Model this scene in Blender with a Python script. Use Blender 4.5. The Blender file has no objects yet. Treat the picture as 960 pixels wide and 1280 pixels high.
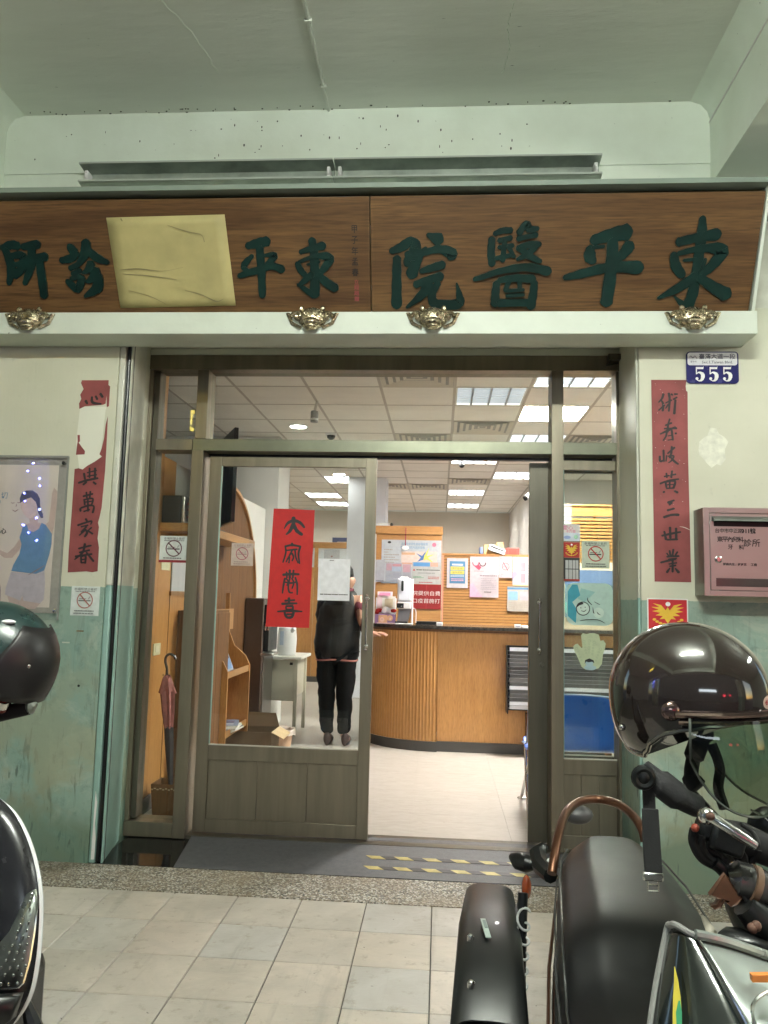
import bpy, math, random
from mathutils import Vector, Matrix, geometry
random.seed(7)
R = math.radians
SC = bpy.context.scene
COL = SC.collection

# ---------------------------------------------------------------- camera
cam_d = bpy.data.cameras.new('camera'); cam = bpy.data.objects.new('camera', cam_d); COL.objects.link(cam)
cam_d.sensor_fit = 'HORIZONTAL'; cam_d.sensor_width = 36.0; cam_d.lens = 36.0 * 975 / 960
cam_d.clip_start = 0.05; cam_d.clip_end = 400
cam.matrix_world = Matrix(((0.9971658, -0.0164532, 0.0734139, 0), (0.0711774, -0.1098166, -0.9914001, -4.07),
                           (0.0243738, 0.9938157, -0.1083343, 1.40), (0, 0, 0, 1)))
SC.camera = cam

# ---------------------------------------------------------------- world, sun, exposure
world = bpy.data.worlds.new('World'); SC.world = world; world.use_nodes = True
wn = world.node_tree.nodes; wl = world.node_tree.links
bg = wn['Background']; sky = wn.new('ShaderNodeTexSky'); sky.sky_type = 'NISHITA'; sky.sun_disc = False
sky.sun_elevation = R(9); sky.sun_rotation = R(150)
wl.new(sky.outputs[0], bg.inputs[0]); bg.inputs[1].default_value = 0.11
sun_d = bpy.data.lights.new('sun', 'SUN'); sun_d.energy = 0.25; sun_d.angle = R(12); sun_d.color = (1, .96, .9)
sun = bpy.data.objects.new('sun', sun_d); COL.objects.link(sun)
sun.rotation_euler = (R(81), 0, R(30)); sun.location = (4, -10, 6)
SC.view_settings.view_transform = 'Standard'; SC.view_settings.look = 'None'
SC.view_settings.exposure = 2.0; SC.view_settings.gamma = 1.0
SC.cycles.max_bounces = 8; SC.cycles.transparent_max_bounces = 12; SC.cycles.sample_clamp_indirect = 4
SC.cycles.caustics_reflective = False; SC.cycles.caustics_refractive = False
SC.cycles.use_denoising = True

# ---------------------------------------------------------------- materials
MATS = {}
def nodes_of(name):
    m = bpy.data.materials.new(name); m.use_nodes = True
    return m, m.node_tree.nodes, m.node_tree.links, m.node_tree.nodes['Principled BSDF']
def mapping(N, L, scale=(1, 1, 1), rnd=False, kind='Object'):
    tc = N.new('ShaderNodeTexCoord'); mp = N.new('ShaderNodeMapping'); mp.inputs['Scale'].default_value = scale
    L.new(tc.outputs[kind], mp.inputs['Vector'])
    if rnd:
        oi = N.new('ShaderNodeObjectInfo'); mu = N.new('ShaderNodeMath'); mu.operation = 'MULTIPLY'; mu.inputs[1].default_value = 37
        L.new(oi.outputs['Random'], mu.inputs[0]); L.new(mu.outputs[0], mp.inputs['Location'])
    return mp.outputs[0]
def noise(N, L, vec, scale, detail=4, rough=.55, dist=0):
    n = N.new('ShaderNodeTexNoise'); n.inputs['Scale'].default_value = scale; n.inputs['Detail'].default_value = detail
    n.inputs['Roughness'].default_value = rough; n.inputs['Distortion'].default_value = dist
    L.new(vec, n.inputs['Vector']); return n.outputs['Fac']
def ramp(N, L, fac, a, b, c0=(0, 0, 0), c1=(1, 1, 1)):
    r = N.new('ShaderNodeValToRGB'); r.color_ramp.elements[0].position = a; r.color_ramp.elements[1].position = b
    r.color_ramp.elements[0].color = (*c0, 1); r.color_ramp.elements[1].color = (*c1, 1); L.new(fac, r.inputs[0]); return r.outputs[0]
def mix(N, L, fac, a, b, mode='MIX'):
    m = N.new('ShaderNodeMix'); m.data_type = 'RGBA'; m.blend_type = mode
    for s, v in ((m.inputs[0], fac), (m.inputs[6], a), (m.inputs[7], b)):
        if isinstance(v, (int, float)): s.default_value = v
        elif isinstance(v, tuple): s.default_value = (*v, 1)
        else: L.new(v, s)
    return m.outputs[2]
def bump(N, L, B, h, strength, dist=.01):
    b = N.new('ShaderNodeBump'); b.inputs['Strength'].default_value = strength; b.inputs['Distance'].default_value = dist
    L.new(h, b.inputs['Height']); L.new(b.outputs[0], B.inputs['Normal'])
def M(name, col=(.5, .5, .5), rough=.5, metal=0, var=.12, vs=8, st=(1, 1, 1), bs=0, bscale=60, emit=0, coat=0, trans=0, ecol=None, rvar=.1, spec=.5):
    if name in MATS: return MATS[name]
    m, N, L, B = nodes_of(name)
    B.inputs['Roughness'].default_value = rough; B.inputs['Metallic'].default_value = metal
    B.inputs['Specular IOR Level'].default_value = spec
    v = mapping(N, L, st, rnd=True)
    n = noise(N, L, v, vs)
    c1 = tuple(min(1, c * (1 + var)) for c in col); c0 = tuple(c * (1 - var) for c in col)
    L.new(ramp(N, L, n, .3, .7, c0, c1), B.inputs['Base Color'])
    if rvar:
        mr = N.new('ShaderNodeMapRange'); mr.inputs['To Min'].default_value = max(0, rough - rvar); mr.inputs['To Max'].default_value = min(1, rough + rvar)
        L.new(noise(N, L, v, vs * 2.3, 5), mr.inputs[0]); L.new(mr.outputs[0], B.inputs['Roughness'])
    if bs: bump(N, L, B, noise(N, L, v, bscale, 3), bs, .003)
    if coat: B.inputs['Coat Weight'].default_value = coat; B.inputs['Coat Roughness'].default_value = .04
    if trans: B.inputs['Transmission Weight'].default_value = trans
    if emit: B.inputs['Emission Color'].default_value = (*(ecol or col), 1); B.inputs['Emission Strength'].default_value = emit
    MATS[name] = m; return m
def P(name, col, rough=.6): return M(name, col, rough, var=.04, vs=3, rvar=0)
INKS = {}
def ink(col):
    k = tuple(round(c, 2) for c in col)
    if k not in INKS: INKS[k] = M('ink_%d' % len(INKS), col, .6, var=.08, vs=30, rvar=0)
    return INKS[k]
def glass_mat(name, tint=(.93, .96, .94), refl=1.0):
    m, N, L, B = nodes_of(name); N.remove(B)
    t = N.new('ShaderNodeBsdfTransparent'); t.inputs[0].default_value = (*tint, 1)
    g = N.new('ShaderNodeBsdfGlossy'); g.inputs['Roughness'].default_value = .012
    f = N.new('ShaderNodeLayerWeight'); f.inputs[0].default_value = .5
    pw = N.new('ShaderNodeMath'); pw.operation = 'POWER'; pw.inputs[1].default_value = 5; L.new(f.outputs['Facing'], pw.inputs[0])
    mu = N.new('ShaderNodeMath'); mu.operation = 'MULTIPLY_ADD'; mu.inputs[1].default_value = .9 * refl; mu.inputs[2].default_value = .045 * refl; L.new(pw.outputs[0], mu.inputs[0])
    x = N.new('ShaderNodeMixShader'); L.new(mu.outputs[0], x.inputs[0]); L.new(t.outputs[0], x.inputs[1]); L.new(g.outputs[0], x.inputs[2])
    L.new(x.outputs[0], N['Material Output'].inputs[0]); MATS[name] = m; return m
def wood(name, c0, c1, rough=.4, grain=(1, 14, 14), coat=0, scale=2.2):
    m, N, L, B = nodes_of(name)
    v = mapping(N, L, grain, rnd=True)
    n1 = noise(N, L, v, scale, 6, .62, 1.2); n2 = noise(N, L, v, scale * 9, 3, .5)
    c = ramp(N, L, n1, .28, .72, c0, c1)
    c = mix(N, L, ramp(N, L, n2, .45, .8), c, tuple(x * .72 for x in c0))
    big = noise(N, L, mapping(N, L, (1, 1, 1)), 1.1, 3)
    c = mix(N, L, ramp(N, L, big, .45, .75), c, mix(N, L, .5, c, tuple(x * .55 for x in c0)))
    L.new(c, B.inputs['Base Color']); B.inputs['Roughness'].default_value = rough
    B.inputs['Coat Weight'].default_value = coat; B.inputs['Coat Roughness'].default_value = .2
    bump(N, L, B, n2, .12, .002); MATS[name] = m; return m
def wall_mat():
    m, N, L, B = nodes_of('painted_wall_plaster')
    g = N.new('ShaderNodeNewGeometry'); sp = N.new('ShaderNodeSeparateXYZ'); L.new(g.outputs['Position'], sp.inputs[0])
    P0 = g.outputs['Position']
    big = noise(N, L, P0, 1.6, 5); fine = noise(N, L, P0, 14, 6, .65)
    cream = mix(N, L, ramp(N, L, big, .35, .7), (.56, .57, .445), (.65, .65, .525))
    cream = mix(N, L, ramp(N, L, fine, .62, .8), cream, (.46, .47, .37))
    teal = mix(N, L, ramp(N, L, big, .35, .65), (.21, .335, .285), (.28, .385, .32))
    teal = mix(N, L, ramp(N, L, fine, .53, .72), teal, (.13, .22, .185))
    teal = mix(N, L, ramp(N, L, noise(N, L, P0, 4.5, 7, .7, .5), .50, .60), teal, (.33, .42, .35))
    # wave the painted line a little
    ad = N.new('ShaderNodeMath'); ad.operation = 'MULTIPLY_ADD'; ad.inputs[1].default_value = .02; L.new(fine, ad.inputs[0]); L.new(sp.outputs[2], ad.inputs[2])
    gt = N.new('ShaderNodeMath'); gt.operation = 'GREATER_THAN'; gt.inputs[1].default_value = 1.427; L.new(ad.outputs[0], gt.inputs[0])
    c = mix(N, L, gt.outputs[0], teal, cream)
    # vertical scratches and scuffs
    mp = N.new('ShaderNodeMapping'); mp.inputs['Scale'].default_value = (16, 16, 2.2); L.new(P0, mp.inputs['Vector'])
    scr = noise(N, L, mp.outputs[0], 1.3, 4, .6, 1.5)
    sc = ramp(N, L, scr, .58, .65)
    lo = N.new('ShaderNodeMapRange'); lo.inputs['From Min'].default_value = 1.5; lo.inputs['From Max'].default_value = .3; L.new(sp.outputs[2], lo.inputs[0])
    mm = N.new('ShaderNodeMath'); mm.operation = 'MULTIPLY'; L.new(sc, mm.inputs[0]); L.new(lo.outputs[0], mm.inputs[1])
    m2 = N.new('ShaderNodeMath'); m2.operation = 'MULTIPLY'; m2.inputs[1].default_value = .85; L.new(mm.outputs[0], m2.inputs[0])
    c = mix(N, L, m2.outputs[0], c, (.07, .10, .08))
    # worn yellowish rubbed patch and rising damp with a ragged edge
    pt = noise(N, L, P0, 2.7, 6, .6, .6)
    m3 = N.new('ShaderNodeMath'); m3.operation = 'MULTIPLY'; L.new(ramp(N, L, pt, .46, .58), m3.inputs[0]); L.new(lo.outputs[0], m3.inputs[1])
    m4 = N.new('ShaderNodeMath'); m4.operation = 'MULTIPLY'; m4.inputs[1].default_value = .9; L.new(m3.outputs[0], m4.inputs[0])
    c = mix(N, L, m4.outputs[0], c, (.31, .33, .225))
    dz = N.new('ShaderNodeMath'); dz.operation = 'MULTIPLY_ADD'; dz.inputs[1].default_value = -.5; L.new(pt, dz.inputs[0]); L.new(sp.outputs[2], dz.inputs[2])
    damp = N.new('ShaderNodeMapRange'); damp.inputs['From Min'].default_value = .12; damp.inputs['From Max'].default_value = -.12; damp.inputs['To Max'].default_value = .7; L.new(dz.outputs[0], damp.inputs[0])
    c = mix(N, L, damp.outputs[0], c, (.08, .15, .11))
    mp9 = N.new('ShaderNodeMapping'); mp9.inputs['Scale'].default_value = (45, 45, 5); mp9.inputs['Rotation'].default_value = (0, .12, 0); L.new(P0, mp9.inputs['Vector'])
    s9 = N.new('ShaderNodeMath'); s9.operation = 'MULTIPLY'; L.new(ramp(N, L, noise(N, L, mp9.outputs[0], 1, 3, .5, 1), .68, .72), s9.inputs[0]); L.new(lo.outputs[0], s9.inputs[1])
    c = mix(N, L, s9.outputs[0], c, (.09, .13, .10))
    # specks
    spk = noise(N, L, P0, 55, 2, .5); c = mix(N, L, ramp(N, L, spk, .76, .79), c, (.08, .08, .07))
    L.new(c, B.inputs['Base Color']); B.inputs['Roughness'].default_value = .45
    h = mix(N, L, .5, noise(N, L, P0, 9, 5, .6), scr)
    bump(N, L, B, h, .25, .01); MATS['wall'] = m; return m
def plaster(name, col, dark, sc=2, rough=.5, bstr=.2, stretch=(1, 1, 1)):
    m, N, L, B = nodes_of(name)
    g = N.new('ShaderNodeNewGeometry'); mp = N.new('ShaderNodeMapping'); mp.inputs['Scale'].default_value = stretch; L.new(g.outputs['Position'], mp.inputs['Vector'])
    v = mp.outputs[0]
    c = mix(N, L, ramp(N, L, noise(N, L, v, sc, 5), .35, .7), col, dark)
    c = mix(N, L, ramp(N, L, noise(N, L, v, 40, 3), .74, .78), c, tuple(x * .3 for x in dark))
    L.new(c, B.inputs['Base Color']); B.inputs['Roughness'].default_value = rough
    bump(N, L, B, noise(N, L, v, 7, 6, .6), bstr, .012); MATS[name] = m; return m
def granite(name, cols, scale, rough=.6):
    m, N, L, B = nodes_of(name)
    v = mapping(N, L, (1, 1, 1))
    vo = N.new('ShaderNodeTexVoronoi'); vo.inputs['Scale'].default_value = scale; L.new(v, vo.inputs['Vector'])
    sp = N.new('ShaderNodeSeparateColor'); L.new(vo.outputs['Color'], sp.inputs[0])
    r = N.new('ShaderNodeValToRGB'); r.color_ramp.interpolation = 'CONSTANT'
    for i, c in enumerate(cols):
        e = r.color_ramp.elements[i] if i < 2 else r.color_ramp.elements.new(i / len(cols))
        e.position = i / len(cols); e.color = (*c, 1)
    L.new(sp.outputs[0], r.inputs[0])
    big = noise(N, L, v, 2.5, 3)
    c = mix(N, L, ramp(N, L, big, .4, .65), r.outputs[0], mix(N, L, .5, r.outputs[0], (.20, .15, .09))) if rough > .2 else r.outputs[0]
    L.new(c, B.inputs['Base Color']); B.inputs['Roughness'].default_value = rough
    if rough < .2: B.inputs['Specular IOR Level'].default_value = .25
    if rough > .2: bump(N, L, B, vo.outputs['Distance'], .5, .004)
    MATS[name] = m; return m
def tile_mat():
    m, N, L, B = nodes_of('slate_look_floor_tile')
    oi = N.new('ShaderNodeObjectInfo'); v = mapping(N, L, (1, 1, 1), rnd=True)
    base = ramp(N, L, oi.outputs['Random'], .0, 1.0, (.49, .455, .40), (.54, .49, .42))
    e = base.node.color_ramp
    for p_, c_ in ((.3, (.54, .475, .395)), (.5, (.47, .46, .43)), (.75, (.56, .49, .415))):
        k = e.elements.new(p_); k.color = (*c_, 1)
    c = mix(N, L, ramp(N, L, noise(N, L, v, 4, 5, .6, .8), .35, .7), base, mix(N, L, .6, base, (.33, .31, .27)))
    c = mix(N, L, ramp(N, L, noise(N, L, v, 18, 6, .7), .56, .75), c, (.30, .26, .20))
    g_ = N.new('ShaderNodeNewGeometry'); c = mix(N, L, ramp(N, L, noise(N, L, g_.outputs['Position'], 1.6, 5, .65), .50, .68), c, mix(N, L, .45, c, (.24, .22, .18)))
    c = mix(N, L, ramp(N, L, noise(N, L, g_.outputs['Position'], 30, 2, .5), .74, .77), c, (.12, .11, .09))
    mq = N.new('ShaderNodeMapping'); mq.inputs['Scale'].default_value = (9, .8, 1); mq.inputs['Rotation'].default_value = (0, 0, .35); L.new(g_.outputs['Position'], mq.inputs['Vector'])
    c = mix(N, L, ramp(N, L, noise(N, L, mq.outputs[0], 1.2, 5, .6, .4), .60, .72), c, mix(N, L, .35, c, (.15, .14, .12)))
    L.new(c, B.inputs['Base Color']); B.inputs['Roughness'].default_value = .32
    mp2 = N.new('ShaderNodeMapping'); mp2.inputs['Scale'].default_value = (1, 2.2, 1); mp2.inputs['Rotation'].default_value = (0, 0, .5); L.new(v, mp2.inputs['Vector'])
    bump(N, L, B, noise(N, L, mp2.outputs[0], 16, 6, .6, 1.0), .35, .006); MATS['tile'] = m; return m
wall_mat(); tile_mat()
plaster('mint', (.75, .82, .725), (.66, .72, .62), 2.5)
plaster('ceil', (.74, .77, .70), (.66, .69, .62), 1.6, .38, .35, (.5, 2.2, 1))
plaster('tealedge', (.30, .47, .42), (.22, .36, .32), 5, .45)
plaster('creamedge', (.66, .67, .58), (.5, .51, .43), 6, .5)
plaster('white', (.78, .77, .74), (.70, .69, .66), 2, .6, .08)
plaster('farwall', (.68, .64, .56), (.63, .59, .51), 2, .7, .05)
granite('pebble', [(.05, .05, .045), (.20, .17, .12), (.33, .32, .29), (.10, .09, .07), (.52, .50, .45), (.24, .20, .15)], 130)
granite('blackgranite', [(.008, .009, .009), (.012, .012, .012), (.02, .02, .02)], 300, .06)
wood('signwood', (.070, .031, .011), (.195, .105, .038), .40, (.45, 7, 7), .1, 1.7)
wood('iwood', (.46, .215, .062), (.58, .30, .10), .35, (14, 14, .9), .3)
wood('iwoodh', (.37, .175, .052), (.48, .25, .085), .35, (.9, 14, 14), .3)
wood('dwood', (.13, .055, .016), (.20, .09, .030), .65, (12, 12, .8), 0)
glass_mat('glass', refl=.75); glass_mat('smoke', (.50, .56, .48), .9); glass_mat('acryl', (.95, .95, .95), 1.1)
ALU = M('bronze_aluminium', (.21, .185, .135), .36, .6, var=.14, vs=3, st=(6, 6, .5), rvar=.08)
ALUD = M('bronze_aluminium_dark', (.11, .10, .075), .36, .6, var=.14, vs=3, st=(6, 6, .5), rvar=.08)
BLK = M('black_plastic', (.007, .008, .008), .34, spec=.4, var=.3, bs=.1, bscale=300)
RUB = M('black_rubber', (.008, .008, .008), .7, spec=.3, var=.2)
CHR = M('chrome_steel', (.6, .6, .58), .18, 1, var=.1)
STL = M('brushed_steel', (.42, .41, .39), .3, 1, var=.15, vs=5, st=(1, 1, 12))
ZINC = M('dull_grey_metal', (.20, .22, .20), .45, .6, var=.3, vs=6)
WHP = P('white_plastic', (.78, .78, .78), .4)
PAP = P('paper_white', (.72, .72, .70), .7)
RED = M('faded_red_paper', (.25, .062, .06), .7, var=.18, vs=7)
GRN = M('green_sign_paint', (.004, .022, .018), .4, var=.3, vs=10, spec=.3)
INK = P('black_ink', (.015, .013, .013), .5)

# ---------------------------------------------------------------- mesh helpers
class MB:
    def __init__(s): s.v = []; s.f = []
    def add(s, vs, fs):
        o = len(s.v); s.v += [tuple(p) for p in vs]; s.f += [tuple(i + o for i in f) for f in fs]; return s
    def box(s, x0, x1, y0, y1, z0, z1):
        return s.add([(x0, y0, z0), (x1, y0, z0), (x1, y1, z0), (x0, y1, z0), (x0, y0, z1), (x1, y0, z1), (x1, y1, z1), (x0, y1, z1)],
                     [(0, 3, 2, 1), (4, 5, 6, 7), (0, 1, 5, 4), (1, 2, 6, 5), (2, 3, 7, 6), (3, 0, 4, 7)])
    def obox(s, c, sz, m):
        c = Vector(c); o = MB().box(-sz[0] / 2, sz[0] / 2, -sz[1] / 2, sz[1] / 2, -sz[2] / 2, sz[2] / 2)
        return s.add([c + m @ Vector(p) for p in o.v], o.f)
    def tube(s, pts, r, n=8, cap=True, closed=False):
        pts = [Vector(p) for p in pts]; k = len(pts); rr = r if isinstance(r, (list, tuple)) else [r] * k
        up = Vector((0, 0, 1)); rings = []; prev = None
        for i, p in enumerate(pts):
            a = pts[i - 1] if (i > 0 or closed) else p; b = pts[(i + 1) % k] if (i < k - 1 or closed) else p
            t = (b - a).normalized() if (b - a).length > 1e-9 else Vector((0, 0, 1))
            if prev is None:
                x = t.cross(up); x = t.cross(Vector((1, 0, 0))) if x.length < .05 else x
            else: x = prev - t * prev.dot(t)
            x.normalize(); prev = x; y = t.cross(x)
            rings.append([p + rr[i] * (x * math.cos(2 * math.pi * j / n) + y * math.sin(2 * math.pi * j / n)) for j in range(n)])
        return s.rings(rings, cap and not closed, closed)
    def rings(s, rings, cap=True, closed=False, wrap=True):
        n = len(rings[0]); vs = [p for r_ in rings for p in r_]; fs = []; m = len(rings)
        for i in range(m if closed else m - 1):
            for j in range(n if wrap else n - 1):
                fs.append((i * n + j, i * n + (j + 1) % n, ((i + 1) % m) * n + (j + 1) % n, ((i + 1) % m) * n + j))
        if cap: fs.append(tuple(range(n))[::-1]); fs.append(tuple((m - 1) * n + j for j in range(n)))
        return s.add(vs, fs)
    def lathe(s, prof, c=(0, 0, 0), n=20, m=None):
        c = Vector(c); m = m or Matrix.Identity(3)
        return s.rings([[c + m @ Vector((r_ * math.cos(2 * math.pi * j / n), r_ * math.sin(2 * math.pi * j / n), z)) for j in range(n)] for r_, z in prof])
    def cyl(s, a, b, r, n=14): return s.tube([a, b], r, n)
    def ball(s, c, r, n=10, m=7):
        r = r if isinstance(r, (tuple, list)) else (r, r, r)
        return s.rings([[(c[0] + r[0] * math.sin(math.pi * i / m) * math.cos(2 * math.pi * j / n), c[1] + r[1] * math.sin(math.pi * i / m) * math.sin(2 * math.pi * j / n), c[2] - r[2] * math.cos(math.pi * i / m)) for j in range(n)] for i in [.02] + list(range(1, m)) + [m - .02]])
    def poly(s, pts, fn, t0, t1):
        """outline pts (u,v) -> fn(u,v,t); extruded from t0 (front) to t1"""
        n = len(pts); tri = geometry.tessellate_polygon([[Vector((p[0], p[1], 0)) for p in pts]])
        vs = [fn(p[0], p[1], t0) for p in pts] + [fn(p[0], p[1], t1) for p in pts]
        fs = [tuple(t) for t in tri] + [tuple(i + n for i in t[::-1]) for t in tri] + [(i, (i + 1) % n, n + (i + 1) % n, n + i) for i in range(n)]
        return s.add(vs, fs)
    def xz(s, pts, y0, y1): return s.poly(pts, lambda u, v, t: (u, t, v), y0, y1)
    def rect(s, x0, x1, z0, z1, y, t=.001): return s.box(x0, x1, y, y + t, z0, z1)
    def disc(s, x, z, r, y, t=.001, n=20, r2=None): return s.xz([(x + r * math.cos(2 * math.pi * k / n), z + (r2 or r) * math.sin(2 * math.pi * k / n)) for k in range(n)], y, y + t)
    def ring(s, x, z, r, w, y, t=.001, n=24):
        a = []
        for q_ in (r, r - w):
            for yy in (y, y + t): a.append([(x + q_ * math.cos(2 * math.pi * k / n), yy, z + q_ * math.sin(2 * math.pi * k / n)) for k in range(n)])
        return s.rings([a[0], a[2], a[3], a[1]], False, True)
    def text(s, t, x, z, y, h, sx=1.0, fn=None, rot=0, bold=0, jit=0):
        vs, fs, w = glyphs(t, bold)
        ca, sa = math.cos(rot), math.sin(rot)
        fn = fn or (lambda u, v: (u, y, v))
        out = []
        for a, b in vs:
            a *= h * sx; b *= h
            out.append(fn(x + a * ca - b * sa, z + a * sa + b * ca))
        return s.add(out, fs)
    def brush(s, strokes, fn, t=.0008, t_step=.0004):
        """brush strokes [(u, v, half width)...]; fn(u, v, d) gives the point d metres in front of the board"""
        for k, st in enumerate(strokes):
            d = t + t_step * k; p = []
            n = len(st); q_ = [st[0]] + list(st) + [st[-1]]
            for i in range(n - 1):
                for j in range(5 if n > 2 else 3):
                    f_ = j / (5 if n > 2 else 3); a, b, c, e = q_[i], q_[i + 1], q_[i + 2], q_[i + 3]
                    p.append(tuple(.5 * (2 * b[m] + (c[m] - a[m]) * f_ + (2 * a[m] - 5 * b[m] + 4 * c[m] - e[m]) * f_ ** 2 + (3 * b[m] - a[m] - 3 * c[m] + e[m]) * f_ ** 3) for m in range(3)))
            p.append(tuple(st[-1])); L_, R_ = [], []
            for i, (u, v, w) in enumerate(p):
                a = p[max(0, i - 1)]; b = p[min(len(p) - 1, i + 1)]; dx, dy = b[0] - a[0], b[1] - a[1]; l = math.hypot(dx, dy) or 1
                w = max(w, .0004) * (1 + .06 * math.sin(i * 2.1 + k)); nx, ny = -dy / l * w, dx / l * w
                L_.append((u + nx, v + ny)); R_.append((u - nx, v - ny))
            def capp(i, sg):
                u, v, w = p[i]; a, b = (p[0], p[1]) if i == 0 else (p[-2], p[-1]); dx, dy = b[0] - a[0], b[1] - a[1]; l = math.hypot(dx, dy) or 1; w *= .7
                tx, ty = dx / l * w * sg, dy / l * w * sg; nx, ny = -dy / l * w, dx / l * w
                return [(u + tx * .7 + nx * .75, v + ty * .7 + ny * .75), (u + tx, v + ty), (u + tx * .6 - nx * .85, v + ty * .6 - ny * .85)]
            e1 = capp(len(p) - 1, 1); e0 = capp(0, -1)[::-1]
            # ribbon as quads plus caps
            m = len(p); vs = []; fs = []
            for (a, b) in zip(L_, R_): vs += [fn(*a, d), fn(*b, d)]
            for i in range(m - 1): fs.append((2 * i, 2 * i + 2, 2 * i + 3, 2 * i + 1))
            o = len(vs); vs += [fn(*a, d) for a in e1]; fs.append((2 * m - 2, o, o + 1, o + 2, 2 * m - 1))
            o2 = len(vs); vs += [fn(*a, d) for a in e0]; fs.append((1, o2, o2 + 1, o2 + 2, 0))
            # skirt down to the board for real thickness
            loop = [2 * i for i in range(m)] + [o, o + 1, o + 2] + [2 * i + 1 for i in range(m - 1, -1, -1)] + [o2, o2 + 1, o2 + 2]
            pts2 = [a for a in L_] + e1 + R_[::-1] + e0
            b0 = len(vs); vs += [fn(*a, 0) for a in pts2]
            for i in range(len(loop)):
                j = (i + 1) % len(loop); fs.append((loop[i], loop[j], b0 + j, b0 + i))
            s.add(vs, fs)
        return s
GL = {}
def glyphs(t, bold=0):
    if (t, bold) in GL: return GL[(t, bold)]
    cu = bpy.data.curves.new('lettering', 'FONT'); cu.body = t; cu.size = 1.0; cu.align_x = 'CENTER'; cu.align_y = 'CENTER'; cu.resolution_u = 1; cu.offset = bold; cu.fill_mode = 'FRONT'
    ob = bpy.data.objects.new('lettering', cu); me = bpy.data.meshes.new_from_object(ob)
    vs = [(v.co.x, v.co.y) for v in me.vertices]; fs = [tuple(p.vertices) for p in me.polygons]
    bpy.data.objects.remove(ob); bpy.data.meshes.remove(me); bpy.data.curves.remove(cu)
    if vs:
        cx = (min(v[0] for v in vs) + max(v[0] for v in vs)) / 2; cy = (min(v[1] for v in vs) + max(v[1] for v in vs)) / 2
        vs = [(a - cx, b - cy) for a, b in vs]
    GL[(t, bold)] = (vs, fs, 1); return GL[(t, bold)]

ORG = {}
def link(name, data, parent, org):
    o = bpy.data.objects.new(name, data); COL.objects.link(o)
    if parent: o.parent = parent; o.location = Vector(org) - ORG[parent.name]
    else: o.location = org
    ORG[o.name] = Vector(org); return o
def T(name, label, cat, loc, group=None):
    o = link(name, None, None, Vector(loc)); o.empty_display_size = .05; o['label'] = label; o['category'] = cat
    if group: o['group'] = group
    return o
def O(name, mb, mat, parent=None, label=None, cat=None, group=None, kind=None, bev=0, sub=0, ang=38, smooth=True, seg=2):
    xs = [v[0] for v in mb.v]; ys = [v[1] for v in mb.v]; zs = [v[2] for v in mb.v]
    org = Vector(((min(xs) + max(xs)) / 2, (min(ys) + max(ys)) / 2, min(zs)))
    me = bpy.data.meshes.new(name); me.from_pydata([Vector(v) - org for v in mb.v], [], mb.f); me.update()
    for m in (mat if isinstance(mat, (list, tuple)) else [mat]): me.materials.append(MATS.get(m, m) if isinstance(m, str) else m)
    if smooth:
        me.polygons.foreach_set('use_smooth', [True] * len(me.polygons))
        me.set_sharp_from_angle(angle=R(ang))
    o = link(name, me, parent, org)
    if bev:
        b = o.modifiers.new('bevel', 'BEVEL'); b.width = bev; b.segments = seg; b.limit_method = 'ANGLE'; b.angle_limit = R(40)
    if sub:
        b = o.modifiers.new('subsurf', 'SUBSURF'); b.levels = sub; b.render_levels = sub
    if label: o['label'] = label
    if cat: o['category'] = cat
    if group: o['group'] = group
    if kind: o['kind'] = kind
    return o
def S(name, mb, mat, parent=None, **k): return O(name, mb, mat, parent, kind=None if parent else 'structure', **k)
def clone(src, parent, loc):
    o = src.copy(); COL.objects.link(o); o.parent = parent; o.location = Vector(loc) - (ORG[parent.name] if parent else Vector((0, 0, 0))); ORG[o.name] = Vector(loc)
    for ch in list(src.children):
        c = ch.copy(); COL.objects.link(c); c.parent = o; ORG[c.name] = ORG[ch.name]
    return o
def BX(name, b, mat, parent=None, **k): return O(name, MB().box(*b), mat, parent, **k)
def spline(pts, k=6):
    out = []; q_ = [pts[0]] + list(pts) + [pts[-1]]
    for i in range(len(pts) - 1):
        for j in range(k):
            f_ = j / k; a, b, c, e = q_[i], q_[i + 1], q_[i + 2], q_[i + 3]
            out.append(tuple(.5 * (2 * b[m] + (c[m] - a[m]) * f_ + (2 * a[m] - 5 * b[m] + 4 * c[m] - e[m]) * f_ ** 2 + (3 * b[m] - a[m] - 3 * c[m] + e[m]) * f_ ** 3) for m in range(len(b))))
    return out + [tuple(pts[-1])]
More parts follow.
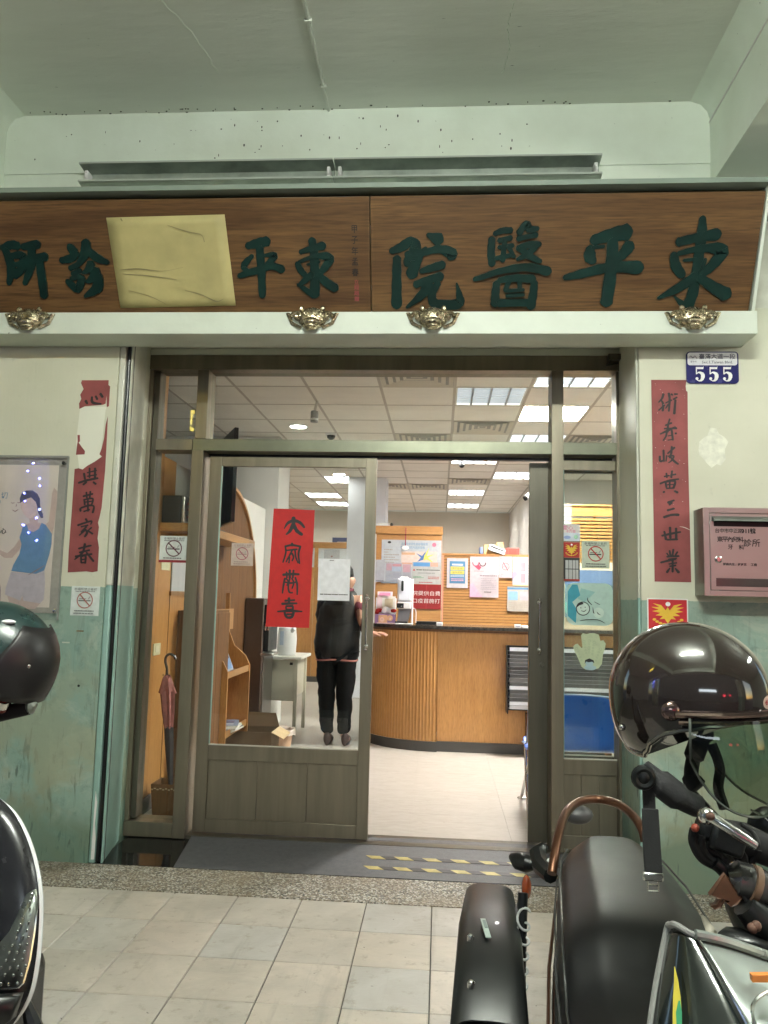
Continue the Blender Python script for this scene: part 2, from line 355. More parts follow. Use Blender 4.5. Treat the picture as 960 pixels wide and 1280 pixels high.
def sheet(name, label, cat, x0, x1, z0, z1, y, bg, marks=(), group=None, sd=1, t=.002):
    """a flat printed sheet facing the street (sd=1); marks give what is printed on it"""
    W_, H_ = x1 - x0, z1 - z0
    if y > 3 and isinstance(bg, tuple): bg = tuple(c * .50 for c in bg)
    p = T(name, label, cat, ((x0 + x1) / 2, y, z0), group)
    O('paper', MB().rect(x0, x1, z0, z1, y, t), ink(bg) if isinstance(bg, tuple) else bg, p)
    by = {}
    for i, mk in enumerate(marks):
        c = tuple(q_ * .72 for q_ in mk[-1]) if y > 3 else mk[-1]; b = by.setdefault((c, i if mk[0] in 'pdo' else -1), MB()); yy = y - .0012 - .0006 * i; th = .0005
        X = lambda f_: x0 + f_ * W_
        Z = lambda f_: z0 + f_ * H_
        if mk[0] == 'r': b.rect(X(mk[1]), X(mk[2]), Z(mk[3]), Z(mk[4]), yy, th)
        elif mk[0] == 't': b.text(mk[1], X(mk[2]), Z(mk[3]), yy, mk[4] * H_, sx=mk[5] if len(mk) > 6 else 1)
        elif mk[0] == 'l':
            rr = random.Random(i * 7 + len(label))
            for k in range(mk[5]):
                zz = Z(mk[4]) - (k + .5) * (mk[4] - mk[3]) * H_ / mk[5]; e = X(mk[1]) ; hh = (mk[4] - mk[3]) * H_ / mk[5] * .22
                while e < X(mk[2]) * 1.0:
                    w_ = (X(mk[2]) - X(mk[1])) * rr.uniform(.04, .16); w_ = min(w_, X(mk[2]) - e)
                    b.rect(e, e + w_ * .86, zz - hh, zz + hh, yy, th); e += w_ + 1e-4
                    if rr.random() < .06: break
        elif mk[0] == 'o': b.ring(X(mk[1]), Z(mk[2]), mk[3] * W_, mk[4] * W_, yy, th)
        elif mk[0] == 'd': b.disc(X(mk[1]), Z(mk[2]), mk[3] * W_, yy, th, r2=(mk[4] * W_ if len(mk) > 5 else None))
        elif mk[0] == 'p': b.xz([(X(a), Z(c_)) for a, c_ in mk[1]], yy, yy + th)
    for (c, _), b in by.items(): O('print', b, ink(c), p, smooth=False)
    return p
K = (.03, .03, .03); KR = (.5, .03, .03)
def nosmoke(top=K, ringc=KR, s=1, red=False):
    m = [('t', '本場所禁止吸菸', .5, .90, .11, 1.05, top), ('l', .15, .85, .80, .845, 1, top), ('r', .27, .70, .49, .53, top), ('r', .30, .55, .565, .585, top), ('p', [(.60, .56), (.66, .66), (.70, .66), (.64, .56)], (.35, .35, .35)),
         ('o', .5, .53, .285, .035, ringc), ('p', [(.30, .71), (.335, .735), (.70, .35), (.665, .325)], ringc), ('l', .15, .85, .13, .20, 1, top), ('l', .12, .88, .05, .11, 1, top)]
    if red: m.append(('r', 0, 1, 0, .09, (.25, .02, .03)))
    return m
EAGLE = (.75, .5, .05)
def police(z0, z1):
    """gold eagle with spread wings on a red field between fractions z0 and z1"""
    h = z1 - z0; f_ = lambda pts: [(a, z0 + b * h) for a, b in pts]
    m = [('p', f_([(.5, .12), (.42, .3), (.30, .28), (.38, .40), (.20, .42), (.32, .52), (.12, .58), (.28, .64), (.10, .74), (.30, .74), (.14, .88), (.34, .82), (.45, .62), (.5, .74), (.55, .62), (.66, .82), (.86, .88), (.70, .74), (.90, .74), (.72, .64), (.88, .58), (.68, .52), (.80, .42), (.62, .40), (.70, .28), (.58, .3)]), EAGLE)]
    for k in range(9):
        a = R(215 + k * 13.75)
        m.append(('d', .5 + .40 * math.cos(a), z0 + h * (.52 + .44 * math.sin(a)), .045, .03, EAGLE))
    m.append(('d', .5, z0 + h * .86, .06, .055, (.9, .9, .9)))
    return m

# outlines of brushed characters, torn paper and printed figures, in metres on their own surface
SHAPES = {
 'S東1': [[[1.242,0.461,0.0139],[1.247,0.386,0.0225],[1.246,0.271,0.0217],[1.241,0.121,0.0242],[1.222,0.044,0.0255]],[[1.23,0.031,0.0144],[1.191,0.055,0.0133],[1.151,0.091,0.0044]],[[1.14,0.348,0.0205],[1.223,0.368,0.0204],[1.323,0.384,0.0267]],[[1.124,0.293,0.0163],[1.139,0.24,0.0229],[1.178,0.191,0.0186]],[[1.146,0.295,0.0109],[1.251,0.318,0.0162],[1.355,0.31,0.028],[1.316,0.239,0.0217],[1.272,0.196,0.0164]],[[1.177,0.263,0.0076],[1.236,0.269,0.0076]],[[1.279,0.269,0.0076],[1.271,0.228,0.0087]],[[1.245,0.191,0.0197],[1.165,0.132,0.0209],[1.071,0.082,0.0067]],[[1.263,0.18,0.0186],[1.341,0.131,0.0252],[1.405,0.098,0.0306]]],
 'S平1': [[[0.727,0.36,0.023],[0.81,0.385,0.0284],[0.89,0.398,0.0369]],[[0.716,0.326,0.0187],[0.717,0.285,0.0276],[0.738,0.259,0.0166]],[[0.727,0.326,0.0088],[0.782,0.332,0.0077]],[[0.907,0.337,0.0273],[0.873,0.29,0.022],[0.821,0.258,0.0132]],[[0.599,0.184,0.0123],[0.682,0.202,0.0201],[0.823,0.233,0.0232],[0.965,0.23,0.0297]],[[0.822,0.354,0.0241],[0.826,0.231,0.0276],[0.817,0.059,0.0281]]],
 'S醫': [[[0.241,0.395,0.0114],[0.28,0.41,0.0142],[0.323,0.411,0.0142]],[[0.229,0.373,0.0162],[0.227,0.309,0.0182],[0.234,0.249,0.0163]],[[0.263,0.363,0.0114],[0.324,0.376,0.0123]],[[0.264,0.331,0.0095],[0.335,0.34,0.0104]],[[0.293,0.363,0.0114],[0.286,0.267,0.0125]],[[0.252,0.279,0.0105],[0.328,0.294,0.0105]],[[0.312,0.336,0.0095],[0.343,0.285,0.0095]],[[0.361,0.398,0.0151],[0.396,0.443,0.0141],[0.412,0.416,0.0169],[0.454,0.419,0.0094]],[[0.357,0.371,0.0123],[0.449,0.389,0.0113]],[[0.36,0.324,0.0152],[0.416,0.344,0.0151],[0.468,0.345,0.0113]],[[0.452,0.339,0.0123],[0.409,0.298,0.0143],[0.358,0.273,0.0076]],[[0.374,0.324,0.0133],[0.419,0.289,0.0152],[0.475,0.263,0.0105]],[[0.147,0.178,0.0107],[0.202,0.194,0.0126],[0.269,0.216,0.0144],[0.402,0.236,0.0182],[0.518,0.215,0.021]],[[0.26,0.161,0.0164],[0.256,0.104,0.0194],[0.256,0.056,0.0215]],[[0.271,0.172,0.0126],[0.347,0.183,0.0164],[0.444,0.18,0.0182]],[[0.449,0.164,0.0163],[0.446,0.103,0.0193],[0.437,0.042,0.0214]],[[0.328,0.179,0.0106],[0.304,0.123,0.0107]],[[0.375,0.179,0.0106],[0.377,0.122,0.0097]],[[0.307,0.121,0.0078],[0.398,0.127,0.0077]],[[0.313,0.096,0.0078],[0.4,0.102,0.0077]],[[0.275,0.061,0.0176],[0.421,0.063,0.0165]]],
 'S院': [[[-0.277,0.317,0.0136],[-0.226,0.335,0.0213],[-0.176,0.362,0.0222],[-0.151,0.33,0.0261],[-0.197,0.257,0.0215]],[[-0.197,0.303,0.0165],[-0.153,0.275,0.0253],[-0.173,0.2,0.0274]],[[-0.246,0.285,0.0195],[-0.248,0.172,0.0226],[-0.249,0.05,0.0259]],[[-0.091,0.394,0.0106],[-0.033,0.37,0.0307]],[[-0.099,0.334,0.0068],[-0.124,0.302,0.0145],[-0.141,0.256,0.0146]],[[-0.115,0.307,0.0136],[-0.033,0.325,0.0183],[0.03,0.303,0.027],[0.021,0.281,0.0145]],[[-0.124,0.219,0.0117],[-0.07,0.235,0.0175],[-0.012,0.251,0.0194]],[[-0.153,0.153,0.0167],[-0.089,0.176,0.0176],[-0.021,0.195,0.0205]],[[-0.084,0.162,0.0225],[-0.118,0.105,0.0207],[-0.197,0.04,0.007]],[[-0.035,0.162,0.0147],[-0.067,0.105,0.0197],[-0.044,0.057,0.0227],[0.07,0.059,0.0226],[0.072,0.105,0.0147],[0.058,0.161,0.0039]]],
 'S東2': [[[-0.679,0.376,0.0179],[-0.671,0.319,0.0206],[-0.671,0.205,0.0225],[-0.675,0.105,0.0245]],[[-0.68,0.097,0.0114],[-0.722,0.131,0.0131],[-0.765,0.16,0.0044]],[[-0.741,0.316,0.0112],[-0.679,0.334,0.0146],[-0.62,0.347,0.0197]],[[-0.76,0.263,0.0121],[-0.744,0.23,0.0156],[-0.719,0.201,0.013]],[[-0.751,0.267,0.0087],[-0.663,0.297,0.0112],[-0.59,0.286,0.0215],[-0.631,0.225,0.0147],[-0.662,0.205,0.0104]],[[-0.708,0.255,0.0061],[-0.643,0.269,0.0069]],[[-0.684,0.209,0.0147],[-0.729,0.172,0.0139],[-0.763,0.151,0.0044]],[[-0.649,0.205,0.0147],[-0.608,0.164,0.0208],[-0.563,0.137,0.02]]],
 'S平2': [[[-1.015,0.348,0.0147],[-0.962,0.36,0.0216],[-0.907,0.371,0.0224]],[[-0.99,0.301,0.0096],[-1.029,0.265,0.0157],[-1.04,0.24,0.0123],[-1.002,0.219,0.0079]],[[-0.931,0.301,0.0069],[-0.874,0.303,0.0147],[-0.903,0.268,0.0139],[-0.934,0.248,0.007]],[[-0.95,0.338,0.019],[-0.949,0.223,0.0192],[-0.951,0.1,0.0168]],[[-1.067,0.201,0.0123],[-0.988,0.224,0.0166],[-0.891,0.248,0.0157],[-0.839,0.231,0.02]]],
 'S所': [[[-2.323,0.347,0.0136],[-2.268,0.364,0.0204],[-2.232,0.357,0.0204]],[[-2.304,0.339,0.017],[-2.288,0.255,0.0217],[-2.316,0.168,0.0115]],[[-2.273,0.309,0.0148],[-2.214,0.309,0.0193],[-2.233,0.244,0.0194],[-2.279,0.21,0.0183]],[[-2.281,0.263,0.0114],[-2.223,0.27,0.0125]],[[-2.206,0.353,0.0158],[-2.121,0.366,0.0214]],[[-2.158,0.348,0.0181],[-2.18,0.254,0.0205],[-2.227,0.168,0.0115]],[[-2.184,0.294,0.0159],[-2.09,0.304,0.0215]],[[-2.127,0.285,0.0181],[-2.128,0.191,0.0206],[-2.131,0.103,0.0184]]],
 'S診': [[[-1.954,0.354,0.0179],[-1.933,0.325,0.0236]],[[-2.01,0.284,0.0147],[-1.952,0.296,0.0191],[-1.918,0.32,0.0135]],[[-1.968,0.244,0.0124],[-1.923,0.261,0.0135]],[[-1.959,0.216,0.0113],[-1.913,0.234,0.0113]],[[-1.992,0.181,0.0137],[-1.941,0.142,0.0205],[-1.907,0.198,0.0159]],[[-1.968,0.192,0.0114],[-1.915,0.205,0.0113]],[[-1.861,0.376,0.0212],[-1.872,0.325,0.0235],[-1.91,0.273,0.0146],[-1.94,0.251,0.009]],[[-1.856,0.335,0.0157],[-1.817,0.299,0.0202],[-1.759,0.272,0.0112]],[[-1.849,0.268,0.0202],[-1.871,0.236,0.0158],[-1.901,0.221,0.0068]],[[-1.822,0.236,0.0191],[-1.86,0.189,0.0159],[-1.887,0.177,0.0079]],[[-1.821,0.21,0.0226],[-1.832,0.147,0.025],[-1.905,0.102,0.008]]],
 'R大': [[[-0.887,1.86,0.0065],[-0.886,1.821,0.0065]],[[-0.941,1.793,0.0015],[-0.921,1.826,0.0045],[-0.886,1.842,0.005],[-0.847,1.831,0.005],[-0.819,1.802,0.0035]],[[-0.886,1.824,0.0065],[-0.904,1.782,0.0055],[-0.928,1.758,0.0025]],[[-0.884,1.818,0.006],[-0.865,1.783,0.006],[-0.832,1.759,0.005]]],
 'R家': [[[-0.89,1.706,0.004],[-0.889,1.692,0.0045]],[[-0.932,1.686,0.0035],[-0.889,1.695,0.0035],[-0.837,1.687,0.0035]],[[-0.93,1.686,0.003],[-0.926,1.648,0.003],[-0.941,1.591,0.0025]],[[-0.839,1.687,0.0035],[-0.849,1.643,0.0035],[-0.84,1.585,0.0025]],[[-0.92,1.663,0.0025],[-0.858,1.671,0.003]],[[-0.886,1.667,0.003],[-0.901,1.636,0.003],[-0.922,1.594,0.0025]],[[-0.888,1.646,0.0035],[-0.878,1.624,0.003],[-0.886,1.601,0.0025]],[[-0.87,1.662,0.003],[-0.864,1.624,0.003],[-0.849,1.588,0.002]],[[-0.901,1.623,0.0025],[-0.905,1.588,0.0025]]],
 'R恭': [[[-0.938,1.517,0.004],[-0.891,1.522,0.0045],[-0.841,1.522,0.0035]],[[-0.917,1.534,0.003],[-0.913,1.5,0.003]],[[-0.898,1.546,0.004],[-0.896,1.5,0.004]],[[-0.875,1.545,0.0035],[-0.878,1.5,0.003]],[[-0.925,1.496,0.0035],[-0.932,1.458,0.0035],[-0.937,1.408,0.0025]],[[-0.863,1.503,0.003],[-0.85,1.46,0.0035],[-0.848,1.402,0.0025]],[[-0.918,1.496,0.0025],[-0.902,1.475,0.003],[-0.912,1.455,0.0025]],[[-0.896,1.497,0.003],[-0.903,1.446,0.003],[-0.895,1.415,0.003],[-0.874,1.412,0.002]],[[-0.884,1.497,0.0025],[-0.871,1.472,0.003],[-0.88,1.437,0.0025]],[[-0.924,1.474,0.0025],[-0.889,1.469,0.003],[-0.857,1.476,0.0025]]],
 'R喜': [[[-0.938,1.345,0.004],[-0.894,1.348,0.004],[-0.847,1.35,0.003]],[[-0.897,1.38,0.0045],[-0.894,1.349,0.004]],[[-0.92,1.364,0.0035],[-0.862,1.369,0.003]],[[-0.912,1.332,0.003],[-0.871,1.334,0.0035]],[[-0.911,1.332,0.003],[-0.909,1.314,0.003],[-0.873,1.315,0.0035],[-0.872,1.333,0.003]],[[-0.962,1.299,0.0025],[-0.889,1.305,0.0045],[-0.815,1.303,0.0025]],[[-0.92,1.301,0.0035],[-0.915,1.28,0.004],[-0.901,1.266,0.004],[-0.878,1.268,0.0045],[-0.868,1.284,0.0045],[-0.866,1.303,0.004]],[[-0.906,1.284,0.0035],[-0.875,1.286,0.003]]],
 'W術': [[[1.144,2.487,0.0065],[1.136,2.463,0.0055],[1.119,2.443,0.0035]],[[1.132,2.454,0.0045],[1.142,2.433,0.006],[1.139,2.398,0.006]],[[1.118,2.4,0.0035],[1.148,2.428,0.005]],[[1.171,2.491,0.0065],[1.175,2.455,0.006],[1.17,2.396,0.005]],[[1.154,2.439,0.0035],[1.185,2.455,0.0045]],[[1.168,2.433,0.0045],[1.154,2.411,0.0035]],[[1.184,2.487,0.0055],[1.19,2.481,0.004]],[[1.2,2.487,0.005],[1.215,2.487,0.004]],[[1.194,2.459,0.0045],[1.212,2.47,0.0045]],[[1.204,2.455,0.0055],[1.197,2.383,0.0065]]],
 'W紹': [[[1.174,2.355,0.0045],[1.165,2.321,0.0055],[1.162,2.286,0.006]],[[1.152,2.321,0.0045],[1.183,2.334,0.005]],[[1.146,2.303,0.004],[1.208,2.306,0.0055]],[[1.125,2.275,0.004],[1.166,2.295,0.006],[1.202,2.312,0.005]],[[1.158,2.295,0.0055],[1.154,2.265,0.005],[1.139,2.241,0.0035]],[[1.183,2.295,0.0055],[1.188,2.244,0.0055]],[[1.164,2.265,0.003],[1.185,2.269,0.0025]],[[1.162,2.243,0.0025],[1.184,2.246,0.0035]],[[1.203,2.28,0.0065],[1.204,2.277,0.0055]]],
 'W岐': [[[1.14,2.19,0.0055],[1.141,2.132,0.0055]],[[1.121,2.158,0.0055],[1.123,2.132,0.006],[1.144,2.139,0.0035]],[[1.156,2.162,0.004],[1.152,2.132,0.0035]],[[1.161,2.173,0.0045],[1.196,2.205,0.0055]],[[1.182,2.209,0.0055],[1.179,2.175,0.0055],[1.17,2.15,0.0045]],[[1.164,2.158,0.0045],[1.191,2.16,0.0045],[1.18,2.137,0.0045],[1.164,2.124,0.0025]],[[1.175,2.154,0.004],[1.193,2.133,0.006],[1.213,2.118,0.0045]]],
 'W黃': [[[1.153,2.069,0.005],[1.155,2.047,0.0045]],[[1.182,2.082,0.005],[1.177,2.048,0.0055]],[[1.142,2.052,0.004],[1.2,2.065,0.0045]],[[1.121,2.015,0.005],[1.163,2.031,0.005],[1.214,2.04,0.0045]],[[1.148,2.022,0.0055],[1.152,1.995,0.005]],[[1.15,2.024,0.004],[1.195,2.029,0.0055],[1.187,1.993,0.006]],[[1.169,2.035,0.0045],[1.168,1.993,0.0045]],[[1.154,2.009,0.003],[1.187,2.011,0.0025]],[[1.152,1.99,0.0035],[1.186,1.993,0.004]],[[1.141,1.973,0.0055],[1.135,1.97,0.0045]],[[1.192,1.978,0.0045],[1.207,1.97,0.0065]]],
 'W三': [[[1.159,1.917,0.007],[1.19,1.93,0.0045]],[[1.165,1.906,0.0055],[1.179,1.917,0.005]],[[1.156,1.877,0.006],[1.189,1.887,0.005]],[[1.137,1.841,0.0065],[1.176,1.854,0.006],[1.211,1.855,0.007]]],
 'W世': [[[1.126,1.746,0.005],[1.175,1.758,0.006],[1.219,1.767,0.0045]],[[1.138,1.768,0.005],[1.146,1.728,0.007]],[[1.167,1.789,0.0065],[1.168,1.735,0.006]],[[1.197,1.785,0.0065],[1.197,1.727,0.006]],[[1.15,1.726,0.005],[1.203,1.729,0.005]]],
 'W業': [[[1.163,1.67,0.005],[1.167,1.645,0.0055]],[[1.182,1.677,0.005],[1.177,1.646,0.0055]],[[1.149,1.657,0.004],[1.157,1.645,0.004]],[[1.202,1.665,0.0045],[1.191,1.648,0.0045]],[[1.149,1.639,0.0045],[1.209,1.644,0.005]],[[1.157,1.627,0.0035],[1.197,1.632,0.0035]],[[1.118,1.609,0.005],[1.169,1.623,0.0055],[1.193,1.627,0.003]],[[1.158,1.602,0.0035],[1.197,1.609,0.0035]],[[1.162,1.591,0.004],[1.192,1.596,0.0045]],[[1.177,1.625,0.0055],[1.176,1.563,0.0055]],[[1.162,1.581,0.004],[1.148,1.56,0.006]],[[1.19,1.58,0.004],[1.206,1.561,0.0075]]],
 'L心': [[[-1.96,2.432,0.008],[-1.95,2.416,0.006]],[[-1.926,2.454,0.006],[-1.92,2.423,0.008],[-1.871,2.415,0.0045]],[[-1.905,2.458,0.0065],[-1.895,2.441,0.0065]],[[-1.879,2.472,0.008],[-1.866,2.454,0.007]]],
 'L與': [[[-1.942,2.028,0.0065],[-1.935,1.998,0.006]],[[-1.913,2.058,0.005],[-1.91,2.007,0.0055]],[[-1.882,2.058,0.006],[-1.879,2.003,0.0065]],[[-1.924,2.032,0.0035],[-1.873,2.046,0.004]],[[-1.923,2.013,0.0035],[-1.871,2.022,0.004]],[[-1.969,1.976,0.0055],[-1.922,1.991,0.0065],[-1.863,2.003,0.0055]],[[-1.925,1.981,0.005],[-1.942,1.967,0.006]],[[-1.886,1.981,0.0055],[-1.872,1.971,0.006]]],
 'L萬': [[[-1.938,1.903,0.0055],[-1.886,1.917,0.005]],[[-1.922,1.925,0.005],[-1.917,1.895,0.005]],[[-1.9,1.93,0.005],[-1.901,1.895,0.0045]],[[-1.932,1.886,0.005],[-1.926,1.857,0.005]],[[-1.928,1.885,0.0045],[-1.884,1.891,0.005],[-1.888,1.857,0.0045]],[[-1.927,1.871,0.0035],[-1.888,1.877,0.0035]],[[-1.911,1.891,0.0045],[-1.906,1.823,0.0055]],[[-1.946,1.839,0.005],[-1.904,1.853,0.0055],[-1.875,1.849,0.005],[-1.879,1.815,0.006]],[[-1.95,1.835,0.006],[-1.947,1.822,0.0055]],[[-1.928,1.82,0.0045],[-1.898,1.831,0.0045]]],
 'L家': [[[-1.916,1.78,0.006],[-1.907,1.768,0.0055]],[[-1.957,1.745,0.006],[-1.906,1.763,0.005],[-1.882,1.768,0.005],[-1.886,1.751,0.0035]],[[-1.939,1.737,0.004],[-1.901,1.746,0.0045]],[[-1.909,1.738,0.0055],[-1.937,1.708,0.004]],[[-1.921,1.729,0.004],[-1.903,1.708,0.0065],[-1.914,1.684,0.006]],[[-1.912,1.721,0.004],[-1.945,1.691,0.004]],[[-1.88,1.734,0.0045],[-1.899,1.717,0.0035]],[[-1.899,1.717,0.0045],[-1.872,1.7,0.0055]]],
 'L春': [[[-1.944,1.619,0.005],[-1.897,1.632,0.0055],[-1.876,1.637,0.0045]],[[-1.938,1.598,0.005],[-1.883,1.612,0.005]],[[-1.959,1.576,0.006],[-1.903,1.586,0.005],[-1.869,1.591,0.0055]],[[-1.911,1.645,0.007],[-1.921,1.598,0.006],[-1.962,1.56,0.0035]],[[-1.899,1.599,0.005],[-1.857,1.553,0.006]],[[-1.928,1.577,0.0045],[-1.924,1.544,0.0055]],[[-1.924,1.577,0.004],[-1.903,1.58,0.0055],[-1.902,1.542,0.0055]],[[-1.923,1.56,0.0035],[-1.906,1.562,0.0035]],[[-1.922,1.543,0.004],[-1.904,1.545,0.0035]]],
 'Pup': [[-1.99,2.548],[-1.838,2.549],[-1.838,2.522],[-1.828,2.515],[-1.828,2.466],[-1.828,2.403],[-1.839,2.398],[-1.845,2.466],[-1.847,2.418],[-1.862,2.411],[-1.963,2.402],[-1.993,2.387],[-1.997,2.417],[-1.986,2.443],[-1.994,2.466],[-1.977,2.499],[-1.994,2.532]],
 'Plow': [[-1.997,2.052],[-1.975,2.057],[-1.952,2.05],[-1.928,2.07],[-1.889,2.093],[-1.847,2.123],[-1.863,2.135],[-1.853,2.168],[-1.843,2.224],[-1.839,2.299],[-1.83,2.345],[-1.828,2.243],[-1.827,2.168],[-1.826,2.044],[-1.828,1.994],[-1.832,1.847],[-1.839,1.798],[-1.847,1.761],[-1.84,1.737],[-1.844,1.676],[-1.833,1.627],[-1.832,1.5],[-1.861,1.494],[-1.893,1.498],[-1.996,1.49],[-1.999,1.6],[-1.997,1.795],[-1.997,1.93]],
 'Psl': [[-1.994,2.241],[-1.981,2.241],[-1.978,2.206],[-1.985,2.199],[-1.964,2.173],[-1.946,2.152],[-1.947,2.134],[-1.995,2.131],[-1.992,2.191],[-1.99,2.204]],
 'pw_hair': [[-2.285,1.861],[-2.289,1.884],[-2.281,1.91],[-2.255,1.93],[-2.22,1.93],[-2.191,1.912],[-2.175,1.885],[-2.172,1.855],[-2.166,1.825],[-2.152,1.803],[-2.149,1.78],[-2.162,1.78],[-2.18,1.81],[-2.185,1.833],[-2.195,1.863],[-2.228,1.888],[-2.259,1.877],[-2.281,1.857]],
 'pw_face': [[-2.282,1.861],[-2.259,1.878],[-2.225,1.891],[-2.196,1.866],[-2.186,1.836],[-2.191,1.802],[-2.216,1.778],[-2.236,1.778],[-2.261,1.801],[-2.279,1.831]],
 'pw_neck': [[-2.232,1.787],[-2.188,1.81],[-2.176,1.754],[-2.14,1.747],[-2.126,1.713],[-2.205,1.682],[-2.258,1.711],[-2.256,1.737],[-2.222,1.753]],
 'pw_top': [[-2.261,1.73],[-2.237,1.741],[-2.227,1.712],[-2.199,1.703],[-2.169,1.72],[-2.156,1.754],[-2.132,1.743],[-2.094,1.695],[-2.092,1.639],[-2.101,1.58],[-2.122,1.498],[-2.167,1.478],[-2.306,1.49],[-2.297,1.524],[-2.267,1.584],[-2.26,1.636],[-2.274,1.673],[-2.265,1.703]],
 'pw_armr': [[-2.14,1.743],[-2.093,1.684],[-2.086,1.744],[-2.079,1.864],[-2.08,1.925],[-2.101,1.947],[-2.11,1.917],[-2.112,1.841],[-2.118,1.759]],
 'pw_arml': [[-2.273,1.666],[-2.26,1.636],[-2.269,1.606],[-2.308,1.561],[-2.35,1.56],[-2.383,1.581],[-2.385,1.604],[-2.337,1.586],[-2.301,1.62]],
 'pw_shorts': [[-2.307,1.486],[-2.167,1.478],[-2.122,1.498],[-2.113,1.432],[-2.114,1.343],[-2.132,1.321],[-2.225,1.333],[-2.235,1.362],[-2.244,1.333],[-2.331,1.364],[-2.33,1.397],[-2.318,1.442]],
 'pw_legs': [[-2.319,1.36],[-2.244,1.333],[-2.234,1.359],[-2.225,1.333],[-2.132,1.321],[-2.159,1.291],[-2.294,1.291]],
 'hand': [[0.763,1.145],[0.772,1.158],[0.786,1.163],[0.809,1.138],[0.814,1.142],[0.806,1.21],[0.816,1.223],[0.839,1.219],[0.856,1.224],[0.881,1.224],[0.906,1.217],[0.914,1.183],[0.931,1.186],[0.944,1.167],[0.939,1.138],[0.928,1.104],[0.922,1.053],[0.903,1.028],[0.863,1.016],[0.83,1.019],[0.809,1.033],[0.788,1.083],[0.767,1.124]],
 'redpaper': [[-1.004,0.54,1.912],[-0.755,0.54,1.907],[-0.765,0.54,1.208],[-1.024,0.54,1.21]],
 'tele': [[-0.72,0.53,1.614],[-0.534,0.53,1.623],[-0.531,0.53,1.368],[-0.721,0.53,1.373]],
 'paperq': [[-1.7388,0.4918],[-1.1196,0.5004],[-1.0965,0.0515],[-1.7217,0.0409]],
}
# ================================================================ STRUCTURE
GAP = .004
# ground sheet out to the horizon, street and arcade floor
S('ground', MB().box(-90, 90, -90, 60, -.35, -.16), plaster('asphaltish', (.06, .06, .06), (.045, .045, .045), 3, .8))
S('road', MB().box(-60, 60, -16, -6.2, -.159, -.15), plaster('asphalt', (.05, .05, .052), (.04, .04, .04), 6, .75))
slab_ = S('arcade_floor', MB().box(-9, 9, -6.2, 0, -.15, -.012), P('tile_grout', (.13, .125, .11), .8))
# 300 mm slate-look tiles, each its own piece
TS = .3095
def tile_mesh(w, d):
    me = bpy.data.meshes.new('floor_tile'); b = MB(); g = .0022; c = .002
    x0, x1, y0, y1 = g, w - g, g, d - g
    b.v = [(x0, y0, -.008), (x1, y0, -.008), (x1, y1, -.008), (x0, y1, -.008), (x0 , y0, -c), (x1, y0, -c), (x1, y1, -c), (x0, y1, -c), (x0 + c, y0 + c, 0), (x1 - c, y0 + c, 0), (x1 - c, y1 - c, 0), (x0 + c, y1 - c, 0)]
    b.f = [(0, 1, 5, 4), (1, 2, 6, 5), (2, 3, 7, 6), (3, 0, 4, 7), (4, 5, 9, 8), (5, 6, 10, 9), (6, 7, 11, 10), (7, 4, 8, 11), (8, 9, 10, 11)]
    me.from_pydata(b.v, [], b.f); me.materials.append(MATS['tile']); return me
tm = tile_mesh(.3, TS)
for i in range(-9, 11):
    for j in range(12):
        link('tile', tm, slab_, Vector((-.014 + i * .3, -.322 - (j + 1) * TS, random.uniform(-.0006, .0006))))
S('pebble_strip', MB().box(-5, 5, -.319, -.0, -.014, .001), 'pebble')
S('black_threshold', MB().box(-1.76, 1.07, .0, .6, -.02, .0015), 'blackgranite')
# outer walls either side of the recess
def wall(name, x0, x1, y0, y1, z0, z1, m='wall', **k): return S(name, MB().box(x0, x1, y0, y1, z0, z1), m, **k)
wall('wall_left', -6, -1.787, 0, .62, -.02, 2.95)
wall('wall_right', 1.02, 6, 0, .5, -.02, 2.95)
wall('wall_left_upper', -6, -1.2, 0.001, .62, 2.951, 4.12, 'creamedge'); wall('wall_upper', -1.2, 6, 0.001, .45, 2.951, 4.12, 'creamedge')
# chipped corner strip, shadow gap and splayed reveals (teal below, cream above)
for z0, z1, m in ((0, 1.427, 'tealedge'), (1.427, 2.86, 'creamedge')):
    S('corner_strip', MB().box(-1.787, -1.752, .004, .05, z0, z1), m, bev=.008)
    S('reveal_left', MB().poly([(-1.722, .012), (-1.715, .012), (-1.80, .46), (-1.95, .46)], lambda u, v, t: (u, v, t), z0, z1), m)
    S('reveal_right', MB().poly([(1.035, .012), (1.10, .46), (1.2, .46), (1.045, .012)], lambda u, v, t: (u, v, t), z0, z1), m)
    S('corner_strip', MB().box(1.006, 1.0195, .008, .04, z0, z1), m, bev=.004)
S('recess_soffit', MB().box(-1.95, 1.3, 0.01, .62, 2.876, 2.95), 'creamedge')
S('shadow_gap', MB().box(-1.752, -1.722, .03, .06, 0, 2.87), BLK)
S('shadow_gap', MB().box(1.0195, 1.036, .02, .05, 0, 2.87), BLK)
cb = T('black_cable', 'thin black cable running down the shadow gap left of the doorway', 'cable', (-1.737, .018, 0))
O('cable', MB().tube(spline([(-1.737, .02, 2.87), (-1.735, .016, 2.2), (-1.738, .018, 1.5), (-1.734, .014, .9), (-1.738, .018, .4), (-1.742, .01, .01)]), .008), BLK, cb)
S('bare_patch', MB().xz([(-1.772, .02), (-1.755, .02), (-1.754, .12), (-1.762, .2), (-1.757, .3), (-1.768, .36), (-1.77, .2)], .0015, .006), 'white')
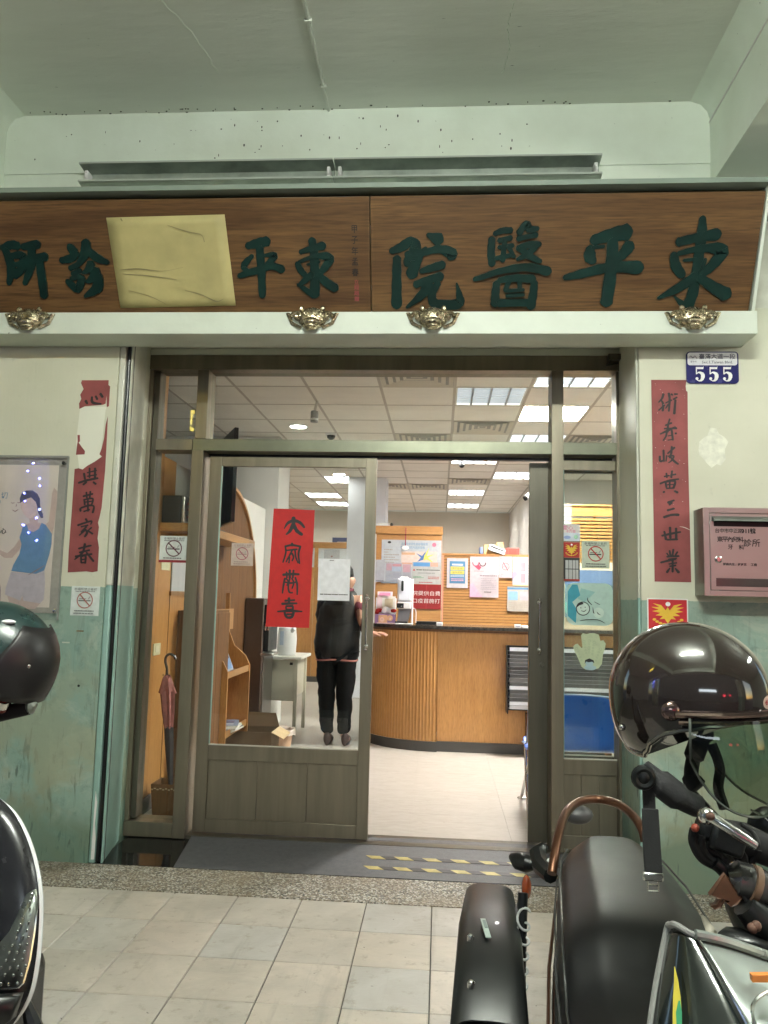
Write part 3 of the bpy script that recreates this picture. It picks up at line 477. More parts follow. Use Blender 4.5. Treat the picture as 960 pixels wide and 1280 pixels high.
# arcade ceiling, the long beam over the sign and the two cross beams
ceil = S('arcade_ceiling', MB().box(-9, 9, -6.0, .2, 4.105, 4.3), 'ceil')
S('wall_beam', MB().box(-2.53, 1.406, -.012, .0, 3.75, 4.12).box(-2.53, 1.406, -.005, .0, 3.2, 3.75), 'mint')
for nm, x0, x1, xin in (('cross_beam_left', -3.05, -2.53, -2.43), ('cross_beam_right', 1.406, 1.95, 1.305)):
    S(nm, MB().box(x0, x1, -6, 0, 3.63, 4.12), 'mint')
    e = x1 if xin > x0 and nm.endswith('left') else x0
    pr = [(e, 4.0), (e + (xin - e) * .12, 4.045), (e + (xin - e) * .45, 4.085), (xin, 4.1052), (e, 4.1052)]
    S('cove_moulding', MB().poly(pr, lambda u, v, t: (u, t, v), -6, -.012), 'mint')
S('soffit_line', MB().box(1.4, 1.4065, -6, 0, 3.98, 3.985), 'white')
S('street_beam', MB().box(-9, 9, -6.3, -6.0, 3.6, 4.3), 'mint')
for x in (-5.7, 3.6): S('arcade_pillar', MB().box(x, x + .6, -6.25, -5.7, -.15, 3.1), 'wall', bev=.02)
S('wall_left_street', MB().box(-9.2, -9, -6.3, .2, -.15, 4.2), 'creamedge'); S('wall_right_street', MB().box(9, 9.2, -6.3, .2, -.15, 4.2), 'creamedge')
# surface conduit and hairline paint cracks on the ceiling
cd = T('ceiling_conduit', 'painted-over wiring conduit running along the porch ceiling', 'conduit', (-.665, -.4, 4.09))
O('conduit', MB().box(-.673, -.657, -3.2, -.003, 4.092, 4.1045), 'ceil', cd, bev=.003)
for y in (-.22, -.70, -1.2): O('clip', MB().box(-.683, -.647, y - .008, y + .008, 4.089, 4.1045), 'ceil', cd, bev=.002)
def crack(pts, r=.0022):
    b = MB(); p = []
    for a, c in zip(pts, pts[1:]):
        for k in range(9): p.append((a[0] + (c[0] - a[0]) * k / 9 + random.uniform(-.006, .006), a[1] + (c[1] - a[1]) * k / 9, 4.1045))
    return b.tube(p, r, 5)
O('paint_crack', crack([(.285, -1.3), (.29, -.78), (.275, -.6), (.30, -.45), (.27, -.26)]), 'mint', ceil)
O('paint_crack', crack([(-1.36, -1.3), (-1.33, -.85), (-1.24, -.62), (-1.2, -.3)], .0015), 'mint', ceil)
fl = MB()
for k in range(46):
    x = random.uniform(-2.45, 1.25); fl.ball((x, random.uniform(-.05, -.015), 4.103), (random.uniform(.003, .009), .003, .004), 5, 3)
for k in range(50):
    x = random.gauss(-.9, .8); z = random.uniform(3.80, 4.07)
    if -2.5 < x < 1.3: fl.ball((x, -.0125, z), (random.uniform(.002, .006), .001, random.uniform(.002, .01)), 5, 3)
O('dirt_flecks', fl, P('old_dirt', (.04, .04, .035)), kind='stuff', label='small dark flecks of dirt along the joint of ceiling and beam')

# ---------------------------------------------------------------- ledge under the sign, side board
S('sign_ledge', MB().box(-3.4, 1.545, -.215, -.001, 2.738, 2.856), plaster('ledge_paint', (.64, .70, .61), (.56, .61, .53), 3), bev=.004)
S('ledge_end_board', MB().poly([(-.17, 2.858), (-.02, 2.858), (-.02, 3.42), (-.42, 3.42)], lambda u, v, t: (t, u, v), 1.533, 1.548), 'mint')
S('sign_top_rail', MB().box(-3.4, 1.9, -.44, -.37, 3.405, 3.43).box(-3.4, 1.9, -.37, -.002, 3.425, 3.43), P('painted_rail', (.22, .27, .23), .45))
SG0 = Vector((0, -.15, 2.86)); SGV = Vector((0, -.26, .52)).normalized(); SGN = Vector((0, -SGV.z, SGV.y))
def sgn(u, v, d=0): return tuple(SG0 + Vector((u, 0, 0)) + SGV * v + SGN * d)
def sign_board(label, u0, u1, rim):
    t = T('sign_board', label, 'sign', ((u0 + u1) / 2, -.15, 2.858))
    b = MB(); vs = [sgn(u, v, d) for d in (0, -.035) for u, v in ((u0, 0), (u1, 0), (u1, .577), (u0, .577))]
    b.add(vs, [(0, 1, 2, 3), (7, 6, 5, 4), (0, 4, 5, 1), (1, 5, 6, 2), (2, 6, 7, 3), (3, 7, 4, 0)])
    O('board', b, 'signwood', t, bev=.003)
    return t
sa = sign_board('long brown wooden sign with four raised dark green characters, first 東 at its right end', -.379, 1.525, 1)
sb = sign_board('brown wooden sign half covered by a blank yellow paper, with small dark green characters', -2.47, -.384, 0)
for t, keys in ((sa, ('S東1', 'S平1', 'S醫', 'S院')), (sb, ('S東2', 'S平2', 'S診', 'S所'))):
    for k in keys: O('character', MB().brush([[(u, v, w_ * 1.1) for u, v, w_ in q_] for q_ in SHAPES[k]], sgn, .006, .0007), GRN, t, ang=25)
b = MB()
for i, ch in enumerate('甲子年孟春'): b.text(ch, -.461 + .0 * i, .424 - i * .052, 0, .042, sx=.85, fn=lambda u, v: sgn(u, v, .0015), bold=.012)
O('date_lettering', b, INK, sb, smooth=False)
b = MB()
for i, ch in enumerate('立翔題贈'): b.text(ch, -.456 , .168 - i * .028, 0, .026, fn=lambda u, v: sgn(u, v, .0015), bold=.01)
O('signature_lettering', b, ink((.28, .05, .06)), sb, smooth=False)
yp = T('yellow_paper', 'blank yellow paper stuck over the middle of the left wooden sign', 'paper', (-1.5, -.2, 2.9))
yq = [tuple(p_) for p_ in SHAPES['paperq']]
b = MB(); g_ = 10
for s_ in (0,):
    vs = []
    for j in range(g_ + 1):
        for i in range(g_ + 1):
            a, c = i / g_, j / g_
            u = (yq[3][0] * (1 - a) + yq[2][0] * a) * (1 - c) + (yq[0][0] * (1 - a) + yq[1][0] * a) * c
            v = (yq[3][1] * (1 - a) + yq[2][1] * a) * (1 - c) + (yq[0][1] * (1 - a) + yq[1][1] * a) * c
            vs.append(sgn(u, v, .004 + .0007 * math.sin(i * 1.3 + j * .9) * math.sin(j * 1.7)))
    b.add(vs, [(j * (g_ + 1) + i, j * (g_ + 1) + i + 1, (j + 1) * (g_ + 1) + i + 1, (j + 1) * (g_ + 1) + i) for j in range(g_) for i in range(g_)])
o = O('paper', b, M('yellowed_paper', (.44, .385, .17), .55, var=.14, vs=5, bs=.1, bscale=9), yp)
o.modifiers.new('t', 'SOLIDIFY').thickness = .0008
b = MB()
for a in ([(-1.70, .235, .001), (-1.60, .24, .003), (-1.47, .228, .001), (-1.36, .246, .0005)], [(-1.69, .215, .001), (-1.55, .205, .002), (-1.40, .185, .0008)], [(-1.42, .452, .001), (-1.32, .42, .002), (-1.25, .405, .001), (-1.235, .37, .0025)], [(-1.36, .13, .001), (-1.28, .11, .002), (-1.2, .075, .003), (-1.16, .085, .001)], [(-1.66, .13, .001), (-1.55, .10, .0015), (-1.47, .06, .0007)], [(-1.66, .485, .004), (-1.655, .475, .003)]):
    b.brush([a], lambda u, v, d: sgn(u, v, .0075 + d), .0003)
O('smudge', b, P('pencil_smudge', (.26, .23, .11)), yp, kind='stuff')

# four cast lion masks on the ledge
def lion(x):
    t = T('lion_mask', 'x', 'ornament', (x, -.22, 2.79), 'cast metal lion masks along the ledge')
    m = M('aged_gilt_metal', (.42, .37, .25), .25, .9, var=.7, vs=50, bs=.8, bscale=160)
    y = -.218; z = 2.812; rr = random.Random(3)
    O('face', MB().ball((x, y, z), (.062, .035, .048), 14, 9).ball((x, y - .03, z - .022), (.035, .018, .018)).ball((x, y - .028, z - .038), (.026, .014, .012)), m, t)
    b = MB()
    for k in range(26):
        a = rr.uniform(0, math.pi); r_ = rr.uniform(.02, .055); b.ball((x + r_ * math.cos(a), y - .026 + .3 * r_ * r_ / .05, z + .7 * r_ * math.sin(a)), rr.uniform(.006, .012), 7, 5)
    O('mane', b, m, t)
    for sx in (-1, 1):
        c = MB().tube([(x + sx * (.062 + .026 * math.cos(a) * (1 - a / 9)), y - .012, z + .004 + .022 * math.sin(a) * (1 - a / 9)) for a in [k * .5 for k in range(15)]], [.009] * 10 + [.007] * 5, 6)
        c.ball((x + sx * .064, y - .016, z + .004), .011, 7, 5).tube([(x + sx * .09, y, z + .018), (x + sx * .105, y, z + .024), (x + sx * .085, y, z - .02), (x + sx * .045, y - .01, z - .042)], [.004, .009, .009, .006], 6)
        O('scroll', c, m, t)
        O('eye', MB().ball((x + sx * .02, y - .033, z + .006), .0075, 7, 5), m, t); O('ear', MB().ball((x + sx * .045, y - .01, z + .04), (.012, .01, .014), 7, 5), m, t)
    O('jaw', MB().tube([(x - .03, y - .02, z - .035), (x - .015, y - .03, z - .052), (x + .015, y - .03, z - .052), (x + .03, y - .02, z - .035)], .008, 6), m, t)
    return t
LION_K = 1.22
for x, lb in ((-2.192, 'cast lion mask leftmost on the ledge, under the small character 所'), (-.681, 'cast lion mask on the ledge under the left sign\'s small 東'), (-.06, 'cast lion mask on the ledge under the large character 院'), (1.231, 'cast lion mask on the ledge under the large rightmost 東')):
    l_ = lion(x); l_['label'] = lb
    for c_ in l_.children: c_.scale = (LION_K,) * 3; c_.location = c_.location * LION_K

# two empty fluorescent battens on the beam
def batten(x0, x1, label):
    t = T('light_batten', label, 'light fitting', ((x0 + x1) / 2, -.06, 3.63), 'tubeless fluorescent fittings on the beam')
    y0, y1 = -.115, -.006
    O('reflector', MB().add([(x, y, z) for x in (x0, x1) for y, z in ((-.115, 3.752), (-.112, 3.745), (-.02, 3.735), (-.02, 3.655), (-.10, 3.648), (-.105, 3.64), (-.008, 3.63), (-.008, 3.76))], [(0, 1, 9, 8), (1, 2, 10, 9), (2, 3, 11, 10), (3, 4, 12, 11), (4, 5, 13, 12), (5, 6, 14, 13), (6, 7, 15, 14), (7, 0, 8, 15), tuple(range(8)), tuple(range(15, 7, -1))]), M('batten_grey', (.34, .39, .34), .4, .3, var=.3, vs=6), t, smooth=False)
    O('lip', MB().box(x0, x1, -.117, -.098, 3.642, 3.652).box(x0, x1, -.119, -.112, 3.745, 3.754), P('pale_lip', (.42, .46, .42), .35), t)
    for x in (x0 + .02, x1 - .035): O('lamp_holder', MB().box(x, x + .018, -.085, -.021, 3.66, 3.725).ball((x + .009, -.088, 3.69), (.009, .012, .016), 8, 6), WHP, t, bev=.003)
    return t
batten(-2.035, -.618, 'left one of two empty fluorescent fittings on the beam'); batten(-.612, .815, 'right one of two empty fluorescent fittings on the beam')

# a lit fluorescent fitting in the arcade bay to the right, behind the photographer's side
def arcade_lamp(x, y, z, ry, e, label, L_=1.2, col=(.96, 1, .91)):
    t = T('tube_lamp', label, 'lamp', (x, y, z), 'lit tube lamps hung in the arcade')
    c, s_ = math.cos(ry), math.sin(ry)
    def p(a, dy, dz): return (x + a * c - dy * s_, y + a * s_ + dy * c, z + dz)
    O('lamp_body', MB().tube([p(-L_ / 2 - .03, 0, .045), p(L_ / 2 + .03, 0, .045)], .03, 4), WHP, t)
    for d in (-.05, .05): O('lamp_tube', MB().tube([p(-L_ / 2, d, 0), p(L_ / 2, d, 0)], .016, 10), M('lit_tube_%g' % e, col, .5, emit=e, var=0, rvar=0), t)
    for a in (-.5, .5): O('hanger', MB().cyl(p(a, 0, .06), p(a, 0, 4.1 - z), .005, 6), CHR, t)
arcade_lamp(3.5, -1.75, 3.0, R(75), 34, 'lit tube lamp hung over the walkway right of the doorway')
arcade_lamp(.1, -3.95, 3.86, 0, 138, 'lit tube lamp hung under the arcade ceiling over the parked scooters')
# ================================================================ DOORWAY  (glazing line y = .46 .. .62)
fr = T('door_frame', 'bronze aluminium shopfront frame with transom windows and side light', 'door frame', (-.37, .5, 0))
def fb(name, b, m=ALU, bev=.002): return BX(name, b, m, fr, bev=bev)
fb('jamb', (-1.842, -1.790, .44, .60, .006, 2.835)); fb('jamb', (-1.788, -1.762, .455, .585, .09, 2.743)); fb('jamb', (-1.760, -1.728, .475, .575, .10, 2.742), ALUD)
fb('jamb', (1.058, 1.105, .44, .60, .006, 2.835)); fb('jamb', (1.005, 1.056, .46, .59, .04, 2.742))
fb('header', (-1.842, 1.105, .443, .60, 2.837, 2.874), P('pale_header', (.55, .57, .48), .4)); fb('header', (-1.788, 1.056, .447, .597, 2.745, 2.835))
fb('transom_bar', (-1.498, 1.003, .452, .592, 2.247, 2.319), M('greenish_aluminium', (.17, .175, .125), .35, .6)); fb('transom_bar', (-1.726, -1.502, .454, .59, 2.249, 2.317))
fb('mullion', (-1.500, -1.428, .446, .60, .006, 2.247)); fb('mullion', (-1.486, -1.418, .448, .60, 2.321, 2.743)); fb('mullion', (.632, .700, .446, .60, .03, 2.743))
fb('sill', (-1.788, -1.502, .45, .60, .006, .088)); fb('sill', (.702, 1.056, .47, .57, .006, .036), ALUD)
fb('track', (-1.426, 1.0, .56, .60, 2.228, 2.245), BLK, 0); fb('track', (-1.426, 1.0, .46, .64, .003, .022), ALUD, 0)
for b in ((-1.728, -1.486, .52, .526, 2.319, 2.745), (-1.418, .632, .52, .526, 2.319, 2.745), (.700, 1.005, .52, .526, 2.319, 2.745), (-1.728, -1.500, .52, .526, .088, 2.249)):
    BX('glass_pane', b, 'glass', fr, smooth=False)
cl = T('door_closer', 'small dark door closer bracket at the right end of the frame header', 'door closer', (.99, .42, 2.78))
O('closer_body', MB().box(.95, 1.03, .40, .442, 2.80, 2.835), ALUD, cl, bev=.005); O('closer_arm', MB().tube([(.97, .40, 2.80), (.94, .41, 2.765), (1.01, .42, 2.78)], .006), ALUD, cl)

def leaf(label, x0, x1, y, sw=(.073, .066), m=ALU, handle_x=None, hs=1):
    t = T('sliding_door', label, 'door', ((x0 + x1) / 2, y, .024)); d = .035
    BX('stile', (x0, x0 + sw[0], y, y + d, .03, 2.222), m, t, bev=.002); BX('stile', (x1 - sw[1], x1, y, y + d, .03, 2.222), m, t, bev=.002)
    a, b_ = x0 + sw[0], x1 - sw[1]
    BX('top_rail', (a, b_, y + .002, y + d - .002, 2.164, 2.222), m, t, bev=.002)
    BX('middle_rail', (a, b_, y + .002, y + d - .002, .436, .52), m, t, bev=.002)
    BX('bottom_rail', (a, b_, y + .002, y + d - .002, .03, .105), m, t, bev=.002)
    k = 3; w_ = (b_ - a) / k
    for i in range(k): O('door_panel', MB().box(a + i * w_ + .001, a + (i + 1) * w_ - .001, y + .012, y + .02, .105, .436), m, t, bev=.0015)
    O('door_panel', MB().box(a, b_, y + .021, y + .025, .105, .436), m, t)
    BX('bead', (a, b_, y + .001, y + .006, .52, .527), WHP if 0 else P('pale_bead', (.5, .48, .42), .4), t); BX('bead', (a, a + .006, y + .001, y + .006, .527, 2.164), 'tealedge', t)
    BX('glass_pane', (a, b_, y + .014, y + .019, .52, 2.164), 'glass', t, smooth=False)
    if handle_x is not None:
        h = link('handle', None, t, Vector((handle_x, y, 1.1)))
        O('grip', MB().tube([(handle_x, y - .035, 1.12), (handle_x, y - .035, 1.385)], .0065, 10), CHR, h)
        for z in (1.115, 1.39): O('mount', MB().lathe([(.012, 0), (.012, .006), (.006, .01), (.006, .03), (.010, .034), (.010, .045), (.003, .05)], (handle_x, y, z), 12, Matrix.Rotation(R(90), 3, 'X')).ball((handle_x, y - .036, z + (.018 if z > 1.2 else -.018)), .008, 8, 6), CHR, h)
    return t
ll = leaf('closed bronze sliding door leaf carrying the red greeting paper', -1.403, -.388, .508, handle_x=-.424)
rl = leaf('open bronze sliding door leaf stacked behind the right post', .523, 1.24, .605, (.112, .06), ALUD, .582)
O('lock', MB().lathe([(.014, 0), (.014, .006), (.01, .008), (.01, .004)], (.60, .605, 1.03), 14, Matrix.Rotation(R(90), 3, 'X')), ALUD, rl)
fx = leaf('fixed bronze door leaf with stickers at the right of the doorway', .640, 1.062, .502, (.066, .058))

# mat with hazard tape
mt = T('doormat', 'grey ribbed rubber ramp mat in front of the doors with yellow and black hazard tape', 'mat', (-.1, .3, .002))
def ramp_(u, v): return .004 + .02 * min(1, max(0, v / .5))
mm_ = MB().poly([(-1.335, .002), (.76, .002), (.76, .585), (-1.405, .585)], lambda u, v, t: (u, v, (ramp_(u, v) if t else .002)), 1, 0)
O('mat_base', mm_, M('grey_mat', (.085, .087, .095), .55, var=.15, vs=30, bs=.5, bscale=400), mt)
for y in (.10, .245):
    tp = MB(); ty = MB(); n = 0; x = -.375
    while x < .74:
        (ty if n % 2 == 0 else tp).poly([(x + .035, y), (min(.75, x + .110), y), (x + .075, y + .042), (x, y + .042)], lambda u, v, t: (u, v, ramp_(u, v) + t), .0012, .0003); x += .075; n += 1
    O('yellow_stripe', ty, M('worn_yellow_tape', (.42, .35, .12), .5, var=.3, vs=25), mt); O('black_stripe', tp, M('worn_black_tape', (.022, .022, .022), .5, var=.3, vs=25), mt)

# ---------------------------------------------------------------- papers and stickers on the glass
rp = SHAPES['redpaper']
t = T('greeting_paper', 'bright red vertical paper with four black seal-script characters inside the door glass', 'poster', (-.88, .5225, 1.2))
O('paper', MB().xz([(a[0], a[2]) for a in (rp[3], rp[2], rp[1], rp[0])], .5218, .5227), ink((.48, .014, .012)), t)
tr_ = lambda u, v, d: (u * .994, .5217 - d, 1.4 + (v - 1.4) * .997)
for k in ('R大', 'R家', 'R恭', 'R喜'): O('character', MB().brush([[(u, v, w_ * 1.9) for u, v, w_ in q_] for q_ in SHAPES[k]], tr_, .0004, .0001), INK, t)
sheet('payment_notice', 'white sheet taped on the door glass right of the red greeting paper', 'paper', -.722, -.532, 1.372, 1.618, .5215, (.78, .80, .84), [('l', .35, .6, .94, .975, 1, K), ('l', .08, .95, .12, .17, 1, K)])
O('tape_strip', MB().rect(-.722, -.525, 1.345, 1.371, .5215, .0008), 'acryl', bpy.data.objects['payment_notice'])
sheet('no_smoking_sticker', 'no smoking sticker with a dark red foot on the narrow left side light', 'sticker', -1.690, -1.513, 1.575, 1.735, .5185, (.66, .70, .66), nosmoke(K, (.12, .03, .05), red=True), 'no smoking stickers')
sheet('no_smoking_sticker', 'faded no smoking sticker on the closed door glass over the brown arch', 'sticker', -1.250, -1.117, 1.565, 1.700, .5215, (.55, .45, .38), nosmoke((.3, .22, .2), (.35, .10, .14)), 'no smoking stickers')
sheet('no_smoking_sticker', 'greenish no smoking sticker with red ring above the blue square sticker', 'sticker', .812, .968, 1.592, 1.752, .5000, (.60, .66, .54), nosmoke(), 'no smoking stickers')
marks = [('r', .02, .98, .60, .98, (.45, .03, .02))] + police(.62, .97) + [('r', .02, .98, .02, .59, (.03, .03, .03)), ('r', .12, .9, .06, .53, (.5, .5, .5)), ('r', .12, .9, .30, .32, (.03, .03, .03)), ('r', .30, .33, .06, .53, (.03, .03, .03)), ('r', .52, .55, .06, .53, (.03, .03, .03)), ('r', .72, .75, .06, .53, (.03, .03, .03)), ('r', .02, .98, .02, .055, (.45, .03, .02))]
sheet('patrol_calendar', 'small sheet with gold eagle over a black table on the right glass', 'sticker', .706, .800, 1.515, 1.745, .5000, (.35, .22, .18), marks)
sheet('flyer', 'small white flyer with pink lettering on the glass above the gold eagle sheet', 'sticker', .704, .802, 1.748, 1.845, .5000, (.78, .74, .70), [('r', .0, 1, 0, .5, (.70, .76, .84)), ('t', '愛心', .3, .80, .3, (.7, .1, .3)), ('t', '卡介苗', .45, .58, .2, (.7, .1, .3)), ('d', .25, .22, .2, .1, (.35, .45, .75)), ('d', .75, .25, .12, (.4, .7, .5))])
# rounded square sticker with a drawn child
x0, x1, z0, z1 = .727, .985, 1.268, 1.508; c_ = .04
t = T('child_sticker', 'large rounded square pale blue sticker with a drawn smiling child', 'sticker', (.855, .5, z0))
rp_ = []
for cx, cz, a0 in ((x1 - c_, z1 - c_, 0), (x0 + c_, z1 - c_, 90), (x0 + c_, z0 + c_, 180), (x1 - c_, z0 + c_, 270)):
    rp_ += [(cx + c_ * math.cos(R(a0 + k * 18)), cz + c_ * math.sin(R(a0 + k * 18))) for k in range(6)]
O('sticker', MB().xz(rp_, .4995, .5005), ink((.46, .62, .56)), t)
O('print', MB().xz([(x0 + .004, z0 + .05), (x0 + .05, z0 + .01), (x0 + .055, z0 + .09), (x0 + .03, z0 + .13), (x0 + .075, z0 + .17), (x0 + .06, z1 - .01), (x0 + .03, z1 - .01), (x0 + .004, z1 - .05)], .4985, .499), ink((.05, .32, .42)), t)
O('print', MB().xz([(x0 + .06, z0 + .15), (x0 + .10, z0 + .13), (x0 + .16, z1 - .05), (x0 + .08, z1 - .03)], .4986, .4991), ink((.30, .52, .50)), t)
fc = (.817, 1.362)
O('face_print', MB().disc(*fc, .036, .4975, .0005).disc(.905, 1.34, .03, .4975, .0005), ink((.60, .72, .64)), t)
b = MB().ring(*fc, .040, .005, .4968, .0005); b.xz([(fc[0] - .036, fc[1] + .005), (fc[0] - .02, fc[1] + .018), (fc[0] + .004, fc[1] + .026), (fc[0] - .004, fc[1] + .038), (fc[0] - .028, fc[1] + .030)], .4966, .4971)
b.disc(fc[0] - .012, fc[1] + .004, .003, .4965, .0004).disc(fc[0] + .012, fc[1] + .008, .003, .4965, .0004)
b.brush([[(fc[0] - .01, fc[1] - .012, .0015), (fc[0] + .006, fc[1] - .016, .002), (fc[0] + .018, fc[1] - .006, .0015)], [(.842, 1.425, .001), (.846, 1.405, .003), (.866, 1.385, .002)], [(.872, 1.37, .001), (.875, 1.345, .003), (.880, 1.335, .001)], [(.895, 1.345, .001), (.902, 1.335, .0025), (.915, 1.328, .001)], [(.880, 1.403, .001), (.900, 1.392, .002), (.912, 1.387, .001)], [(.80, 1.292, .001), (.84, 1.300, .002), (.90, 1.300, .002), (.94, 1.282, .001)]], lambda u, v, d: (u, .4965 - d, v))
O('outline_print', b, INK, t)
t = T('hand_sticker', 'pale green hand-shaped sticker on the right glass below the drawn child', 'sticker', (.86, .5, 1.0))
hp = SHAPES['hand']; O('sticker', MB().xz([(a[0], a[1]) for a in hp], .4995, .5005), ink((.52, .58, .38)), t)
hx = sum(a[0] for a in hp) / len(hp); b = MB(); b2 = MB().disc(hx + .0, 1.035 + .02, .022, .498, .0006).disc(hx + .005, 1.03, .034, .4988, .0005, r2=.014)
for i, (dx, z) in enumerate(((-.072, 1.135), (-.03, 1.175), (.0, 1.18), (.028, 1.172), (.062, 1.135))):
    b.ring(hx + dx, z, .008, .0015, .4985, .0005, 12)
    for k in range(4): b.ring(hx + dx * (.85 - k * .08), z - .016 - k * .016, .005, .0015, .4985, .0005, 10)
O('print', b, ink((.33, .42, .26)), t); O('face_print', b2, ink((.42, .56, .60)), t)
O('hair_print', MB().xz([(hx - .026, 1.05), (hx - .024, 1.072), (hx, 1.082), (hx + .024, 1.072), (hx + .028, 1.055), (hx + .016, 1.064), (hx - .004, 1.06), (hx - .018, 1.064)], .4968, .4974), INK, t)

# ---------------------------------------------------------------- outer wall: scrolls, plates, stickers, mail box, poster case
t = T('couplet_scroll', 'intact faded red vertical couplet strip with seven black characters right of the door', 'couplet', (1.173, 0, 1.5), 'red paper couplets beside the doorway')
O('paper', MB().xz([(1.087, 1.512), (1.268, 1.512), (1.264, 2.18), (1.267, 2.5), (1.260, 2.505), (1.258, 2.53), (1.263, 2.563), (1.083, 2.563)], -.0022, -.0004), RED, t)
for k in ('W術', 'W紹', 'W岐', 'W黃', 'W三', 'W世', 'W業'): O('character', MB().brush(SHAPES[k], lambda u, v, d: (u, -.0022 - d, v), .0006, .0002), INK, t)
b = MB(); rr = random.Random(5)
for k in range(34): b.disc(rr.uniform(1.095, 1.255), rr.uniform(1.9, 2.55), rr.uniform(.0008, .002), -.0034, .0004, 6)
b.brush([[(1.215, 1.795, .0006), (1.24, 1.79, .002), (1.266, 1.778, .001)]], lambda u, v, d: (u, -.003 - d, v))
O('gold_flecks', b, ink((.6, .5, .45)), t)
t = T('couplet_scroll', 'torn faded red vertical couplet strip with its middle ripped away left of the door', 'couplet', (-2.0, 0, 1.49), 'red paper couplets beside the doorway')
for k in ('Pup', 'Plow', 'Psl'): O('paper', MB().xz(SHAPES[k], -.0022, -.0004), RED, t)
for k in ('L心', 'L與', 'L萬', 'L家', 'L春'): O('character', MB().brush(SHAPES[k], lambda u, v, d: (u, -.0022 - d, v), .0006, .0002), INK, t)
O('glue_trace', MB().xz([(-1.99, 1.98), (-1.86, 2.04), (-1.845, 2.38), (-1.84, 2.40), (-1.99, 2.40), (-2.0, 2.2), (-1.965, 2.02)], -.0008, -.0001), P('old_glue', (.72, .73, .62), .6), t)
sheet('no_smoking_sticker', 'white no smoking sticker on the green wall below the torn couplet', 'sticker', -1.968, -1.812, 1.262, 1.418, -.002, (.62, .68, .65), nosmoke((.15, .17, .16), (.40, .16, .14)), 'no smoking stickers')
mk = [('r', .03, .97, .03, .97, (.52, .02, .03))] + police(.30, .95) + [('t', '警察巡邏', .27, .18, .13, (.85, .8, .7)), ('t', '簽到處所', .72, .18, .13, (.85, .8, .7)), ('r', .03, .97, .0, .07, (.04, .04, .22))]
sheet('police_sticker', 'red sticker with a gold eagle on the wall below the intact couplet', 'sticker', 1.048, 1.250, 1.225, 1.428, -.002, (.75, .75, .72), mk)
O('glue_trace', MB().xz([(1.395 + (.075 + random.uniform(-.02, .012)) * math.cos(k * .35), 2.20 + (.10 + random.uniform(-.025, .015)) * math.sin(k * .35)) for k in range(18)], -.0006, -.0001), M('white_glue', (.70, .71, .60), .5, var=.16, vs=26), label='round whitish glue trace on the wall right of the intact couplet', cat='glue trace')
# house number plate
t = T('house_number_plate', 'dark blue enamel house number plate reading 555 with white street name band', 'number plate', (1.393, 0, 2.54))
def rrect(x0, x1, z0, z1, c_, n=5):
    o_ = []
    for cx, cz, a0 in ((x1 - c_, z1 - c_, 0), (x0 + c_, z1 - c_, 90), (x0 + c_, z0 + c_, 180), (x1 - c_, z0 + c_, 270)): o_ += [(cx + c_ * math.cos(R(a0 + k * 90 / n)), cz + c_ * math.sin(R(a0 + k * 90 / n))) for k in range(n + 1)]
    return o_
O('plate', MB().xz(rrect(1.261, 1.526, 2.543, 2.714, .02), -.008, -.001), M('navy_enamel', (.022, .022, .12), .25, coat=.5), t)
O('name_band', MB().xz(rrect(1.268, 1.519, 2.640, 2.708, .012), -.0092, -.008), ink((.66, .66, .68)), t)
b = MB().text('臺灣大道一段', 1.418, 2.687, -.0099, .031, 1.0, bold=.014).text('Sec.1,Taiwan Blvd.', 1.418, 2.6555, -.0099, .021, 1.0, bold=.012)
b.tube(spline([(1.278, -.0098, 2.682), (1.285, -.0098, 2.69), (1.295, -.0098, 2.678), (1.305, -.0098, 2.69), (1.316, -.0098, 2.674)]), .0014, 4).text('臺中市', 1.298, 2.659, -.0099, .011)
O('name_lettering', b, ink((.08, .08, .12)), t, smooth=False)
for i in range(3):
    x = 1.328 + i * .0695; b = MB()
    b.rect(x - .019, x + .018, 2.6195, 2.6305, -.0092, .001).rect(x - .019, x - .0135, 2.592, 2.62, -.0092, .001).xz([(x + .018, 2.6305), (x + .021, 2.635), (x + .019, 2.6195)], -.0092, -.0082)
    b.brush([[(x - .016, 2.594, .002), (x - .003, 2.602, .004), (x + .013, 2.594, .0085), (x + .016, 2.580, .0095), (x + .010, 2.563, .007), (x - .003, 2.557, .003), (x - .015, 2.563, .002)]], lambda u, v, d: (u, -.0082 - d, v), .001).disc(x - .014, 2.569, .0075, -.0093, .0012, 12)
    O('digit', b, ink((.80, .80, .78)), t)
# mail box
t = T('mail_box', 'stainless steel letter box with hand painted black characters on the right wall', 'mail box', (1.53, -.07, 1.443))
O('box', MB().box(1.285, 1.78, -.145, -.001, 1.445, 1.878), M('mailbox_side', (.24, .24, .21), .4, .7), t, bev=.003)
ss = M('pitted_stainless', (.52, .45, .43), .30, .85, var=.06, vs=4, rvar=.02)
O('front_frame', MB().box(1.285, 1.312, -.152, -.145, 1.445, 1.878).box(1.753, 1.78, -.152, -.145, 1.445, 1.878).box(1.312, 1.753, -.152, -.145, 1.852, 1.878).box(1.312, 1.753, -.152, -.145, 1.445, 1.470), ss, t, bev=.001)
O('door_panel', MB().box(1.316, 1.749, -.151, -.1455, 1.474, 1.848), ss, t, bev=.001)
O('slot', MB().box(1.335, 1.735, -.1525, -.151, 1.785, 1.812), BLK, t); O('slot_hood', MB().poly([(-.151, 1.836), (-.185, 1.818), (-.188, 1.808), (-.151, 1.812)], lambda u, v, q_: (q_, u, v), 1.325, 1.745), ZINC, t, bev=.002)
O('view_window', MB().box(1.340, 1.735, -.1525, -.151, 1.492, 1.532), M('dark_window', (.05, .04, .04), .15), t)
b = MB()
for i, ch in enumerate('台中市中正路'): b.text(ch, 1.350 + i * .022, 1.764, -.1525, .0235, bold=.015)
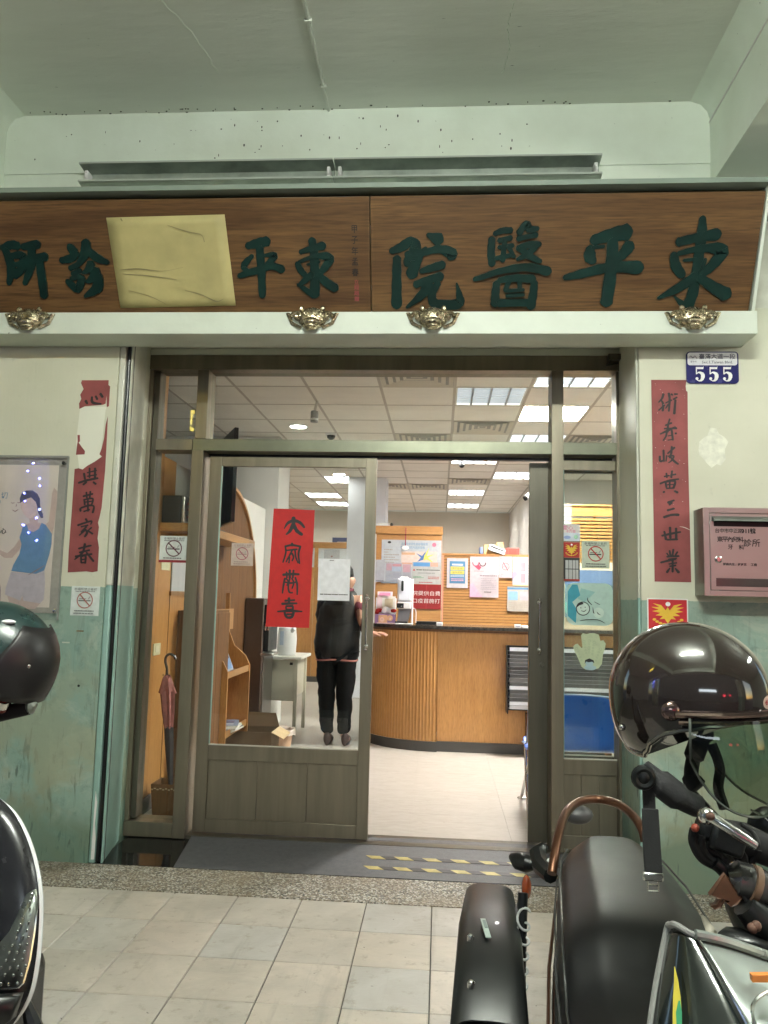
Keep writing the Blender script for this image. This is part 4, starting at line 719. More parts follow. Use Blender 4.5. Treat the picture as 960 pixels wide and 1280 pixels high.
b.text('311號', 1.500, 1.764, -.1522, .026, bold=.05)
O('painted_lettering', b, INK, t, smooth=False); b = MB()
for i, ch in enumerate('東平內兒科'): b.text(ch, 1.362 + i * .0245, 1.722, -.1525, .029, bold=.018)
for x, ch in ((1.411, '牙'), (1.463, '科')): b.text(ch, x, 1.684, -.1525, .026, bold=.018)
O('painted_lettering', b, INK, t, smooth=False); b = MB()
b.text('診', 1.493, 1.706, -.1525, .040, bold=.012).text('所', 1.533, 1.706, -.1525, .040, bold=.012)
b.text('郵務先生．謝謝您', 1.43, 1.600, -.1522, .014, bold=.02).text('工商', 1.52, 1.600, -.1522, .015, bold=.03)
O('painted_lettering', b, INK, t, smooth=False)
O('lock', MB().lathe([(.018, 0), (.018, .004), (.012, .006), (.010, .012), (.004, .012)], (1.352, -.151, 1.622), 14, Matrix.Rotation(R(90), 3, 'X')), CHR, t)
# framed poster behind clear plastic
t = T('poster_case', 'clear plastic poster case with a woman in a blue tank top on the left wall', 'poster case', (-2.3, 0, 1.25))
O('backing', MB().box(-2.95, -2.03, -.006, -.001, 1.27, 2.118), ink((.42, .40, .36)), t)
X0, X1, Z0, Z1 = -2.93, -2.083, 1.30, 2.07
O('poster_paper', MB().box(X0, X1, -.009, -.0065, Z0, Z1), M('poster_print', (.80, .72, .64), .6, var=.12, vs=2.5), t)
pl = [('pw_armr', (.66, .50, .44)), ('pw_arml', (.66, .50, .44)), ('pw_legs', (.64, .50, .46)), ('pw_neck', (.68, .52, .46)), ('pw_shorts', (.60, .55, .62)), ('pw_top', (.14, .30, .52)), ('pw_hair', (.09, .09, .15)), ('pw_face', (.84, .66, .58))]
for i, (k, c) in enumerate(pl): O('figure_print', MB().xz(SHAPES[k], -.0100 - .0004 * i, -.0096 - .0004 * i), ink(c), t)
yy = -.0135; b = MB().brush([[(-2.335, 1.862, .001), (-2.326, 1.858, .0015), (-2.316, 1.862, .001)], [(-2.300, 1.864, .001), (-2.291, 1.860, .0015), (-2.282, 1.865, .001)], [(-2.325, 1.822, .001), (-2.308, 1.814, .002), (-2.292, 1.824, .001)], [(-2.303, 1.855, .0006), (-2.305, 1.840, .001)]], lambda u, v, d: (u, yy - d, v))
O('face_print', b, ink((.30, .12, .14)), t)
O('fold_print', MB().brush([[(-2.21, 1.47, .001), (-2.16, 1.50, .003), (-2.12, 1.525, .001)], [(-2.375, 1.44, .001), (-2.36, 1.40, .002), (-2.352, 1.33, .001)]], lambda u, v, d: (u, yy - d, v)), ink((.34, .25, .27)), t)
b = MB().text('5', -2.45, 1.905, yy, .12, bold=.05); O('number_print', b, ink((.10, .20, .42)), t)
O('number_print', MB().text('切', -2.375, 1.90, yy - .001, .04).text('的回憶', -2.42, 1.865, yy, .018), ink((.15, .3, .45)), t)
O('number_print', MB().disc(-2.45, 1.885, .03, yy - .0012, .0006).rect(-2.44, -2.405, 1.935, 1.95, yy - .0012, .0006), ink((.66, .25, .2)), t)
O('slogan_print', MB().text('超感心', -2.40, 1.705, yy, .034, bold=.03).text('健康生活', -2.44, 1.575, yy, .018).text('人一起動', -2.44, 1.372, yy, .014), INK, t)
O('clear_cover', MB().box(-2.95, -2.022, -.030, -.026, 1.235, 2.118), 'acryl', t, smooth=False)
O('rim', MB().box(-2.95, -2.02, -.032, -.024, 2.112, 2.119).box(-2.026, -2.019, -.032, -.024, 1.235, 2.112), ink((.25, .26, .24)), t)
for z in (2.08, 1.285): O('screw', MB().lathe([(.010, 0), (.010, .005), (.004, .007)], (-2.046 if z > 2 else -2.04, -.03, z), 10, Matrix.Rotation(R(90), 3, 'X')).cyl((-2.046, -.03, z), (-2.046, -.002, z), .004, 6), CHR if z < 2 else BLK, t)
# wall marks: small brown tag, drill hole
O('wall_tag', MB().box(-1.925, -1.888, -.004, -.0005, 1.178, 1.184), P('brown_tag', (.20, .13, .05)), label='tiny brown label stuck on the green wall under the no smoking sticker', cat='label')
O('wall_hole', MB().disc(-1.895, .895, .007, -.0015, .001, 9), BLK, label='small black drilled hole in the green wall left of the doorway', cat='hole')
O('wall_tag', MB().box(-2.0, -1.96, -.003, -.0005, 1.115, 1.122), P('pale_tag', (.5, .53, .45)), label='pale paint blister on the green wall beside the left helmet', cat='blister')
# ================================================================ CLINIC INTERIOR
FZ = .004
fm, N, L, B = nodes_of('interior_stone_floor')
g = N.new('ShaderNodeNewGeometry'); mp = N.new('ShaderNodeMapping'); mp.inputs['Scale'].default_value = (2.2, 9, 1); L.new(g.outputs['Position'], mp.inputs['Vector'])
c = mix(N, L, ramp(N, L, noise(N, L, mp.outputs[0], 3, 6, .65, 1.5), .35, .7), (.43, .405, .37), (.35, .32, .28))
c = mix(N, L, ramp(N, L, noise(N, L, mp.outputs[0], 7, 5, .6, 2.5), .66, .70), c, (.27, .24, .19))
L.new(c, B.inputs['Base Color']); B.inputs['Roughness'].default_value = .42; MATS['ifloor'] = fm
S('clinic_subfloor', MB().box(-4, 4, .6, 11.4, -.1, -.001), P('joint_grey', (.46, .42, .35)))
fl_ = bpy.data.objects['clinic_subfloor']
me = bpy.data.meshes.new('floor_slab'); b = MB().box(.0006, .5994, .0006, .5994, -.002, FZ); me.from_pydata(b.v, [], b.f); me.materials.append(fm)
for i in range(-4, 5):
    for j in range(18): link('tile', me, fl_, Vector((-.16 + i * .6, .602 + j * .6, 0)))
S('clinic_wall_left', MB().box(-2.02, -1.872, .625, 4.09, 0, 2.30), 'white')
S('clinic_wall_left_return', MB().box(-4.0, -1.745, 4.1, 4.7, 0, 3.09), 'white')
S('clinic_wall_left_deep', MB().box(-4.1, -4.0, .6, 4.5, 0, 3.1), 'white')
S('clinic_wall_far_left', MB().box(-4.1, -4.0, 4.5, 11.5, 0, 3.1), 'farwall')
S('clinic_wall_back', MB().box(-4.0, 1.33, 11.3, 11.45, 0, 3.1), 'farwall')
S('clinic_wall_right_deep', MB().box(1.33, 1.45, 6.95, 11.45, 0, 3.1), 'white'); S('clinic_wall_right_return', MB().box(1.45, 4.0, 6.95, 7.1, 0, 3.1), 'white')
S('clinic_wall_right', MB().box(3.4, 3.5, .5, 6.95, 0, 3.1), 'white')
S('clinic_wall_front_upper', MB().box(-4.0, -1.875, .601, .624, 0, 3.1).box(-1.873, 3.5, .601, .66, 2.88, 3.1).box(1.21, 3.5, .601, .66, 0, 2.88), 'white')
S('white_pillar', MB().box(-1.33, -.79, 6.9, 7.4, 0, 3.098), M('cool_white_paint', (.74, .77, .84), .5, var=.03, rvar=0))
S('wall_pier', MB().box(1.72, 1.735, 6.93, 6.949, 0, 3.098), 'white')
# suspended ceiling: one panel per bay, grid bars, troffers, vents
cg = S('clinic_ceiling', MB().box(-4.1, 4, .601, 11.5, 3.125, 3.2), 'white')
gx = [.092 + .6 * k for k in range(-7, 6)]; gy = [2.09 + .6 * k for k in range(-3, 16)]
b = MB()
for x in gx: b.box(x - .012, x + .012, .66, 11.3, 3.092, 3.102)
for y in gy: b.box(-4, 3.4, y - .012, y + .012, 3.0925, 3.1015)
O('grid_bar', b, P('grid_cream', (.50, .46, .40)), cg, smooth=False)
me = bpy.data.meshes.new('ceiling_panel'); b = MB().box(.006, .594, .006, .594, 0, .012); me.from_pydata(b.v, [], b.f)
me.materials.append(M('ceiling_panel_card', (.87, .83, .77), .8, var=.05, vs=3, bs=.15, bscale=150, rvar=0))
lit = {(0, 0): .11, (1, 1): 4.0, (1, 3): .3, (1, -1): .25, (1, 7): .9, (0, 5): .35, (0, 10): 1.0, (0, 13): 1.0, (-4, 11): 1.2, (-4, 13): 1.2, (3, 1): 2.2, (3, 4): 1.2, (-3, 8): 2.9, (2, 7): .0}  # includes added fill lights over the unseen right side and left passage
lit[(0, 5)] = 1.0
vents = {(-1, -1), (-1, 3), (0, 2), (0, 8), (2, 3), (-2, 9), (-1, 9)}
del lit[(2, 7)]
for i in range(-7, 6):
    for j in range(-3, 16):
        x, y = .092 + .6 * i, 2.09 + .6 * j
        if y + .6 > 11.31 or x > 3.3 or x < -4.1: continue
        if (i, j) in lit or (i, j) in vents: continue
        if y + .6 < .66: continue
        link('panel', me, cg, Vector((x, y, 3.0945)))
EM = 31
def troffer(i, j, k):
    x, y = .092 + .6 * i, 2.09 + .6 * j
    where = {(0, 0): 'dim square ceiling light nearest the transom windows', (1, 1): 'brightest square ceiling light, blown out white behind the right mullion', (1, 3): 'square louvred ceiling light just behind the blown out one', (1, -1): 'square louvred ceiling light cut by the door frame header on the right', (1, 7): 'square ceiling light by the security camera on the white wall', (0, 5): 'square ceiling light seen just under the door track', (0, 10): 'second farthest square ceiling light above the doorway opening', (0, 13): 'farthest square ceiling light above the doorway opening', (-4, 11): 'square ceiling light seen above the red greeting paper, nearer one', (-4, 13): 'square ceiling light seen above the red greeting paper, farther one', (3, 1): 'added fill light over the unseen right side of the room', (3, 4): 'farther added fill light over the unseen right side of the room', (-3, 8): 'added unseen fill light over the left passage'}[(i, j)]
    t = T('ceiling_light', where, 'ceiling light', (x + .3, y + .3, 3.09), 'square louvred ceiling lights')
    O('housing', MB().box(x + .008, x + .592, y + .008, y + .025, 3.094, 3.124).box(x + .008, x + .592, y + .575, y + .592, 3.094, 3.124).box(x + .008, x + .025, y + .025, y + .575, 3.094, 3.124).box(x + .575, x + .592, y + .025, y + .575, 3.094, 3.124), WHP, t)
    O('diffuser', MB().box(x + .026, x + .574, y + .026, y + .574, 3.117, 3.120), M('lit_diffuser_%g' % k, (.95, .93, .9), .5, emit=EM * k * .35 * (3 if k > 3 else 1) / (2.2 if k > 3 else 1), ecol=(1, .955, .88), var=0, rvar=0), t)
    if k < 3:
        b = MB()
        for q_ in range(1, 4): b.box(x + q_ * .15 - .008, x + q_ * .15 + .008, y + .026, y + .574, 3.094, 3.116)
        for q_ in range(1, 8): b.box(x + .026, x + .574, y + q_ * .073 - .006, y + q_ * .073 + .006, 3.095, 3.115)
        O('louvre', b, P('louvre_grey', (.30, .33, .38), .4), t, smooth=False)
for (i, j), k in lit.items(): troffer(i, j, k)
vl = {(-1, -1): 'air vent in the ceiling cut by the header above the closed door', (-1, 3): 'air vent in the ceiling behind the dome camera', (0, 2): 'air vent in the ceiling right behind the dim square light', (0, 8): 'small far air vent between the square lights', (2, 3): 'air vent in the ceiling seen through the right transom pane', (-2, 9): 'air vent far back above the red paper', (-1, 9): 'air vent far back beside the white pillar'}
for i, j in vents:
    x, y = .092 + .6 * i + .3, 2.09 + .6 * j + .3
    t = T('ceiling_vent', vl[(i, j)], 'air vent', (x, y, 3.09), 'square ceiling air vents')
    O('backing', MB().box(x - .292, x + .292, y - .292, y + .292, 3.100, 3.105), P('vent_grey', (.30, .29, .27)), t)
    for k, r_ in enumerate((.285, .225, .165, .105, .045)):
        b = MB(); z = 3.088 + .002 * k
        o_ = [(x - r_, y - r_), (x + r_, y - r_), (x + r_, y + r_), (x - r_, y + r_)]; i_ = [(x + (a - x) * (1 - .035 / r_), y + (c2 - y) * (1 - .035 / r_)) for a, c2 in o_]
        b.rings([[(a, c2, z) for a, c2 in o_], [(a, c2, z + .009) for a, c2 in i_], [(a, c2, z + .011) for a, c2 in i_], [(a, c2, z + .003) for a, c2 in o_]], False, True)
        O('vent_ring', b, P('vent_cream', (.62, .57, .48)), t, smooth=False)
for x, y, lb in ((-1.455, 3.585, 'round lit downlight in the ceiling left of the dome camera'), (-1.434, 6.64, 'round lit downlight deeper in the room above the red paper')):
    t = T('downlight', lb, 'ceiling light', (x, y, 3.08), 'round downlights')
    O('trim_ring', MB().lathe([(.10, 3.094), (.10, 3.086), (.085, 3.084), (.08, 3.094)], (x, y, 0), 24), WHP, t); O('lens', MB().lathe([(.082, 3.091), (.04, 3.086), (.001, 3.085)], (x, y, 0), 24), M('lit_lens', (1, .97, .9), .5, emit=14, var=0, rvar=0), t)
t = T('spot_fixture', 'small hanging cylinder spotlight on the ceiling grid', 'spotlight', (-1.12, 2.55, 2.9))
O('can', MB().lathe([(.03, 2.90), (.034, 2.902), (.034, 2.99), (.03, 3.0), (.001, 3.0)], (-1.12, 2.55, 0), 14), M('grey_can', (.32, .32, .31), .4, .5), t); O('stem', MB().cyl((-1.12, 2.55, 3.0), (-1.10, 2.55, 3.092), .012), CHR, t); O('collar', MB().lathe([(.0345, 2.915), (.036, 2.917), (.036, 2.932), (.0345, 2.934)], (-1.12, 2.55, 0), 14), WHP, t)
t = T('dome_camera', 'small dark dome camera on the ceiling grid', 'security camera', (-1.168, 3.92, 3.05)); O('base', MB().lathe([(.06, 3.092), (.06, 3.075), (.05, 3.07), (.001, 3.07)], (-1.168, 3.92, 0)), WHP, t); O('dome', MB().lathe([(.045, 3.07), (.04, 3.045), (.02, 3.028), (.001, 3.024)], (-1.168, 3.92, 0)), BLK, t)
t = T('dome_camera', 'black knob-like camera at the ceiling just under the door track', 'security camera', (.22, 3.6, 3.03)); O('dome', MB().ball((.245, 5.6, 3.06), .035), BLK, t)

# ---- left wall joinery
t = T('wood_panelling', 'light wood wall panelling with a dark brown quarter-round end on the left wall', 'panelling', (-1.86, 2.0, 0))
def yz(pts, x0, x1): return MB().poly(pts, lambda u, v, q_: (q_, u, v), x1, x0)
O('panel_board', MB().box(-1.871, -1.852, .96, 1.20, .004, 2.30).box(-1.871, -1.852, .66, .958, .004, 3.08), 'iwood', t)
O('panel_board', MB().box(-1.871, -1.850, 1.203, 1.62, .004, 1.84), 'iwood', t)
O('back_panel', MB().box(-1.871, -1.866, 1.205, 1.628, 1.85, 2.30), 'white', t)
arc = [(2.62 + 1.03 * math.sin(a), 1.28 + 1.04 * math.cos(a)) for a in [R(k * 7.5) for k in range(13)]]
nb = 7; ys = [1.63 + (3.63 - 1.63) * k / nb for k in range(nb + 1)]
def ztop(y): return 2.32 if y <= 2.62 else 1.28 + 1.04 * math.sqrt(max(0, 1 - ((y - 2.62) / 1.03) ** 2))
for k in range(nb):
    a, e = ys[k] + .001, ys[k + 1] - .001; top = [(e + (a - e) * q_ / 5, ztop(e + (a - e) * q_ / 5) - .01) for q_ in range(6)]
    O('panel_board', yz([(a, .004), (e, .004)] + top, -1.871, -1.855), 'dwood', t)
rim = [(1.63, 2.32)] + arc + [(3.65, 1.28), (3.65, .004)]
O('edge_trim', MB().rings([[(x, y, z) for y, z in p_] for x, p_ in ((-1.871, [(a, c2 + 0) for a, c2 in rim]), (-1.832, rim), (-1.832, [(a + (.028 if c2 < 1.3 else .028 * (a - 2.62) / 1.03 if a > 2.62 else 0), c2 + (.028 * (c2 - 1.28) / 1.04 if c2 > 1.28 else 0)) for a, c2 in rim]), (-1.871, [(a + (.028 if c2 < 1.3 else .028 * (a - 2.62) / 1.03 if a > 2.62 else 0), c2 + (.028 * (c2 - 1.28) / 1.04 if c2 > 1.28 else 0)) for a, c2 in rim]))], False, False, False), 'iwood', t)
O('skirting', MB().box(-1.85, -1.84, .66, 1.6, .004, .1), P('dark_skirting', (.09, .08, .07)), t)
O('seam', MB().box(-1.8715, -1.849, 1.2005, 1.2025, .004, 1.85), P('seam_brown', (.1, .05, .02)), t)
t = T('wall_shelf', 'light wood shelf on the left wall carrying the speaker and the television', 'shelf', (-1.75, 1.3, 1.79))
O('shelf_board', MB().box(-1.849, -1.60, .92, 2.55, 1.795, 1.852), 'iwoodh', t, bev=.004)
O('bracket', MB().poly([(-1.849, 1.794), (-1.64, 1.794), (-1.849, 1.70)], lambda u, v, q_: (u, q_, v), 1.1, 1.13), 'iwoodh', t)
t = T('speaker', 'black speaker box with a silver edge on the wood shelf', 'speaker', (-1.72, 1.02, 1.853)); O('cabinet', MB().box(-1.845, -1.715, .94, 1.10, 1.853, 2.035), BLK, t, bev=.004); O('front', MB().box(-1.714, -1.695, .942, 1.098, 1.855, 2.033), STL, t, bev=.004)
b = MB(); 
for z in (1.90, 1.95, 1.99): b.cyl((-1.695, 1.02, z), (-1.688, 1.02, z), .008, 10)
O('knob', b, RED, t)
t = T('television', 'flat television with a thin black rim standing tilted on the wood shelf', 'television', (-1.7, 1.6, 1.86))
tm_ = Matrix.Rotation(R(-64), 3, 'Z')
O('screen', MB().obox((-1.62, 1.58, 2.22), (.86, .012, .62), tm_), M('dark_screen', (.30, .32, .35), .06, var=.05), t)
O('bezel', MB().obox((-1.628, 1.584, 2.22), (.90, .03, .66), tm_), BLK, t, bev=.004)
O('stand', MB().box(-1.78, -1.64, 1.5, 1.75, 1.853, 1.87).cyl((-1.70, 1.6, 1.87), (-1.68, 1.6, 2.0), .02), BLK, t)
t = T('light_switch', 'cream square light switch on the left wood panelling', 'switch', (-1.85, 1.02, .98)); O('plate', MB().box(-1.851, -1.843, .93, 1.055, .985, 1.062), P('cream_switch', (.66, .62, .42), .4), t, bev=.002); O('rocker', MB().box(-1.8435, -1.840, .96, 1.02, 1.005, 1.045), P('cream_switch2', (.72, .68, .5), .4), t, bev=.001)
t = T('paper_note', 'pale yellow paper note hanging on the panelling beneath the sticker', 'note', (-1.84, 1.1, 1.6)); O('paper', MB().box(-1.849, -1.847, 1.0, 1.16, 1.545, 1.70), ink((.66, .66, .45)), t); O('print', MB().box(-1.8468, -1.8462, 1.03, 1.045, 1.65, 1.69).box(-1.8468, -1.8462, 1.09, 1.11, 1.64, 1.69), INK, t)
t = T('wall_board', 'grey-white board on the panelling under the wood shelf', 'board', (-1.84, 1.4, 1.4)); O('board', MB().box(-1.849, -1.842, 1.2, 2.0, 1.405, 1.70), P('board_grey', (.45, .46, .48)), t); O('border', MB().box(-1.849, -1.835, 1.18, 2.02, 1.375, 1.403), 'iwoodh', t)
t = T('cabinet', 'low brown wood cabinet against the left panelling', 'cabinet', (-1.73, 1.75, 0)); O('carcass', MB().box(-1.849, -1.66, 1.38, 2.05, .01, 1.27), 'dwood', t, bev=.003); O('door', MB().box(-1.659, -1.648, 1.40, 1.71, .06, 1.25), 'dwood', t, bev=.002); O('door', MB().box(-1.659, -1.648, 1.715, 2.03, .06, 1.25), 'dwood', t, bev=.002); O('plinth', MB().box(-1.849, -1.67, 1.39, 2.04, .004, .0098), BLK, t)
O('trinket', MB().ball((-1.70, 1.45, 1.285), (.022, .02, .016)).ball((-1.67, 1.50, 1.283), (.015, .02, .012)), CHR, label='small shiny trinket lying on the brown cabinet', cat='trinket')
# umbrella and bin
t = T('umbrella_bin', 'brown bin with a patterned rim in the side light holding an umbrella', 'bin', (-1.70, .93, 0))
O('bin_wall', MB().rings([[(-1.70 + s_[0] * r_, .95 + s_[1] * r_, z) for s_ in ((-1, -1), (1, -1), (1, 1), (-1, 1))] for r_, z in ((.075, .005), (.09, .20), (.083, .20), (.07, .02))]), 'dwood', t, bev=.003)
b = MB()
for k in range(9): b.box(-1.785 + k * .018, -1.773 + k * .018, .856, .861, .165 + .006 * (k % 2), .171 + .006 * (k % 2))
O('rim_pattern', b, ink((.5, .4, .25)), t)
t = T('umbrella', 'closed dusty pink umbrella with a dark crook handle standing in the brown bin', 'umbrella', (-1.70, .9, .1))
hb = Vector((-1.745, .93, .86)); tip = Vector((-1.675, .93, .06)); dr = (tip - hb)
def um(s_): return hb + dr * s_
rg = []
for s_, r_ in ((-.0, .010), (.01, .026), (.05, .034), (.12, .050), (.13, .040), (.28, .034), (.40, .024)):
    rg.append([um(s_) + Vector((r_ * (1 + .22 * math.cos(6 * 2 * math.pi * j / 24)) * math.cos(2 * math.pi * j / 24), r_ * (1 + .22 * math.cos(6 * 2 * math.pi * j / 24)) * math.sin(2 * math.pi * j / 24), -.01 * math.cos(6 * 2 * math.pi * j / 24))) for j in range(24)])
O('canopy', MB().rings(rg), M('dusty_pink_cloth', (.34, .11, .10), .7, var=.25, vs=20), t, ang=60)
rg = [[um(s_) + Vector((r_ * (1 + .2 * math.cos(5 * 2 * math.pi * j / 20)) * math.cos(2 * math.pi * j / 20), r_ * math.sin(2 * math.pi * j / 20), 0)) for j in range(20)] for s_, r_ in ((.40, .026), (.55, .024), (.8, .014), (.98, .006))]
O('sleeve', MB().rings(rg), M('dark_plum_cloth', (.045, .03, .035), .6), t, ang=60)
O('crook', MB().tube(spline([tuple(um(0)), tuple(um(-.06)), (-1.763, .93, .955), (-1.757, .93, .985), (-1.735, .93, 1.0), (-1.708, .93, .99), (-1.696, .93, .968)], 4), .0085, 8), P('dark_brown_handle', (.035, .018, .014), .3), t)
O('rib_tip', MB().ball(um(.005) + Vector((-.02, -.02, .012)), .004).ball(um(.005) + Vector((0, -.025, .014)), .004).ball(um(.005) + Vector((.02, -.02, .012)), .004), BLK, t)
# magazine rack
t = T('magazine_rack', 'light wood magazine rack with curved sides on the left wall', 'rack', (-1.7, 2.3, .2))
side = [(-1.83, .25), (-1.60, .25), (-1.60, .80), (-1.64, .88), (-1.74, .96), (-1.79, 1.08), (-1.80, 1.40), (-1.83, 1.40)]
for y in (1.86, 2.55): O('side_board', MB().poly(side, lambda u, v, q_: (u, q_, v), y, y + .018), 'iwood', t, bev=.003)
for z in (.30, .75, 1.10):
    dp = -1.62 if z < 1 else -1.77
    O('shelf', MB().box(-1.83, dp, 1.88, 2.55, z, z + .016), 'iwoodh', t); O('lip', MB().box(dp, dp + .012, 1.88, 2.55, z, z + (.05 if z < 1 else .17)), 'iwoodh', t)
def mag(label, p, sz, m, cov, extra=()):
    t = T('magazine', label, 'magazine', p, 'magazines in the waiting area'); p = Vector(p)
    O('pages', MB().obox(p, sz, m), PAP, t); n = m @ Vector((0, 0, sz[2] / 2))
    O('cover', MB().obox(p + n * 1.15, (sz[0] + .003, sz[1] + .003, .0015), m), ink(cov), t)
    for k, (fx, fy, w_, h_, c_) in enumerate(extra): O('print', MB().obox(p + n * (1.35 + .1 * k) + m @ Vector((fx * sz[0], fy * sz[1], .001)), (w_ * sz[0], h_ * sz[1], .0006), m), ink(c_), t)
lean = Matrix.Rotation(R(68), 3, 'Y')
mag('blue and white magazine leaning open on the upper rack shelf', (-1.71, 2.15, .90), (.27, .20, .012), lean, (.35, .40, .50), [(0, .2, .6, .3, (.05, .07, .15)), (-.2, -.1, .3, .4, (.75, .75, .75)), (.25, 0, .3, .6, (.15, .3, .6))])
flat = Matrix.Rotation(R(12), 3, 'Z')
mag('blue-grey magazine lying on top of the pile on the lowest rack shelf', (-1.70, 2.2, .365), (.22, .29, .014), flat, (.20, .23, .33), [(0, .1, .7, .4, (.12, .10, .16)), (.1, -.3, .5, .15, (.5, .52, .55))])
mag('white magazine second in the pile on the lowest rack shelf', (-1.69, 2.18, .347), (.22, .29, .014), Matrix.Rotation(R(4), 3, 'Z'), (.6, .6, .58))
mag('dark magazine at the bottom of the pile on the lowest rack shelf', (-1.70, 2.2, .327), (.22, .29, .016), Matrix.Rotation(R(-6), 3, 'Z'), (.08, .08, .10))
# water dispenser, desk, jug, box, basket
t = T('water_dispenser', 'tall brushed steel water dispenser with a dark tap recess', 'water dispenser', (-1.62, 3.45, 0))
O('cabinet', MB().box(-1.85, -1.665, 3.30, 3.72, .004, 1.36), M('dark_steel', (.16, .13, .11), .3, .9, var=.05, rvar=.02), t, bev=.012)
O('door_panel', MB().box(-1.664, -1.650, 3.31, 3.71, .02, .82), M('grey_steel', (.30, .29, .28), .3, .9, var=.05, rvar=.02), t, bev=.004)
O('tap_panel', MB().box(-1.664, -1.615, 3.31, 3.71, .86, 1.30), BLK, t, bev=.006); O('display', MB().box(-1.625, -1.614, 3.309, 3.6, 1.22, 1.28), M('dispenser_blue', (.06, .08, .12), .1), t)
for x in (-1.635, -1.61): O('tap', MB().tube([(x, 3.30, 1.13), (x, 3.27, 1.12), (x, 3.265, 1.06)], .010, 8), CHR, t)
O('drip_tray', MB().box(-1.67, -1.55, 3.22, 3.5, .825, .85), STL, t, bev=.008)
t = T('desk', 'cream metal desk with thin legs behind the water dispenser', 'desk', (-1.62, 3.7, 0))
cm = P('cream_enamel', (.56, .52, .42), .35)
x0, x1, y0, y1 = -2.05, -1.40, 3.78, 4.35
O('desk_top', MB().box(x0, x1 + .03, y0 - .03, y1, .755, .785), P('white_enamel', (.72, .70, .66), .3), t, bev=.006)
for x, y in ((x1 - .045, y0), (x1 - .045, y1 - .05), (x0, y0), (x0, y1 - .05)): O('leg', MB().box(x, x + .035, y, y + .035, .004, .754), cm, t, bev=.003)
O('side_panel', MB().box(x1 - .04, x1 - .035, y0 + .036, y1 - .051, .38, .75), cm, t); O('front_panel', MB().box(x0 + .036, x1 - .046, y0 + .01, y0 + .016, .36, .75), cm, t); O('drawer_lock', MB().box(x1 - .09, x1 - .06, y0 - .003, y0 + .01, .70, .725), BLK, t)
O('crossbar', MB().cyl((x0 + .03, y0 + .02, .355), (x1 - .03, y0 + .02, .355), .010), cm, t)
t = T('water_jug', 'white plastic water kettle standing on the cream desk', 'kettle', (-1.56, 3.95, .786))
O('body', MB().lathe([(.085, .787), (.095, .80), (.10, .95), (.09, 1.06), (.06, 1.085), (.001, 1.09)], (-1.56, 3.95, 0), 24), WHP, t); O('level_window', MB().box(-1.615, -1.575, 3.845, 3.856, .89, 1.03), P('jug_blue', (.45, .53, .65)), t); O('spout', MB().tube([(-1.51, 3.90, 1.03), (-1.47, 3.87, 1.06)], [.03, .018], 10), WHP, t)
O('wall_phone', MB().box(-1.46, -1.36, 11.2, 11.299, 2.05, 2.5), P('cream_unit', (.7, .66, .58)), label='cream wall unit beside the white pillar far back', cat='wall unit', bev=.03)
t = T('far_noticeboard', 'dark blue noticeboard on the far back wall above the partition', 'noticeboard', (-1.9, 11.2, 2.0)); O('board', MB().box(-2.15, -1.5, 11.27, 11.295, 1.95, 2.55), ink((.05, .06, .13)), t); O('picture', MB().box(-2.05, -1.85, 11.262, 11.269, 2.32, 2.47), ink((.4, .35, .3)), t); O('picture', MB().box(-2.05, -1.85, 11.262, 11.269, 2.1, 2.25), ink((.4, .38, .33)), t)
t = T('cardboard_box', 'open dark brown cardboard box on the floor behind the closed door', 'box', (-1.55, 2.55, 0))
O('box_wall', MB().box(-1.78, -1.36, 2.40, 2.406, .004, .27).box(-1.78, -1.36, 2.72, 2.726, .004, .27).box(-1.78, -1.774, 2.406, 2.72, .004, .27).box(-1.366, -1.36, 2.406, 2.72, .004, .27), M('brown_card', (.16, .105, .055), .7), t); O('flap', MB().poly([(-1.78, 0), (-1.36, 0), (-1.40, 1), (-1.74, 1)], lambda u, v, q_: (u, 2.72 + v * .03 + q_, .27 + v * .11), 0, .005), M('brown_card', (.16, .105, .055)), t)
O('flap', MB().poly([(2.406, 0), (2.72, 0), (2.72, 1), (2.406, 1)], lambda u, v, q_: (-1.36 + v * .10, u, .27 - v * .05 + q_), 0, .005), M('light_card', (.5, .38, .22), .7), t)
t = T('waste_basket', 'small round pinkish plastic basket on the floor by the desk leg', 'basket', (-1.45, 3.3, 0))
O('basket_wall', MB().lathe([(.085, .005), (.115, .19), (.125, .20), (.118, .202), (.108, .185), (.08, .02), (.001, .02)], (-1.40, 2.98, 0), 24), M('peach_plastic', (.72, .47, .32), .45), t)
t = T('plastic_bag', 'crumpled pale bag lining the pinkish basket', 'bag', (-1.4, 2.98, .15)); rr = random.Random(2)
O('bag', MB().rings([[(-1.40 + (r_ + rr.uniform(-.008, .008)) * math.cos(2 * math.pi * j / 18), 2.98 + (r_ + rr.uniform(-.008, .008)) * math.sin(2 * math.pi * j / 18), z + rr.uniform(-.01, .012)) for j in range(18)] for r_, z in ((.129, .16), (.13, .212), (.10, .205), (.09, .12))], cap=False), M('bag_film', (.70, .60, .55), .35), t, ang=80)
